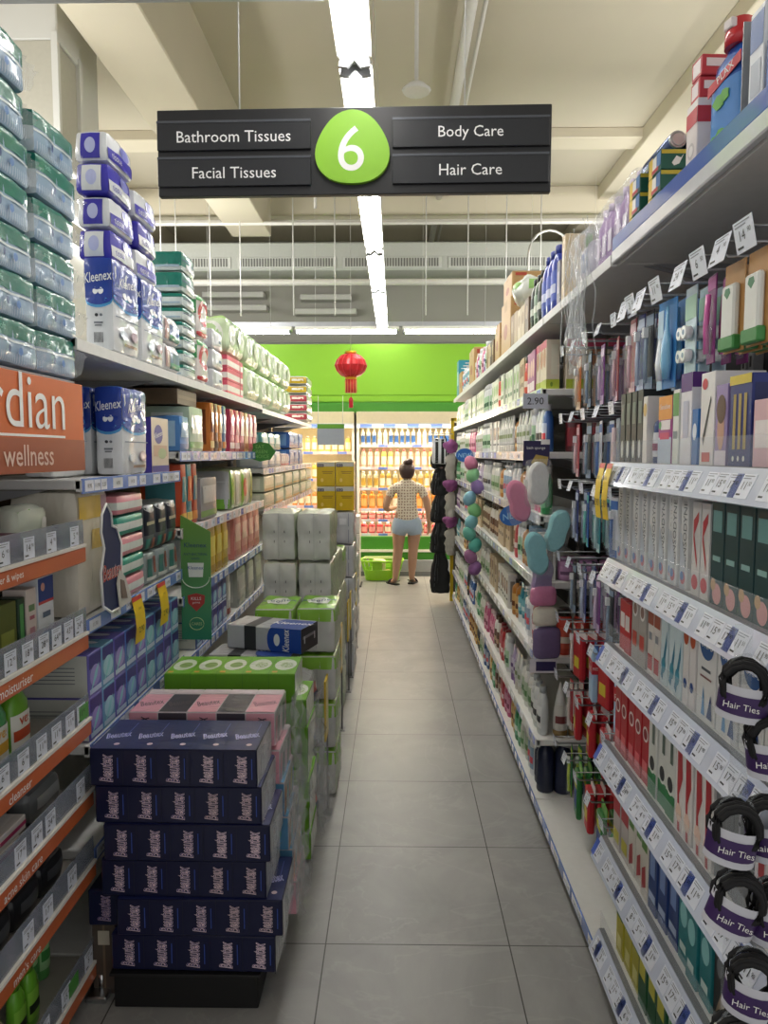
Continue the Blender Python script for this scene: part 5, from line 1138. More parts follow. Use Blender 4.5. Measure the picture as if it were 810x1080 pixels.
def lilac():
    o = empty('wrapped_pack')
    mb = MB()
    for i in range(3):
        mb.lathe([(.026, .002), (.028, .01), (.028, .13), (.014, .16), (.013, .175)], M('#a077b4', rough=.35), 12, c=(-.06+.06*i, 0, 0)); mb.lathe([(.016, .17), (.016, .19)], M('#d8c8e0', rough=.35), 10, c=(-.06+.06*i, 0, 0))
        mb.box((-.075+.06*i, -.0295, .04), (-.045+.06*i, -.027, .1), M('#e4d8ea'))
    mb.build('bottles', o)
    sh = soft('film_wrap', .19, .075, .2, FILM, rolls=(3, 1, 1), amp=.006, wr=.008, r=.03, N=10, seed=41, parent=o)
    return o
for i, y in enumerate((2.0, 2.2)):
    PR('lil', lilac, y, 2.138, .19, .08, ('first', 'second')[i]+' film wrapped trio of lilac bottles', 'from the green toothpaste cartons', 'wrapped pack', 'lilac wrapped trios', back=.02)
o = PR('flm', lambda: soft('film_bundle', .22, .2, .19, FILM, rolls=(2, 2, 2), amp=.015, wr=.03, r=.06, N=14, seed=43), 2.42, 2.139, .22, .2, 'crumpled bundle of clear film', 'on the top shelf past the lilac packs', 'plastic film', back=.0)
P('fcore', lambda: soft('tissue_pack', .16, .13, .13, {'*': W('#b8b4c4', .7)}, [('F', 'r', 0, 0, .6, .5, W('#5a6a94'))], rolls=(2, 1, 1), amp=.008, wr=.006, r=.03, N=8, seed=44), (XR+.10, 2.53, 2.152), RRZ, 'pale grey pack', 'inside the crumpled film bundle', 'pack')
mb = MB()
g = []
for j in range(13):
    for i in range(6):
        t = j/12
        g.append((XR-.012-.03*math.sin(t*5+i)*.6-.01*t, 2.32+.035*i+.02*math.sin(j*1.3+i*.8), 2.17-.33*t+.012*math.sin(i*2.1+j)))
mb.add(g, [(j*6+i, j*6+i+1, (j+1)*6+i+1, (j+1)*6+i) for j in range(12) for i in range(5)], FILM, True)
for i in range(22):
    p = Vector((XR-.02, 2.30+.3*rnd.random(), 2.2+.12*rnd.random())); pts = [p.copy()]
    for k in range(9):
        p = p+Vector((rnd.uniform(-.012, .012), rnd.uniform(-.022, .022), -.03-.02*rnd.random())); pts.append(p.copy())
    mb.tube(pts, .0022, FILM, 5)
tag(mb.build('plastic_film'), 'loose tail of clear film drooping over the top shelf edge', 'plastic film')
rt('slim', 2.72, .05, .1, .23, '#c8b490', [('R', 'r', .35, 0, .25, 1, C('#6f9a58')), ('F', 'r', 0, 0, .5, .6, C('#e4dcc8'))], 'slim beige and green carton', 'just past the crumpled film')
rt('gr1', 2.80, .05, .08, .16, '#8c8a94', [('F', 'r', 0, 0, .6, .5, C('#c4c2cc'))], 'slim grey carton', 'beside the slim beige and green carton')
for i, y in enumerate((2.91, 3.0, 3.09)):
    PR('blu', B('flat', .25, .08, '#2c3f9c', '#24358a', '#4a60b8', '#c8d0ea', .06), y, 2.137, .08, .06, ('first', 'second', 'third')[i]+' tall royal blue bottle', 'from the slim grey carton', 'bottle', 'royal blue bottles')
for i, y in enumerate((3.19, 3.27, 3.35)):
    PR('blk%d' % (i == 1), B('flat', .22, .07, '#1c2a26' if i != 1 else '#3a5a40', '#121816', '#8fa890' if i == 1 else '#2c3a36', '#d8e0d0', .05), y, 2.137, .07, .05, ('first black', 'dark green', 'second black')[i]+' bottle', 'between the royal blue bottles and cartons', 'bottle')
for i, (y, h, cc) in enumerate(((3.44, .16, '#6a5440'), (3.545, .15, '#c8b898'), (3.65, .15, '#d0c2a4'), (3.755, .16, '#b09874'), (3.86, .16, '#8a6e4e'))):
    rt('br%d' % i, y, .1, .16, h, cc, [('F', 'e', 0, .1, .6, .4, C('#a8906c')), ('R', 'r', 0, .2, .6, .2, C('#8f7450'))], ('dark brown', 'pale cream', 'light beige', 'tan', 'deep tan')[i]+' small carton', 'under the white bag on the top shelf', group='small cartons on the top shelf')
P('wbag', lambda: soft('plastic_bag', .2, .16, .15, {'*': W('#dfe4da', .7)}, [('F', 'r', .1, .2, .4, .3, W('#8fc06a')), ('L', 'r', 0, .2, .4, .3, W('#8fc06a')), ('R', 'r', 0, .2, .4, .4, W('#8fc06a'))], rolls=(1, 1, 1), amp=.02, wr=.02, r=.07, N=10, seed=45), (XR+.08, 3.76, 2.304), RRZ, 'white and green plastic bag', 'bulging on the small cartons', 'bag')
def brown_box(w, d, h, t='Palmolive'):
    return lambda: carton('cardboard_box', w, d, h, C('#b8935f'), [('R', 'r', 0, -.12, .7, .16, C('#a85a3a')), ('R', 't', 'CERA BODY', 0, .1, .12, C('#6a3a20')), ('R', 't', 'LOTION', 0, -.12, .1, C('#e0c8a0')), ('F', 'r', 0, .4, .3, .2, C('#a8834f')), ('F', 'e', 0, -.1, .4, .3, C('#a05a3c')), ('T', 'r', 0, 0, .12, 1, C('#c8a878')), ('R', 'r', -.3, .38, .25, .12, C('#b0442f'))], .004)
PR('bb1', brown_box(.34, .26, .28), 3.99, 2.137, .34, .26, 'lower brown cardboard box', 'of two stacked past the white bag', 'box')
P('bb2', brown_box(.3, .24, .13), (XR+.01+.13, 4.16, 2.418), RRZ, 'upper brown cardboard box with red print', 'of two stacked past the white bag', 'box')
PR('bb3', brown_box(.2, .2, .21), 4.40, 2.137, .2, .2, 'narrow brown cardboard box', 'beside the two stacked brown boxes', 'box')
for i, (y, cc) in enumerate(((4.65, '#6a4a30'), (4.74, '#3a2a22'), (4.83, '#c8b898'), (4.92, '#8a6a44'))):
    rt('dk%d' % i, y, .08, .12, .15, cc, [('F', 'r', 0, .1, .6, .4, C('#a8906c'))], ('brown', 'black', 'pale', 'russet')[i]+' small carton', 'past the narrow cardboard box', group='small cartons past the boxes')
for i in range(8):
    k = ('white_can', 'purple_tube', 'pink_flat', 'white_tube')[i % 4]
    PR('cat_'+k, CAT[k][0], 5.05+.09*i, 2.137, CAT[k][1], CAT[k][2], CAT[k][3], 'among the mixed bottles on the top shelf', CAT[k][4], 'mixed bottles on the top shelf')
PR('bb4', brown_box(.36, .3, .27), 5.82, 2.137, .36, .3, 'large brown cardboard box', 'towards the fridge end of the top shelf', 'box')
for i in range(6):
    k = ('teal_flat', 'white_pump')[i % 2]
    PR('cat_'+k, CAT[k][0], 6.25+.1*i, 2.137, CAT[k][1], CAT[k][2], CAT[k][3], 'near the last brown box on the top shelf', CAT[k][4], 'bottles near the last box')
PR('bb5', brown_box(.26, .24, .2), 6.9, 2.137, .26, .24, 'last brown cardboard box', 'at the fridge end of the top shelf', 'box')
PR('tealc', lambda: carton('carton', .2, .2, .34, C('#2f8fa8'), [('F', 'r', 0, 0, .7, .4, C('#a8d8e0'))]), 7.2, 2.137, .2, .2, 'turquoise display carton', 'at the very end of the top shelf', 'carton')

# ================================================================ TOOTHPASTE BAY
NX = XR+.02
def tb(key, w, d, h, base_, prints, y, z, desc, place, cat='carton', group=None, back=.012, nm='carton', **k):
    return PR(key, lambda: carton(nm, w, d, h, C(base_), prints, .001), y, z, w, d, desc, place, cat, group, x=NX, back=back, **k)
# top: packs hanging on pegs, with ticket holders
for i, y in enumerate((1.35, 1.45, 1.55, 1.66, 1.80, 1.92, 1.985, 2.05)):
    hook(nb, .365, y-NY0, 1.955, .35, PRICES[i % 12], .072, .056, .25 if i % 2 else -.2)
def peg_pack(kind):
    """a carded pack hanging from its punched header; origin at the header top"""
    def f():
        mb = MB()
        if kind == 'kraft':
            w, h = .08, .17; cd = C('#b98a50'); mb.box((-w/2, 0, -h), (w/2, .003, 0), cd, .001)
            o = mb.build('toothbrush_pack'); c = MB(); c.box((-w*.32, -.014, -h*.85), (w*.32, 0, -h*.25), C('#e4e6e0'), .004); c.box((-w*.4, -.016, -h*.98), (w*.4, .001, -h*.82), C('#3f8a44'), .003); c.slab([(-.012, -.06), (0, -.07), (.012, -.06), (.008, -.05), (-.008, -.05)], (0, -.0145, 0), (1, 0, 0), (0, 0, 1), .0008, C('#2f7a4a')); c.build('tray', o)
        elif kind == 'heads':
            w, h = .065, .19; mb.box((-w/2, 0, -h), (w/2, .003, 0), M('#b8d0dc', rough=.3), .001); mb.box((-w/2, -.001, -.07), (w/2, 0, -.02), C('#a8d0b8'))
            o = mb.build('roller_pack')
            for cx in (-.015, .015):
                for cz in (-.10, -.15): c = MB(); c.lathe([(.014, 0), (.014, .016), (.008, .02)], M('#e8ecee', rough=.25), 14, axis='y', c=(cx, -.021, cz)); c.lathe([(.006, -.0215), (.007, -.019)], M('#6a8aa8'), 10, axis='y', c=(cx, 0, cz)); c.build('brush_head', o)
        elif kind == 'purple':
            w, h = .045, .18; mb.box((-w/2, 0, -h), (w/2, .003, 0), C('#7a2a70'), .001); mb.box((-w/2, -.001, -.03), (w/2, 0, -.005), C('#b85aa0'))
            o = mb.build('toothbrush_pack'); c = MB(); c.tube([(0, -.008, -.16), (0, -.01, -.1), (.004, -.008, -.04)], .006, G('#d86ab0')); c.box((-.015, -.012, -.17), (.015, -.001, -.1), CLEAR, .004); c.build('blister', o)
        elif kind == 'bluecard':
            w, h = .10, .21; mb.box((-w/2, 0, -h), (w/2, .003, 0), C('#3f88c8'), .001); mb.box((-w/2, -.001, -h), (-w*.2, 0, -.02), C('#bcd8ea')); mb.box((-w*.5, -.0015, -.12), (-w*.1, 0, -.10), C('#a8c83c'))
            o = mb.build('toothbrush_pack'); c = MB(); c.lathe([(.012, -.19), (.02, -.15), (.017, -.1), (.007, -.07), (.005, -.02)], G('#7ab8e0'), 12, 1, .6, c=(.022, -.01, 0)); c.lathe([(.01, -.19), (.016, -.15), (.006, -.09)], G('#e8f0f4'), 12, 1, .6, c=(-.015, -.01, 0)); c.build('brush', o)
        elif kind.startswith('tb'):
            a, b = {'tba': ('#b8505a', '#e8c0c8'), 'tbb': ('#3a4a8a', '#c8d4ea'), 'tbc': ('#8a4a98', '#e0c8e4'), 'tbd': ('#c8702c', '#f0d8b8'), 'tbe': ('#d8dce4', '#3f6fb8'), 'tbf': ('#2f8a98', '#c0e4e4'), 'tbg': ('#20242c', '#8aa0b8'), 'tbh': ('#2c62b8', '#6fd0c0'), 'tbi': ('#c02838', '#e8e0d8'), 'tbj': ('#2f8a48', '#c8d83c')}[kind]
            w, h = .046, .20; mb.box((-w/2, 0, -h), (w/2, .003, 0), C(a), .001); mb.box((-w/2, -.001, -.04), (w/2, 0, -.012), C(b)); mb.box((-w/2, -.001, -h), (w/2, 0, -h+.03), C(b))
            o = mb.build('toothbrush_pack'); c = MB(); c.tube([(0, -.009, -.185), (.002, -.011, -.12), (-.001, -.008, -.07)], .0055, G(b)); c.box((-.006, -.018, -.07), (.006, -.006, -.045), M('#f0f2f4', rough=.7)); c.box((-.017, -.019, -.19), (.017, -.001, -.04), CLEAR, .005); c.build('blister', o)
        elif kind == 'kid':
            w, h = .05, .2; mb.box((-w/2, 0, -h), (w/2, .003, 0), C('#8a98a8'), .001)
            o = mb.build('toothbrush_pack'); c = MB(); c.tube([(0, -.01, -.03), (.004, -.012, -.09), (0, -.012, -.14), (-.006, -.01, -.19)], .008, G('#e8d0d4')); c.tube([(-.005, -.01, -.165), (-.007, -.01, -.195)], .0088, G('#d86a80')); c.build('brush', o)
        elif kind == 'free':
            w, h = .07, .2; mb.box((-w/2, -.02, -h), (w/2, .0, -.02), C('#a8c8e4'), .003); mb.box((-w/2-.0005, -.021, -.10), (w/2+.0005, .001, -.055), C('#c02838')); mb.box((-w/2, -.003, -.03), (w/2, 0, 0), C('#2f5a9c')); mb.text('FREE', (0, -.0212, -.085), (1, 0, 0), (0, 0, 1), .018, WHITE); mb.text('3+1', (0, -.0212, -.065), (1, 0, 0), (0, 0, 1), .011, WHITE); mb.text('FREE', (.0357, -.01, -.08), (0, 1, 0), (0, 0, 1), .01, WHITE, maxw=.018)
            o = mb.build('dental_pack')
        elif kind == 'redpk':
            w, h = .08, .17; mb.box((-w/2, -.025, -h), (w/2, 0, -.02), C('#b8242e'), .006); mb.box((-w*.3, -.026, -.13), (w*.3, -.024, -.09), C('#d8c83c')); mb.box((-w/2, -.004, -.03), (w/2, 0, 0), C('#e0dcdc'))
            o = mb.build('dental_pack'); 
        else:                                                         # green brush pouch
            w, h = .09, .2; mb.box((-w/2, -.02, -h), (w/2, 0, -.03), M('#2c7a3c', rough=.3), .006); mb.box((-w*.35, -.021, -.16), (w*.35, -.019, -.09), C('#1f3f8a')); mb.box((-w*.3, -.0215, -.085), (w*.3, -.019, -.06), C('#d8d23c')); mb.box((-w/2, -.004, -.03), (w/2, 0, 0), C('#7ab85a'))
            o = mb.build('dental_pack')
        return o
    return f
KN = {'kraft': 'kraft card toothbrush pack with green foot', 'heads': 'clear pack of four white brush heads', 'purple': 'purple toothbrush pack', 'bluecard': 'large blue toothbrush card', 'tba': 'red toothbrush pack', 'tbb': 'navy toothbrush pack', 'tbc': 'violet toothbrush pack', 'tbd': 'orange toothbrush pack', 'tbe': 'white and blue toothbrush pack', 'tbf': 'teal toothbrush pack', 'tbg': 'black toothbrush pack', 'tbh': 'blue and mint toothbrush pack', 'tbi': 'crimson toothbrush pack', 'tbj': 'green and lime toothbrush pack', 'kid': 'pack with curved pink brush', 'free': 'pale blue dental pack with free banner', 'redpk': 'red and yellow dental pack', 'green': 'green and navy dental pouch'}
def hang(kind, x, y, z, place, group=None, rz=0.0):
    return P('pk_'+kind, peg_pack(kind), (x, y, z-.004), RRZ+rz, KN[kind], place, 'hanging pack', group)
for i, (k, y) in enumerate((('kraft', 1.35), ('kraft', 1.45), ('purple', 1.55), ('heads', 1.66), ('bluecard', 1.80), ('tbg', 1.92), ('tbb', 1.985), ('tba', 2.05))):
    for j in range(3):
        hang(k, NX+.03+.032*j, y+jit(.004), 1.948, ('outermost', 'second deep', 'third deep')[j]+' on the toothpaste bay pegs', 'packs on the toothpaste bay pegs', rz=jit(.08))
S1, S2, S3_, S4, S5, S6 = 1.553, 1.279, 1.031, .736, .446, .156
pl1 = 'on the shelf under the pegs'
for i in range(4):
    tb('dkt', .04, .16, .19, '#23282a', [('F', 'r', 0, .2, .6, .3, C('#5a6a64')), ('R', 'r', 0, -.2, .5, .3, C('#4a5a54')), ('FR', 'e', 0, -.3, .5, .25, C('#c8d0c8'))], 2.045-.048*i, S1, 'black slim toothbrush carton from the bay end', pl1, group='black slim cartons')
tb('wtt', .03, .14, .17, '#e4e2dc', [('F', 'e', 0, .3, .8, .2, C('#d8b870'))], 1.868, S1, 'white slim carton', 'beside the black slim cartons')
PR('rbt', B('round', .13, .045, '#1f3f80', '#e8eaec', '#e0e4e8', '#8a2a50', .045), 1.815, S1, .045, .045, 'navy bottle with white cap', 'between black and orange cartons under pegs', 'bottle', x=NX, back=.02)
tb('omg', .085, .06, .16, '#a83a8c', [('F', 'r', 0, .33, 1, .34, C('#e89a3c')), ('F', 'r', .05, .08, .7, .14, C('#efe4ea')), ('F', 'r', 0, -.3, 1, .4, C('#b8c8dc')), ('F', 'r', .0, -.08, .7, .1, C('#c83a6a')), ('F', 't', 'Sensitive', 0, .35, .08, WHITE), ('F', 'e', -.35, .08, .2, .12, C('#4f9a5a')), ('R', 'r', 0, .4, .9, .04, C('#d87ab8'))], 1.70, S1, 'magenta and orange carton', pl1)
tb('grw', .035, .1, .17, '#e2e6e0', [('F', 'r', 0, .3, 1, .3, C('#5a9a4a')), ('F', 'r', 0, -.1, .7, .1, C('#7a8a90'))], 1.66, S1, 'white slim carton with green top', pl1)
tb('pww', .06, .1, .2, '#e4e4ea', [('F', 'r', 0, .4, 1, .2, C('#5a2a80')), ('F', 'r', 0, 0, .5, .4, C('#c0c4d8')), ('R', 'r', 0, .42, 1, .16, C('#5a2a80'))], 1.59, S1, 'white carton with purple top', pl1)
tb('bls', .03, .08, .12, '#2f72b8', [('F', 'e', 0, .1, .7, .3, C('#e0e8f0'))], 1.555, S1, 'bright blue slim carton', 'beside the white carton with purple top')
tb('wsc', .065, .1, .19, '#eceae8', [('F', 'p', [(-.3, -.2), (.25, .25), (.3, .2), (-.22, -.28)], INK), ('F', 'e', -.2, .38, .4, .12, C('#c83444')), ('R', 'p', [(-.3, .2), (.3, .35), (.3, .28), (-.3, .1)], INK), ('R', 'e', -.2, -.2, .14, .06, INK), ('R', 'e', .1, -.2, .14, .06, C('#8a9098')), ('F', 'r', 0, -.4, .6, .1, C('#c8504a'))], 1.478, S1, 'white carton with black script stroke', pl1)
tb('pfc', .05, .1, .16, '#9a86b8', [('F', 'e', 0, -.05, .6, .5, C('#c89a84')), ('F', 'e', 0, .2, .8, .35, C('#5a3a2c')), ('F', 'r', 0, -.4, 1, .2, C('#e4dce8'))], 1.42, S1, 'lilac carton with round picture', pl1)
tb('nvg', .085, .05, .17, '#1f2f78', [('F', 'r', -.25+.25*i, 0, .13, .6, C('#b09a50')) for i in range(3)]+[('F', 'e', -.25+.25*i, -.4, .1, .06, WHITE) for i in range(3)]+[('F', 'r', 0, .45, 1, .1, C('#d8c040')), ('R', 'r', 0, 0, .8, .8, C('#18245c'))], 1.325, S1, 'navy carton with three gold bars', pl1)
tb('pkw', .07, .1, .12, '#e0b8c0', [('F', 'r', 0, 0, .8, .4, C('#f0e8e8'))], 1.245, S1, 'pale pink carton', pl1)
def senso():
    return carton('toothpaste_carton', .038, .20, .205, C('#e2e3e2'), [('F', 't', 'SENSODYNE', .15, .1, .09, C('#6a6e74'), 90), ('F', 'p', [(-.5, .1), (-.35, .1), (.3, -.2), (.3, -.5), (-.5, -.5)], C('#c3cad2')), ('F', 'e', 0, -.38, .7, .14, C('#c86a74')), ('F', 'e', -.1, -.36, .5, .1, C('#5a80b8')), ('R', 'r', .38, .2, .06, .5, C('#b84a50')), ('R', 't', 'SENSODYNE', .1, .1, .09, C('#8a8e94'), 90)])
for i in range(11):
    PR('sen', senso, 2.055-.0445*i, S2, .038, .2, 'white toothpaste carton with upright lettering from bay end,', 'under the second price rail' if False else 'above the second price rail', 'carton', 'white lettered toothpaste cartons', x=NX, back=.014+.006*(i % 3), ry=jit(.02))
for i in range(2):
    tb('rcu', .04, .18, .2, '#d4d2d0', [('F', 'p', [(-.3, .3), (.3, .4), (.3, .3), (-.2, .15), (.2, -.1), (.2, -.2), (-.3, .1)], C('#b83440')), ('F', 'e', 0, -.35, .8, .16, C('#d8b8a8') if i else C('#c83440'))], 1.525-.046*i, S2, 'white carton with red curl', 'past the white lettered cartons', group='red curl cartons')
for i in range(4):
    tb('dte', .055, .16, .21, '#1f3f42', [('F', 'r', 0, .3, .7, .2, C('#6a9a98')), ('F', 'r', 0, -.05, .6, .05, C('#8ab0ac')), ('F', 'e', .1, -.38, .7, .2, C('#d89a98')), ('F', 'e', -.2, -.3, .4, .12, C('#c8a070')), ('R', 'r', .3, 0, .2, .9, C('#33605e'))], 1.415-.06*i, S2, 'dark teal carton with pink flower foot', 'towards camera above the second rail', group='dark teal cartons')
p3_ = 'above the third price rail'
row3 = [('rgl', .05, .12, .14, '#b8242e', [('F', 'r', 0, .1, .7, .3, C('#e8e0de')), ('R', 'r', 0, 0, .5, .6, C('#d8d4d0'))], 'red and white carton', 2), ('ring', .055, .12, .2, '#a9a49e', [('F', 'e', 0, .2, .7, .22, C('#ece8e4')), ('F', 'e', 0, .2, .5, .15, C('#8a6a60')), ('R', 'e', 0, .2, .6, .22, C('#ece8e4')), ('R', 'e', 0, .2, .4, .15, C('#8a6a60')), ('F', 'r', 0, -.2, .6, .2, C('#c0483c'))], 'taupe carton with pale ring', 2), ('brw', .04, .12, .19, '#dcd6d0', [('F', 'r', 0, .3, 1, .3, C('#a0503c')), ('F', 'r', 0, -.35, .8, .2, C('#b83038')), ('F', 'r', 0, 0, .5, .1, C('#8a9098'))], 'white carton with rust top', 2), ('teb', .042, .12, .19, '#cfe0e4', [('F', 'p', [(-.4, -.4), (.4, .2), (.4, .0), (-.1, -.45)], C('#2f7a98')), ('F', 'e', 0, -.25, .6, .2, C('#3f90a8')), ('R', 'r', 0, -.2, .8, .4, C('#4f98ac'))], 'white carton with teal wave', 3), ('red2', .03, .12, .19, '#e2dedc', [('F', 'e', 0, .3, .9, .2, C('#b8502c')), ('F', 'e', 0, -.25, .6, .12, C('#244a8a'))], 'white slim carton with red oval', 2), ('orb', .088, .09, .205, '#e0e0de', [('F', 'e', -.0, .27, .75, .3, C('#2f5a94')), ('F', 't', 'Oral-B', 0, .27, .07, WHITE), ('F', 'r', 0, .02, .5, .03, C('#5a6068')), ('F', 'r', 0, -.06, .6, .02, C('#8a5a58')), ('F', 'p', [(-.2, -.45), (-.1, -.15), (.0, -.45)], C('#5f98c8')), ('F', 'p', [(.1, -.45), (.3, -.2), (.4, -.45)], C('#1f3f7a')), ('R', 'e', 0, .27, .6, .2, C('#2f5a94'))], 'white carton with blue oval badge', 4)]
y = 2.075
for key, w, d, h, bc, pr, ds, n in row3:
    for i in range(n):
        y -= w+.006
        tb(key, w, d, h, bc, pr, y, S3_, ds+' from the bay end', p3_, group='cartons above the third rail', nm='toothpaste_carton', back=.014+abs(jit(.006)))
row4 = [('cgr', .05, .14, .2, '#b01e2a', [('F', 'e', 0, .15, .8, .2, C('#e4d8d4')), ('F', 'e', 0, .15, .55, .14, C('#8a1620')), ('R', 'e', .2, .15, .4, .2, C('#e4d8d4')), ('R', 'e', .2, .15, .28, .14, C('#8a1620')), ('F', 'r', 0, -.3, .7, .2, C('#d86a70'))], 'red toothpaste carton with white ring', 5), ('wgn', .055, .14, .2, '#d6d8d2', [('F', 'r', 0, -.35, 1, .3, C('#2f7a48')), ('F', 'e', 0, -.1, .8, .25, C('#d8dcd4')), ('F', 'e', .0, -.1, .6, .18, C('#2a2c30')), ('F', 'r', .1, .3, .3, .3, C('#5a6a60'))], 'white carton with green foot', 3), ('rwv', .045, .14, .21, '#dedad6', [('F', 'p', [(-.3, .5), (.2, .5), (.4, .1), (.0, -.1), (.2, -.5), (-.1, -.5), (-.2, -.1)], C('#b02c34')), ('F', 'e', 0, -.3, .7, .2, C('#e6c8b8')), ('R', 'r', .2, 0, .3, .9, C('#b02c34'))], 'white carton with red wave', 4), ('gry', .075, .14, .2, '#74777a', [('F', 'r', -.2, .1, .1, .6, C('#a9acb0')), ('F', 'e', -.2, .3, .1, .04, INK), ('R', 'r', 0, 0, .3, .7, C('#8c8f92'))], 'grey metallic carton', 2), ('whp', .05, .14, .19, '#dcd8dc', [('F', 'e', 0, -.25, .8, .3, C('#8a6aa0')), ('F', 'r', 0, .2, .4, .4, C('#b04a50'))], 'white carton with violet oval', 3)]
y = 2.08
for key, w, d, h, bc, pr, ds, n in row4:
    for i in range(n):
        y -= w+.005
        tb(key, w, d, h, bc, pr, y, S4, ds+' from the bay end', 'above the fourth rail', group='cartons above the fourth rail', nm='toothpaste_carton', back=.014+abs(jit(.006)))
row5 = [('rdz', .06, .13, .19, '#c0b8b4', [('F', 'r', 0, .2, 1, .3, C('#b02430')), ('F', 'r', 0, -.3, .8, .2, C('#c8c040')), ('R', 'r', 0, .2, .8, .3, C('#b02430'))], 'grey carton with red band', 2), ('gnp', .05, .13, .18, '#d8d4c8', [('F', 'r', 0, .3, .8, .2, C('#5a8a3c')), ('F', 'p', [(-.3, -.4), (.3, -.3), (.2, .0), (-.3, -.1)], C('#a83438'))], 'cream carton with green band', 3), ('nvb', .055, .13, .2, '#26407c', [('F', 'r', 0, .1, .6, .3, C('#7a94c8')), ('F', 'r', 0, -.3, .8, .1, C('#b0c0dc'))], 'navy toothpaste carton', 3), ('tel', .055, .13, .19, '#1f7a80', [('F', 'e', 0, .1, .7, .3, C('#8ac8c8')), ('F', 'r', 0, -.3, .6, .1, C('#d0e4e0'))], 'turquoise toothpaste carton', 3), ('chr', .06, .13, .2, '#1c1e20', [('F', 'e', -.1, .1, .4, .2, C('#6a6e72')), ('F', 'p', [(-.3, -.4), (.1, -.1), (.3, -.4), (0, -.3)], C('#8a7a64')), ('F', 'e', .2, -.2, .3, .12, C('#b8b0a4'))], 'black charcoal carton', 3), ('mcr', .05, .13, .2, '#8a1c28', [('F', 'r', 0, .2, .6, .3, C('#d8a8a0')), ('F', 'e', 0, -.25, .8, .3, C('#c88a4c'))], 'dark red carton', 2)]
y = 2.08
for key, w, d, h, bc, pr, ds, n in row5:
    for i in range(n):
        y -= w+.006
        tb(key, w, d, h, bc, pr, y, S5, ds+' from the bay end', 'above the fifth rail', group='cartons above the fifth rail', nm='toothpaste_carton', back=.014+abs(jit(.008)))
row6 = [('gye', .06, .13, .2, '#b8b02c', [('F', 'r', 0, .2, .9, .3, C('#2f6a34')), ('F', 'r', 0, -.3, .6, .2, C('#e0dc90')), ('R', 'r', 0, 0, .3, 1, C('#2f6a34'))], 'yellow and green carton', 3), ('dgr', .06, .13, .2, '#1f5a34', [('F', 'r', 0, .1, .7, .4, C('#c8c440')), ('R', 'r', .2, 0, .3, .9, C('#a8a43a'))], 'dark green carton with yellow panel', 3), ('whg', .06, .13, .2, '#d4dad2', [('F', 'e', 0, 0, .8, .4, C('#4f9a58')), ('R', 'r', 0, 0, .6, .6, C('#8fc094'))], 'white carton with green oval', 4), ('dkn', .06, .13, .2, '#202c50', [('F', 'r', 0, 0, .7, .3, C('#7080b0'))], 'dark navy carton', 3)]
y = 2.08-.05
for key, w, d, h, bc, pr, ds, n in row6:
    for i in range(n):
        y -= w+.006
        tb(key, w, d, h, bc, pr, y, S6, ds+' from the bay end', 'above the lowest rail', group='cartons above the lowest rail', nm='toothpaste_carton', back=.014+abs(jit(.008)))
# yellow flags at the end of the second price rail
for i, y in enumerate((2.10, 2.03)):
    P('pfr', lambda: (lambda o: o)(wobble('2.90', .05)()), (NX-.03, y, 1.552-.0), PI, 'yellow price flag curling off the top price rail,', ('at the very bay end', 'set second from the bay end')[i], 'price flag', 'yellow flags on the top price rail')

# ================================================================ TOOTHBRUSH BAY (pegs)
rows = [(1.955, ('tbe', 'tba', 'tbc', 'tbg', 'tbd')), (1.70, ('kid', 'kid', 'tbe', 'tbg', 'tba')), (1.45, ('tbh', 'tbe', 'tbf', 'tbh', 'tbb')), (1.17, ('tbb', 'tbg', 'tbc', 'tbb', 'tbg')), (.93, ('free', 'redpk', 'free', 'redpk', 'tbi')), (.70, ('redpk', 'redpk', 'redpk', 'redpk', 'tbi')), (.43, ('green', 'green', 'redpk', 'green', 'tbj'))]
RN = ['on the top peg row', 'on the second peg row', 'on the third peg row', 'on the fourth peg row', 'on the fifth peg row', 'on the sixth peg row', 'on the lowest peg row']
for r, (z, ks) in enumerate(rows):
    for i in range(5):
        y = 2.19+.165*i
        hook(pb, .385, y-PEGY0, z, .335, PRICES[(r*3+i) % 12], .05, .038, .3*(1 if i % 2 else -.3))
        for j in range(3):
            hang(ks[i], .70+.036*j+jit(.004), y+jit(.006), z-.006, RN[r]+', from toothpaste bay', 'packs on the toothbrush bay pegs', rz=jit(.2))
# second, denser set between for the top rows
# ================================================================ CLIP STRIPS
def sponge(col):
    def f():
        o = empty('bath_sponge'); m = M(col, rough=.85, scale=90, vary=.12)
        out = []
        for i in range(36):
            a = 2*PI*i/36; x = .046*math.cos(a); z = .085*math.sin(a)
            x *= 1-.22*math.exp(-(z/.03)**2); out.append((x, z))
        mb = MB(); n = len(out)
        rings = [(-.02, .88), (-.014, 1.0), (.014, 1.0), (.02, .88)]
        vs = [(x*s, y, z*s) for y, s in rings for x, z in out]
        mb.add(vs, [(r_*n+i, r_*n+(i+1) % n, (r_+1)*n+(i+1) % n, (r_+1)*n+i) for r_ in range(3) for i in range(n)], m, True); mb.add(vs[:n], [tuple(range(n))], m); mb.add(vs[-n:], [tuple(range(n))[::-1]], m)
        mb.build('sponge', o)
        soft('film_sleeve', .105, .05, .19, FILM2, rolls=(1, 1, 1), amp=.004, wr=.006, r=.02, N=8, seed=51, parent=o).location = (0, 0, -.095)
        return o
    return f
cs = empty('clip_strip', (.565, 2.985, 0)); tag(cs, 'long clear clip strip holding the bath sponges', 'clip strip')
mb = MB(); mb.box((-.018, .0, .62), (.018, .002, 1.64), CLEAR)
for i in range(9): mb.box((-.006, -.006, .7+.1*i), (.006, .001, .715+.1*i), CLEAR)
mb.build('strip', cs)
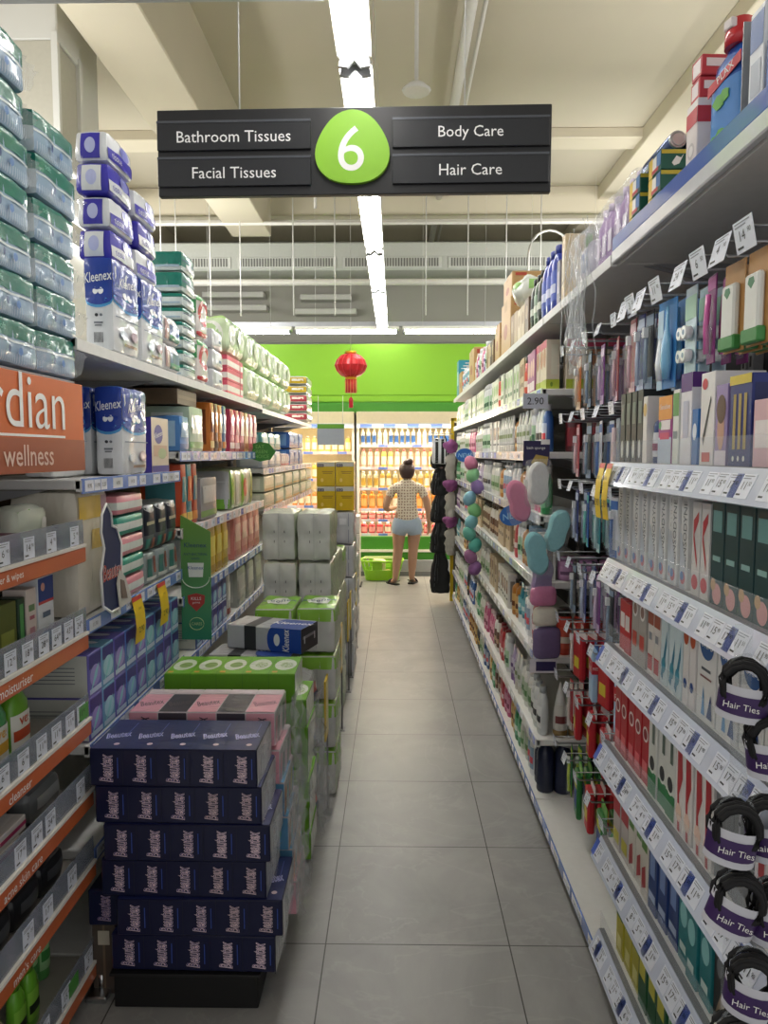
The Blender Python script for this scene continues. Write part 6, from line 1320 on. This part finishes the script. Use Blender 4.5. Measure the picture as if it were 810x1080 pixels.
mb = MB(); mb.box((-.05, -.012, 1.53), (.055, -.009, 1.63), C('#2a2450'), .001); mb.text('bath sponge', (0, -.0125, 1.6), (1, 0, 0), (0, 0, 1), .014, WHITE); mb.box((.02, -.0125, 1.615), (.055, -.0118, 1.635), WHITE); mb.slab([(-.02, 1.54), (.045, 1.53), (.05, 1.565), (.0, 1.575)], (0, -.0125, 0), (1, 0, 0), (0, 0, 1), .0006, C('#b8a050')); mb.build('header_card', cs)
for i, (x, z, cc, nm_, rz, dy) in enumerate(((.562, 1.462, '#dfe0dc', 'white', 0, 2.90), (.492, 1.39, '#d87fa0', 'pink', -.25, 2.94), (.64, 1.275, '#8cc8cc', 'upper aqua', .3, 2.90), (.552, 1.19, '#84c4cc', 'lower aqua', -.2, 2.86), (.595, 1.075, '#8a749c', 'upper purple', .1, 2.955))):
    P('sp_'+nm_, sponge(cc), (x, dy, z), .15, nm_+' film sleeved bath sponge', 'hanging on the clip strip', 'sponge', 'bath sponges on the strip', ry=rz)
def sponge_round(col, w, h): return lambda: soft('bath_sponge', w, .05, h, M(col, rough=.7, scale=80, vary=.1, wrap=.2), rolls=(1, 1, 1), amp=.004, wr=.003, r=.024, N=9, seed=52)
for nm_, cc, w, h, x, z in (('pink oval', '#cc7fa2', .105, .08, .598, .965), ('cream oval', '#d4d0c0', .10, .08, .608, .882), ('dusky purple square', '#6a5a80', .11, .13, .615, .748)):
    P('spr_'+nm_, sponge_round(cc, w, h), (x, 2.94, z), .1, nm_+' bath sponge', 'low on the clip strip', 'sponge', 'bath sponges on the strip')
mb = MB(); mb.box((-.055, -.004, .685), (.055, -.001, .742), C('#d8d4dc'), .001); mb.box((-.03, -.005, .693), (.05, -.003, .732), C('#2a2458')); o = mb.build('tag_card', cs); o.location = (.04, -.03, 0)
# egg-shaped puffs
cs2 = empty('clip_strip', (.54, 5.20, 0)); tag(cs2, 'far clear clip strip holding the egg-shaped sponges', 'clip strip')
mb = MB(); mb.box((-.012, 0, .72), (.012, .002, 1.6), CLEAR); mb.build('strip', cs2)
for i, (cc, nm_, dx) in enumerate((('#d080a0', 'rose', -.02), ('#8fcf98', 'light green', .0), ('#9a80c0', 'lavender', .045), ('#84b8d0', 'sky blue', -.03), ('#86cc8c', 'mid green', .02), ('#7cbcc8', 'aqua', -.01), ('#6cbfae', 'sea green', -.03), ('#58b8ac', 'turquoise', .03), ('#a06a98', 'plum', -.015), ('#8a5a98', 'violet', .03))):
    o = empty('egg_sponge'); mb = MB(); m = M(cc, rough=.6, scale=60, coat=.3)
    mb.lathe([(.004, -.055), (.026, -.048), (.042, -.025), (.046, .0), (.040, .026), (.024, .048), (.004, .056)], m, 14); mb.build('egg', o)
    mb = MB(); mb.lathe([(.012, .054), (.004, .06), (.003, .072)], CLEAR, 8); mb.build('twist_tie', o)
    o.location = (.54+dx*.7, 5.14, 1.51-.082*i); o.rotation_euler = (.2, (-.5, .4)[i % 2], 0)
    REG.append((tag(o, None, 'sponge'), nm_+' egg-shaped sponge', 'on the far clip strip', 'egg sponges on the strip'))
def new_oval():
    o = empty('shelf_talker'); mb = MB(); e = [(.065*math.cos(2*PI*i/24), .05*math.sin(2*PI*i/24)) for i in range(24)]
    mb.slab(e, (0, 0, 0), (1, 0, 0), (0, 0, 1), .003, C('#1f62b0')); mb.text('NEW', (0, -.0002, 0), (1, 0, 0), (0, 0, 1), .03, C('#8fc0e0'), shear=.2, fat=.01); mb.build('oval_card', o)
    mb = MB(); mb.box((-.008, .003, -.01), (.008, .03, .01), CLEAR); mb.build('clip', o); return o
P('nov', new_oval, (.51, 5.42, 1.565), .0, 'blue oval card reading new', 'above the egg-shaped sponges', 'shelf talker')
P('nov', None, (.56, 3.50, 1.285), -.35, 'blue oval card tilted', 'beside the pink bath sponge', 'shelf talker', ry=-.25)
P('clr', lambda: (lambda mb: (mb.box((-.05, 0, -.03), (.05, .002, .03), C('#c4cad8')), mb.text('2.90', (0, 0, 0), (1, 0, 0), (0, 0, 1), .028, INK), mb.build('price_card'))[-1])(MB()), (.565, 3.0, 1.79), 0, 'white price card hanging at the hair dye shelf corner', 'over sponges', 'price card')

# hair tie packs on a strip in the front corner
cs3 = empty('clip_strip', (.575, 1.20, 0)); tag(cs3, 'clip strip of hair ties in front of the toothpaste bay', 'clip strip')
mb = MB(); mb.box((-.015, .0, .45), (.015, .002, 1.30), CLEAR)
for i in range(8): mb.box((-.006, -.006, .5+.1*i), (.006, .001, .515+.1*i), CLEAR)
mb.build('strip', cs3)
def hairtie():
    o = empty('hair_tie_pack')
    mb = MB(); k = M('#101014', rough=.8)
    for i in range(9):
        a = .25*math.sin(i*2.1); r = .03+.004*math.sin(i*1.7)
        mb.tube([(r*math.cos(2*PI*j/14)+.004*math.sin(i*3), -.012+.004*(i-4), r*1.15*math.sin(2*PI*j/14)+.01) for j in range(15)], .0045, k, 6)
    mb.build('elastic_bands', o)
    mb = MB(); wv = C('#c8c9d2'); pv = C('#3a2258'); n = 10
    for (z0, z1, m, off) in ((-.045, .012, wv, 0), (-.034, -.002, pv, .0008)):
        vs = []
        for z in (z0, z1):
            for i in range(n+1):
                a = PI+PI*i/n; vs.append((.038*math.cos(a), -.006+(.032+off)*math.sin(a), z))
        mb.add(vs, [(i, i+1, n+2+i, n+1+i) for i in range(n)], m, True)
    mb.text('Hair Ties', (0, -.0395, -.018), (1, 0, 0), (0, 0, 1), .010, WHITE)
    mb.build('printed_band', o)
    mb = MB(); mb.tube([(.03*math.cos(PI*j/10), -.002, .02+.038*math.sin(PI*j/10)) for j in range(11)], .0022, CLEAR); mb.build('hanger', o)
    return o
for i, (x, y, z, ry) in enumerate(((.565, 1.17, 1.20, .1), (.60, 1.15, 1.115, -.1), (.535, 1.13, .985, .15), (.60, 1.14, .985, -.1), (.54, 1.12, .875, .3), (.60, 1.12, .86, 0), (.56, 1.10, .755, .1), (.60, 1.09, .68, -.1), (.53, 1.09, .66, .2))):
    P('hty', hairtie, (x, y, z), -.5+.15*i % .4, 'pack of black hair ties with purple and white band', 'counted down the strip', 'hair tie pack', 'hair tie packs on the strip', ry=ry)

# ================================================================ FAR END
GRNW = M('#86c02a', rough=.55, vary=.03, scale=1.5); GRND = M('#3f8a22', rough=.5)
fas = empty('green_fascia', (0, 10.0, 0)); tag(fas, 'bright green fascia panel above the fridge wall', 'fascia')
mb = MB(); mb.box((-3.2, 0, 2.36), (3.0, .1, 3.04), GRNW, .004); mb.build('upper_panel', fas)
mb = MB(); mb.box((-3.2, -.02, 2.27), (3.0, .1, 2.352), GRNW, .004); mb.build('middle_panel', fas)
mb = MB(); mb.box((-3.2, -.08, 2.12), (3.0, .1, 2.26), GRND, .01); mb.build('lower_lip', fas)
CREAM = M('#f0e2bc', rough=.5); FRW = M('#ece6da', rough=.4); LEDM = M('#fff1d2', rough=.4, emit=17, vary=0)
FZ = [.535, .72, .86, 1.13, 1.40, 1.69]
def fridge(nm, label, x0, x1, zs):
    f = empty(nm, (x0, 9.5, 0)); tag(f, label, 'fridge'); L = x1-x0
    mb = MB(); mb.box((0, .62, .1), (L, .66, 2.1), CREAM); mb.build('back_panel', f)
    for a in (0, L-.03):
        mb = MB(); mb.box((a, .0, .1), (a+.03, .62, 2.1), FRW, .003); mb.build('side_panel', f)
    mb = MB(); mb.box((0, -.05, 1.93), (L, .62, 2.11), CREAM, .004); mb.build('canopy', f)
    mb = MB(); mb.box((0, -.06, 1.90), (L, -.04, 1.96), STRIPW, .002)
    for k in range(int(L/.3)): mb.box((.05+.3*k, -.0615, 1.905), (.2+.3*k, -.06, 1.95), STRIPB)
    mb.build('price_strip', f)
    mb = MB(); mb.box((0, .0, .2), (L, .62, .5), GRND, .004); mb.box((0, -.03, .3), (L, -.0, .33), FRW); mb.build('kick_panel', f)
    mb = MB(); mb.box((0, -.06, .02), (L, .62, .2), M('#9a9c9a', rough=.5), .004); mb.box((0, -.12, 0), (L, .6, .06), M('#6a6c6a', rough=.5)); mb.build('base', f)
    for z in zs:
        mb = MB(); mb.box((.03, .06, z-.02), (L-.03, .62, z), FRW); sh = mb.build('shelf', f)
        mb = MB(); mb.box((.03, .05, z-.035), (L-.03, .06, z+.005), M('#f0c8c4', rough=.3)); 
        for k in range(int(L/.22)): mb.box((.06+.22*k, .0485, z-.03), (.18+.22*k, .05, z), STRIPB if k % 2 else STRIPW)
        mb.build('price_strip', sh)
        mb = MB(); mb.box((.05, .09, z-.032), (L-.05, .11, z-.022), LEDM); mb.build('led_strip', sh)
    mb = MB(); mb.box((.05, .0, 1.915), (L-.05, .03, 1.928), LEDM); mb.build('led_strip', f)
    return f
fridge('open_fridge', 'open lit drinks fridge facing down the aisle', -.5, 1.35, FZ)
fridge('open_fridge', 'open lit fridge section beside the drinks fridge, behind yellow cartons', -2.35, -.53, [.55, .9, 1.25, 1.6])
area((.42, 9.30, 2.03), 1.7, .12, 30, (1, .84, .64), (R(-28), 0, 0)); area((-1.44, 9.30, 2.03), 1.7, .12, 24, (1, .82, .58), (R(-28), 0, 0))  # warm area lamps added for the fridge's light and its spill
def drink(col, cap, h, w, lab): return lambda: bottle('round', h, w, col, cap, lab, None, name='juice_bottle')
FR = {1.69: ('#e8e4da', '#f4f4f0', .20, .055, '#3a6ab0', 'milk bottle with white cap'), 1.40: ('#f0b8a0', '#e87a80', .23, .07, '#f8e8d8', 'pink juice bottle'), 1.13: ('#e8d8b0', '#f4f0e4', .21, .065, '#c8a040', 'pale yogurt drink bottle'), .86: ('#f0902c', '#e87820', .22, .085, '#f8c070', 'orange juice bottle'), .72: ('#d83a34', '#e8d8d0', .105, .085, '#f0b0a0', 'red yogurt tub'), .535: ('#cc2f38', '#f0e0d8', .14, .085, '#f0a8a0', 'red drink carton')}
for z, (col, cap, h, w, lab, ds) in FR.items():
    n = int(1.74/(w+.018))
    for i in range(n):
        alt = i % 7 in (3, 4)
        c2 = {1.69: '#e4e8ec', 1.40: '#f0c860', 1.13: '#d8b050', .86: '#f0b040', .72: '#e8e0d8', .535: '#d84a40'}[z] if alt else col
        kk = 'fr%s%d' % (z, alt)
        x = -.45+w/2+(w+.018)*i
        P(kk, (lambda h=h, w=w: jar(h, w/2, '#d83a34', '#f0e4dc', '#f4c8bc')) if z == .72 else drink(c2, cap, h, w, lab if not alt else '#f4ead0'), (x, 9.5+.12, z+.001), 0, ds if not alt else 'lighter '+ds, 'from the cartons side, %s fridge shelf' % {1.69: 'on the top', 1.40: 'on the second', 1.13: 'on the third', .86: 'on the fourth', .72: 'on the fifth', .535: 'on the lowest'}[z], 'drink' if z != .72 else 'tub', 'drinks in the fridge')
for z, col, ds in ((1.6, '#e8c860', 'yellow drink bottle'), (1.25, '#e0b040', 'amber drink bottle'), (.9, '#d88a3a', 'orange drink bottle')):
    for i in range(9):
        P('fl%s' % z, drink(col, '#f0e8d8', .2, .07, '#f4e8c8'), (-1.32+.088*i, 9.62, z+.001), 0, ds, 'in the fridge section behind the yellow cartons', 'drink', 'drinks behind the yellow cartons')
o = empty('info_board', (-.79, 9.0, 1.68)); tag(o, 'grey hanging board with green header beside the fridge', 'board')
mb = MB(); mb.box((-.165, 0, 0), (.165, .015, .2), M('#9aa3ae', rough=.4), .002); mb.build('panel', o); mb = MB(); mb.box((-.165, -.002, .2), (.165, .017, .255), C('#5f9a2c'), .002); mb.text('OFFER', (0, -.0025, .227), (1, 0, 0), (0, 0, 1), .025, C('#8fc05a')) if False else None; mb.build('header', o)
[(lambda q: (q.tube([(x, .008, .25), (x, .008, .6)], .004, WIRE), q.build('hanger', o)))(MB()) for x in (-.15, .15)]
for k in range(4):
    P('wcb', lambda: carton('carton', .16, .3, .205, C('#d9d4cc'), [('F', 'e', 0, .1, .3, .16, C('#b8b0a4')), ('F', 'r', 0, -.46, 1, .04, C('#a8a298'))], .004), (-.50, 8.75, .012+.207*k), 0, 'white carton from the floor up', 'in the small stack beside the green basket', 'carton', 'white cartons by the basket')
mb = MB(); mb.box((-.1, -.16, 0), (.1, .16, .011), M('#2a2a2c')); tag(mb.build('floor_skid', None, (-.50, 8.75, 0)), 'black skid under the small white carton stack', 'skid')
# green basket
bk = empty('shopping_basket', (-.165, 9.15, 0)); tag(bk, 'lime green shopping basket on the floor beside the shopper', 'basket')
bk.scale = (1.15, 1.1, 1.1)
LB_ = M('#8fd01c', rough=.35, coat=.3); mb = MB()
def ringp(w, d, z, n=28): return [((abs(math.cos(a))**.5)*math.copysign(1, math.cos(a))*w/2, (abs(math.sin(a))**.5)*math.copysign(1, math.sin(a))*d/2, z) for a in [2*PI*i/n for i in range(n)]]
r0, r1, r2 = ringp(.36, .24, .004), ringp(.41, .28, .12), ringp(.46, .32, .225); n = 28
vs = r0+r1+r2; mb.add(vs, [tuple(range(n))[::-1]], LB_)
for j in range(2):
    for i in range(n):
        if j == 1 and i % 2: continue
        mb.add([vs[j*n+i], vs[j*n+(i+1) % n], vs[(j+1)*n+(i+1) % n], vs[(j+1)*n+i]], [(0, 1, 2, 3)], LB_, True)
mb.tube(r2+r2[:1], .012, LB_); mb.tube(r1+r1[:1], .006, LB_)
for i in range(n): mb.tube([vs[n+i], vs[2*n+i]], .004, LB_, 5)
mb.build('tub', bk)
for s_ in (-1, 1):
    mb = MB(); mb.tube([(-.22, .0, .225), (-.19, s_*.06, .25), (.19, s_*.06, .25), (.22, 0, .225)], .008, M('#c8d89a', rough=.4)); mb.build('handle', bk)
P('bgt', lambda: soft('paper_bag', .16, .12, .2, M('#d8c8a8', rough=.7), [('F', 'r', 0, .1, .5, .3, C('#b89a78')), ('F', 'r', .1, .4, .4, .1, C('#e8e0d0'))], rolls=(1, 1, 1), amp=.01, wr=.01, r=.03, seed=61), (-.22, 9.15, .055), .2, 'beige paper bag', 'standing in the green basket', 'bag', ry=.12)
P('bgt2', lambda: carton('carton', .12, .1, .1, C('#a87a50'), [('F', 'r', 0, 0, .6, .4, C('#d8b890'))]), (-.07, 9.15, .015), -.2, 'small brown carton', 'lying in the green basket', 'carton')
# red lantern
ln = empty('red_lantern', (-.48, 8.0, 2.52)); tag(ln, 'red ribbed paper lantern with gold caps and tassel', 'lantern')
RED = M('#c81420', rough=.5, coat=.2); GOLD = M('#d8a02c', rough=.35, metal=.7); mb = MB(); n = 36; vs = []
prof = [(.055, -.125), (.11, -.105), (.155, -.06), (.178, 0), (.155, .06), (.11, .105), (.055, .125)]
for r, z in prof:
    for i in range(n):
        a = 2*PI*i/n; q = r*(1-.05*(i % 3 == 0)); vs.append((q*math.cos(a), q*math.sin(a), z))
mb.add(vs, [(j*n+i, j*n+(i+1) % n, (j+1)*n+(i+1) % n, (j+1)*n+i) for j in range(6) for i in range(n)], RED, False)
for i in range(0, n, 3): mb.tube([(r*.955*math.cos(2*PI*i/n), r*.955*math.sin(2*PI*i/n), z) for r, z in prof], .0035, M('#e8505a', rough=.4), 5)
mb.build('shade', ln)
for z in (-.15, .12):
    mb = MB(); mb.lathe([(.062, z), (.062, z+.03)], GOLD, 18); mb.build('cap', ln)
mb = MB(); mb.lathe([(.06, -.29), (.062, -.15)], RED, 18)
for i in range(12): mb.tube([(.061*math.cos(PI*i/6), .061*math.sin(PI*i/6), -.29), (.062*math.cos(PI*i/6), .062*math.sin(PI*i/6), -.155)], .004, M('#e8a060', rough=.5), 5)
mb.build('fringe', ln)
mb = MB(); mb.tube([(0, 0, -.29), (0, 0, -.34)], .003, RED); mb.lathe([(.022, -.45), (.024, -.36), (.008, -.335)], RED, 12); mb.build('tassel', ln)
mb = MB(); mb.tube([(0, 0, .15), (0, 0, 2.88)], .003, WIRE); mb.build('string', ln)
# yellow-framed end rack with black bags and loofah strips
er = empty('end_rack', (.585, 7.78, 0)); tag(er, 'yellow framed end rack at the fridge end of the shelves', 'rack')
YM = M('#d8b818', rough=.4)
for x in (0, .46):
    mb = MB(); mb.box((x, 0, 0), (x+.035, .035, 1.95), YM, .003); mb.build('post', er)
mb = MB(); mb.box((0, .0, 1.915), (.495, .035, 1.95), YM, .003); mb.build('top_bar', er)
mb = MB(); mb.box((.02, .012, .1), (.47, .02, 1.9), M('#5a5a54', rough=.6)); mb.build('mesh_panel', er)
for k, z in enumerate((1.78, 1.52, 1.22, .93, .62)):
    mb = MB(); mb.tube([(.02, .0, z), (-.22, .0, z+.01)], .005, HOOKM); mb.build('hook', er)
BKM = M('#141518', rough=.7)
def blackbag(w, h):
    def f():
        o = soft('black_bag', w, .09, h, BKM, [('L', 'r', -.2, 0, .05, .8, M('#6a6c70')), ('F', 'r', -.3, 0, .03, .9, M('#5a5c60')), ('F', 'r', -.15, .1, .02, .7, M('#44464a'))], rolls=(2, 1, 1), amp=.012, wr=.016, r=.03, N=14, seed=71+h*100)
        for q in o.data.vertices:
            t = q.co.z/h; q.co.x = q.co.x*(1-.42*max(0, t-.45)/.55)+.004*math.sin(q.co.z*40+h*30); q.co.y *= 1-.4*max(0, t-.5)
        mb = MB(); mb.tube([(-w*.3, 0, h-.01), (-w*.2, 0, h+.05), (w*.2, 0, h+.05), (w*.3, 0, h-.01)], .006, BKM); mb.build('handle', o); return o
    return f
for k, (z, h) in enumerate(((1.42, .29), (1.14, .28), (.85, .30), (.53, .33), (.10, .44))):
    P('bkb%d' % k, blackbag(.20, h), (.475, 7.72, z), 0, 'black bag from the top down', 'hanging beside the yellow end rack', 'bag', 'black bags by the end rack')
P('bwb', lambda: soft('striped_bag', .15, .06, .26, M('#d8dade', rough=.5), [('F', 'r', -.2, 0, .2, 1, BKM), ('F', 'r', .2, 0, .2, 1, BKM), ('F', 'r', .45, 0, .1, 1, BKM)], rolls=(1, 1, 1), amp=.008, wr=.008, r=.02, seed=72), (.455, 7.60, 1.47), 0, 'black and white striped bag', 'hanging in front of the topmost black bag', 'bag')
for c, z in enumerate((1.64, 1.27, .92)):
    P('lfa', lambda: (lambda o: ([soft('netting', .11, .1, .12, M('#8a4a80', rough=.8, scale=60), rolls=(1, 1, 1), amp=.02, wr=.03, r=.05, N=8, seed=73, parent=o).__setattr__('location', (0, 0, -.06)), soft('scrub', .09, .09, .26, M('#a8a49c', rough=.8, scale=50), rolls=(1, 1, 3), amp=.014, wr=.02, r=.04, N=9, seed=74, parent=o).__setattr__('location', (0, 0, -.33))], o)[1])(empty('bath_puff')), (.53, 7.1, z), 0, ('topmost', 'middle', 'lowest')[c]+' plum and grey bath puff', 'hanging on a strip by the end rack', 'bath puff', 'bath puffs by the end rack')
cs4 = empty('clip_strip', (.53, 7.18, 0)); tag(cs4, 'clear clip strip holding the plum and grey bath puffs', 'clip strip'); mb = MB(); mb.box((-.012, 0, .6), (.012, .002, 1.75), CLEAR); mb.build('strip', cs4)
# ================================================================ THE SHOPPER (seen from behind)
SKIN = M('#b28a70', rough=.55, vary=.04); SHIRT = M('#d6cbb8', rough=.8); DENIM = M('#9fb0c2', rough=.85, scale=80, vary=.1); HAIR = M('#3a2420', rough=.5, scale=40, vary=.3); SHOE = M('#1c1a1c', rough=.5)
def skin_mesh(name, joints, edges, mat, parent=None, sub=2, root=0):
    """one continuous surface grown round a skeleton"""
    me = bpy.data.meshes.new(name); me.from_pydata([j[0] for j in joints], edges, [])
    o = bpy.data.objects.new(name, me); COL.objects.link(o)
    md = o.modifiers.new('skin', 'SKIN'); md.use_smooth_shade = True
    sv = me.skin_vertices[0].data if me.skin_vertices else None
    if sv is None:
        me.attributes; 
    for i, j in enumerate(joints):
        r = j[1] if isinstance(j[1], tuple) else (j[1], j[1])
        me.skin_vertices[0].data[i].radius = r; me.skin_vertices[0].data[i].use_root = (i == root)
    s2 = o.modifiers.new('sub', 'SUBSURF'); s2.levels = sub; s2.render_levels = sub
    dg = bpy.context.evaluated_depsgraph_get(); dg.update()
    m2 = bpy.data.meshes.new_from_object(o.evaluated_get(dg)); bpy.data.objects.remove(o); bpy.data.meshes.remove(me)
    m2.name = name; m2.materials.clear(); m2.materials.append(mat)
    for p in m2.polygons: p.use_smooth = True
    o = bpy.data.objects.new(name, m2); COL.objects.link(o)
    if parent: o.parent = parent
    return o
per = empty('person', (.14, 8.80, 0), (0, 0, 0))
tag(per, 'person seen from behind in dotted cream top and pale denim shorts', 'person')
J = []; E = []
def jn(p, r, link=None):
    J.append((p, r)); i = len(J)-1
    if link is not None: E.append((link, i))
    return i
# faces +Y (towards the fridge); left side is -X
pel = jn((0, 0, .80), (.135, .095)); wai = jn((0, .0, .93), (.118, .082), pel); che = jn((0, .01, 1.07), (.138, .092), wai); sho = jn((0, .0, 1.18), (.10, .07), che)
nek = jn((0, .005, 1.245), (.046, .046), sho); hd0 = jn((0, .02, 1.31), (.062, .07), nek); hd1 = jn((0, .03, 1.37), (.074, .09), hd0); hd2 = jn((0, .03, 1.425), (.055, .065), hd1)
for s, (kx, ky, ax, ay, fx, fy) in ((-1, (-.105, .01, -.14, -.03, -.20, .06)), (1, (.075, .02, .06, .04, .10, .16))):
    h = jn((s*.09, 0, .72), (.105, .10), pel); th = jn((s*.095+(kx-s*.095)*.4, .005, .58), .086, h); k = jn((kx, ky, .42), .062, th)
    cf = jn((kx+(ax-kx)*.35, ky-.012, .31), .062, k); an = jn((ax, ay, .075), .036, cf); he = jn((ax+(fx-ax)*.2, ay+(fy-ay)*.2, .038), .03, an); jn((fx, fy, .024), (.036, .02), he)
def arm(s, pts):
    a = jn((s*.175, 0, 1.165), .06, sho)
    for p, r in pts: a = jn(p, r, a)
    return a
def fingers(hand, base, d, side, up):
    """four unequal curled fingers and a thumb from the palm"""
    d = Vector(d).normalized(); side = Vector(side).normalized(); up = Vector(up).normalized(); b = Vector(base)
    for i, L in enumerate((.058, .066, .062, .048)):
        q = b+side*(.024-.016*i); a = jn(tuple(q+d*.02), .009, hand)
        a = jn(tuple(q+d*(.02+L*.5)+up*.006), .0078, a); jn(tuple(q+d*(.02+L*.85)+up*.024), .0068, a)
    q = b+side*.03-d*.03; a = jn(tuple(q), .010, hand); jn(tuple(q+side*.018+d*.034+up*.01), .0085, a)
ra = arm(1, [((.228, .0, 1.03), .047), ((.25, -.005, .92), .042), ((.266, .04, .80), .035), ((.265, .075, .715), .023), ((.268, .09, .675), (.03, .016))])
fingers(ra, (.268, .095, .665), (.02, .1, -1), (-.2, 1, .1), (-1, .1, 0))
la = arm(-1, [((-.225, .0, 1.03), .047), ((-.258, -.02, .93), .043), ((-.225, .09, .90), .036), ((-.13, .19, .92), .024), ((-.11, .225, .93), (.028, .018))])
fingers(la, (-.105, .235, .932), (.4, .9, .1), (.1, 0, 1), (1, -.3, 0))
skin_mesh('body', J, E, SKIN, per, 2, 0)
# face, turned away towards the fridge
mb = MB()
for s in (-1, 1):
    mb.lathe([(.001, -.009), (.008, -.006), (.010, 0), (.008, .006), (.001, .009)], M('#e8e4e0', rough=.3), 10, c=(s*.028, .113, 1.375)); mb.lathe([(.002, -.003), (.005, 0), (.002, .003)], INK, 8, c=(s*.028, .121, 1.375))
    mb.lathe([(.004, -.03), (.014, -.015), (.016, .008), (.006, .024)], SKIN, 10, .5, 1, c=(s*.078, .02, 1.36))
mb.lathe([(.014, -.018), (.010, .0), (.005, .03)], SKIN, 8, .8, 1, c=(0, .118, 1.352)); mb.box((-.02, .108, 1.318), (.02, .117, 1.325), M('#a8504c', rough=.5), .002)
mb.build('face', per)
# hair gathered in a bun
mb = MB(); n = 20; vs = []
for zz, r, yy in ((1.285, .06, -.016), (1.33, .084, -.006), (1.385, .092, .008), (1.43, .084, .014), (1.458, .055, .02), (1.468, .01, .02)):
    for i in range(n):
        a = 2*PI*i/n; fr = .72 if math.sin(a) > .3 and zz < 1.42 else 1.06
        vs.append((r*1.04*math.cos(a), yy+r*1.1*fr*math.sin(a)+.0, zz))
mb.add(vs, [(j*n+i, j*n+(i+1) % n, (j+1)*n+(i+1) % n, (j+1)*n+i) for j in range(5) for i in range(n)]+[tuple(5*n+i for i in range(n))], HAIR, True)
m_ = soft_map(.11, .09, .075, .036, (1, 1, 1), .006, .022, 81)
N = 8
for fc in 'FBRLTD':
    g = [m_(fc, -.5+i/N, -.5+j/N) for j in range(N+1) for i in range(N+1)]
    mb.add([(x+.012, y-.02, z+1.43) for x, y, z in g], [(j*(N+1)+i, j*(N+1)+i+1, (j+1)*(N+1)+i+1, (j+1)*(N+1)+i) for j in range(N) for i in range(N)], HAIR, True)
mb.build('hair', per)
# top with printed dots, shorts, sandals
dot = bpy.data.materials.new('dotted_cotton'); dot.use_nodes = True; nt = dot.node_tree; b = nt.nodes['Principled BSDF']
tc = nt.nodes.new('ShaderNodeTexCoord'); sx_ = nt.nodes.new('ShaderNodeSeparateXYZ'); cx_ = nt.nodes.new('ShaderNodeCombineXYZ'); nt.links.new(tc.outputs['Object'], sx_.inputs[0]); nt.links.new(sx_.outputs['X'], cx_.inputs['X']); nt.links.new(sx_.outputs['Z'], cx_.inputs['Y'])
vo = nt.nodes.new('ShaderNodeTexVoronoi'); vo.voronoi_dimensions = '2D'; vo.inputs['Scale'].default_value = 30; vo.inputs['Randomness'].default_value = .25
cr = nt.nodes.new('ShaderNodeValToRGB'); cr.color_ramp.interpolation = 'CONSTANT'; cr.color_ramp.elements[0].color = (*lin('#8d7466'), 1); cr.color_ramp.elements[1].position = .27; cr.color_ramp.elements[1].color = (*lin('#d8cdb8'), 1)
nt.links.new(cx_.outputs[0], vo.inputs['Vector']); nt.links.new(vo.outputs['Distance'], cr.inputs[0]); nt.links.new(cr.outputs[0], b.inputs['Base Color']); b.inputs['Roughness'].default_value = .8
J, E = [], []
a = jn((0, 0, .745), (.165, .13)); a0_ = a; a = jn((0, 0, .82), (.158, .125), a); w_ = jn((0, 0, .92), (.132, .108), a); c_ = jn((0, .01, 1.06), (.148, .115), w_); s_ = jn((0, 0, 1.18), (.115, .086), c_); nk_ = jn((0, .0, 1.232), (.085, .07), s_); jn((0, .003, 1.285), (.06, .058), nk_)
for s in (-1, 1):
    q = jn((s*.165, 0, 1.165), .064, s_); jn((s*.222, 0, 1.045), .058, q)
skin_mesh('dotted_top', J, E, dot, per, 2, 0)
J, E = [], []
a = jn((0, 0, .88), (.155, .118)); p_ = jn((0, 0, .78), (.165, .132), a)
for s in (-1, 1):
    h = jn((s*.09, 0, .69), (.125, .118), p_); jn((s*.1, .003, .575), (.104, .104), h)
skin_mesh('denim_shorts', J, E, DENIM, per, 2, 0)
for (ax, ay, fx, fy) in ((-.14, -.03, -.20, .06), (.06, .04, .10, .16)):
    d = Vector((fx-ax, fy-ay, 0)).normalized(); mb = MB(); sd = Vector((-d.y, d.x, 0))
    out = [(-.055, -.03), (-.03, -.042), (.1, -.05), (.15, -.035), (.165, 0), (.15, .035), (.1, .05), (-.03, .042), (-.055, .03)]
    mb.slab([(u, -v) for u, v in out][::-1], (ax, ay, .016), d, sd, .0155, SHOE)
    mb.tube([Vector((ax, ay, .012))+d*.08+sd*(.046*math.cos(PI*i/8))+Vector((0, 0, .04*math.sin(PI*i/8))) for i in range(9)], .012, SHOE)
    mb.tube([Vector((ax, ay, .02))-d*.03+sd*(.04*math.cos(PI*i/8))-d*(.03*math.sin(PI*i/8))+Vector((0, 0, .03)) for i in range(9)], .006, SHOE)
    mb.build('sandal', per)
finish_labels()
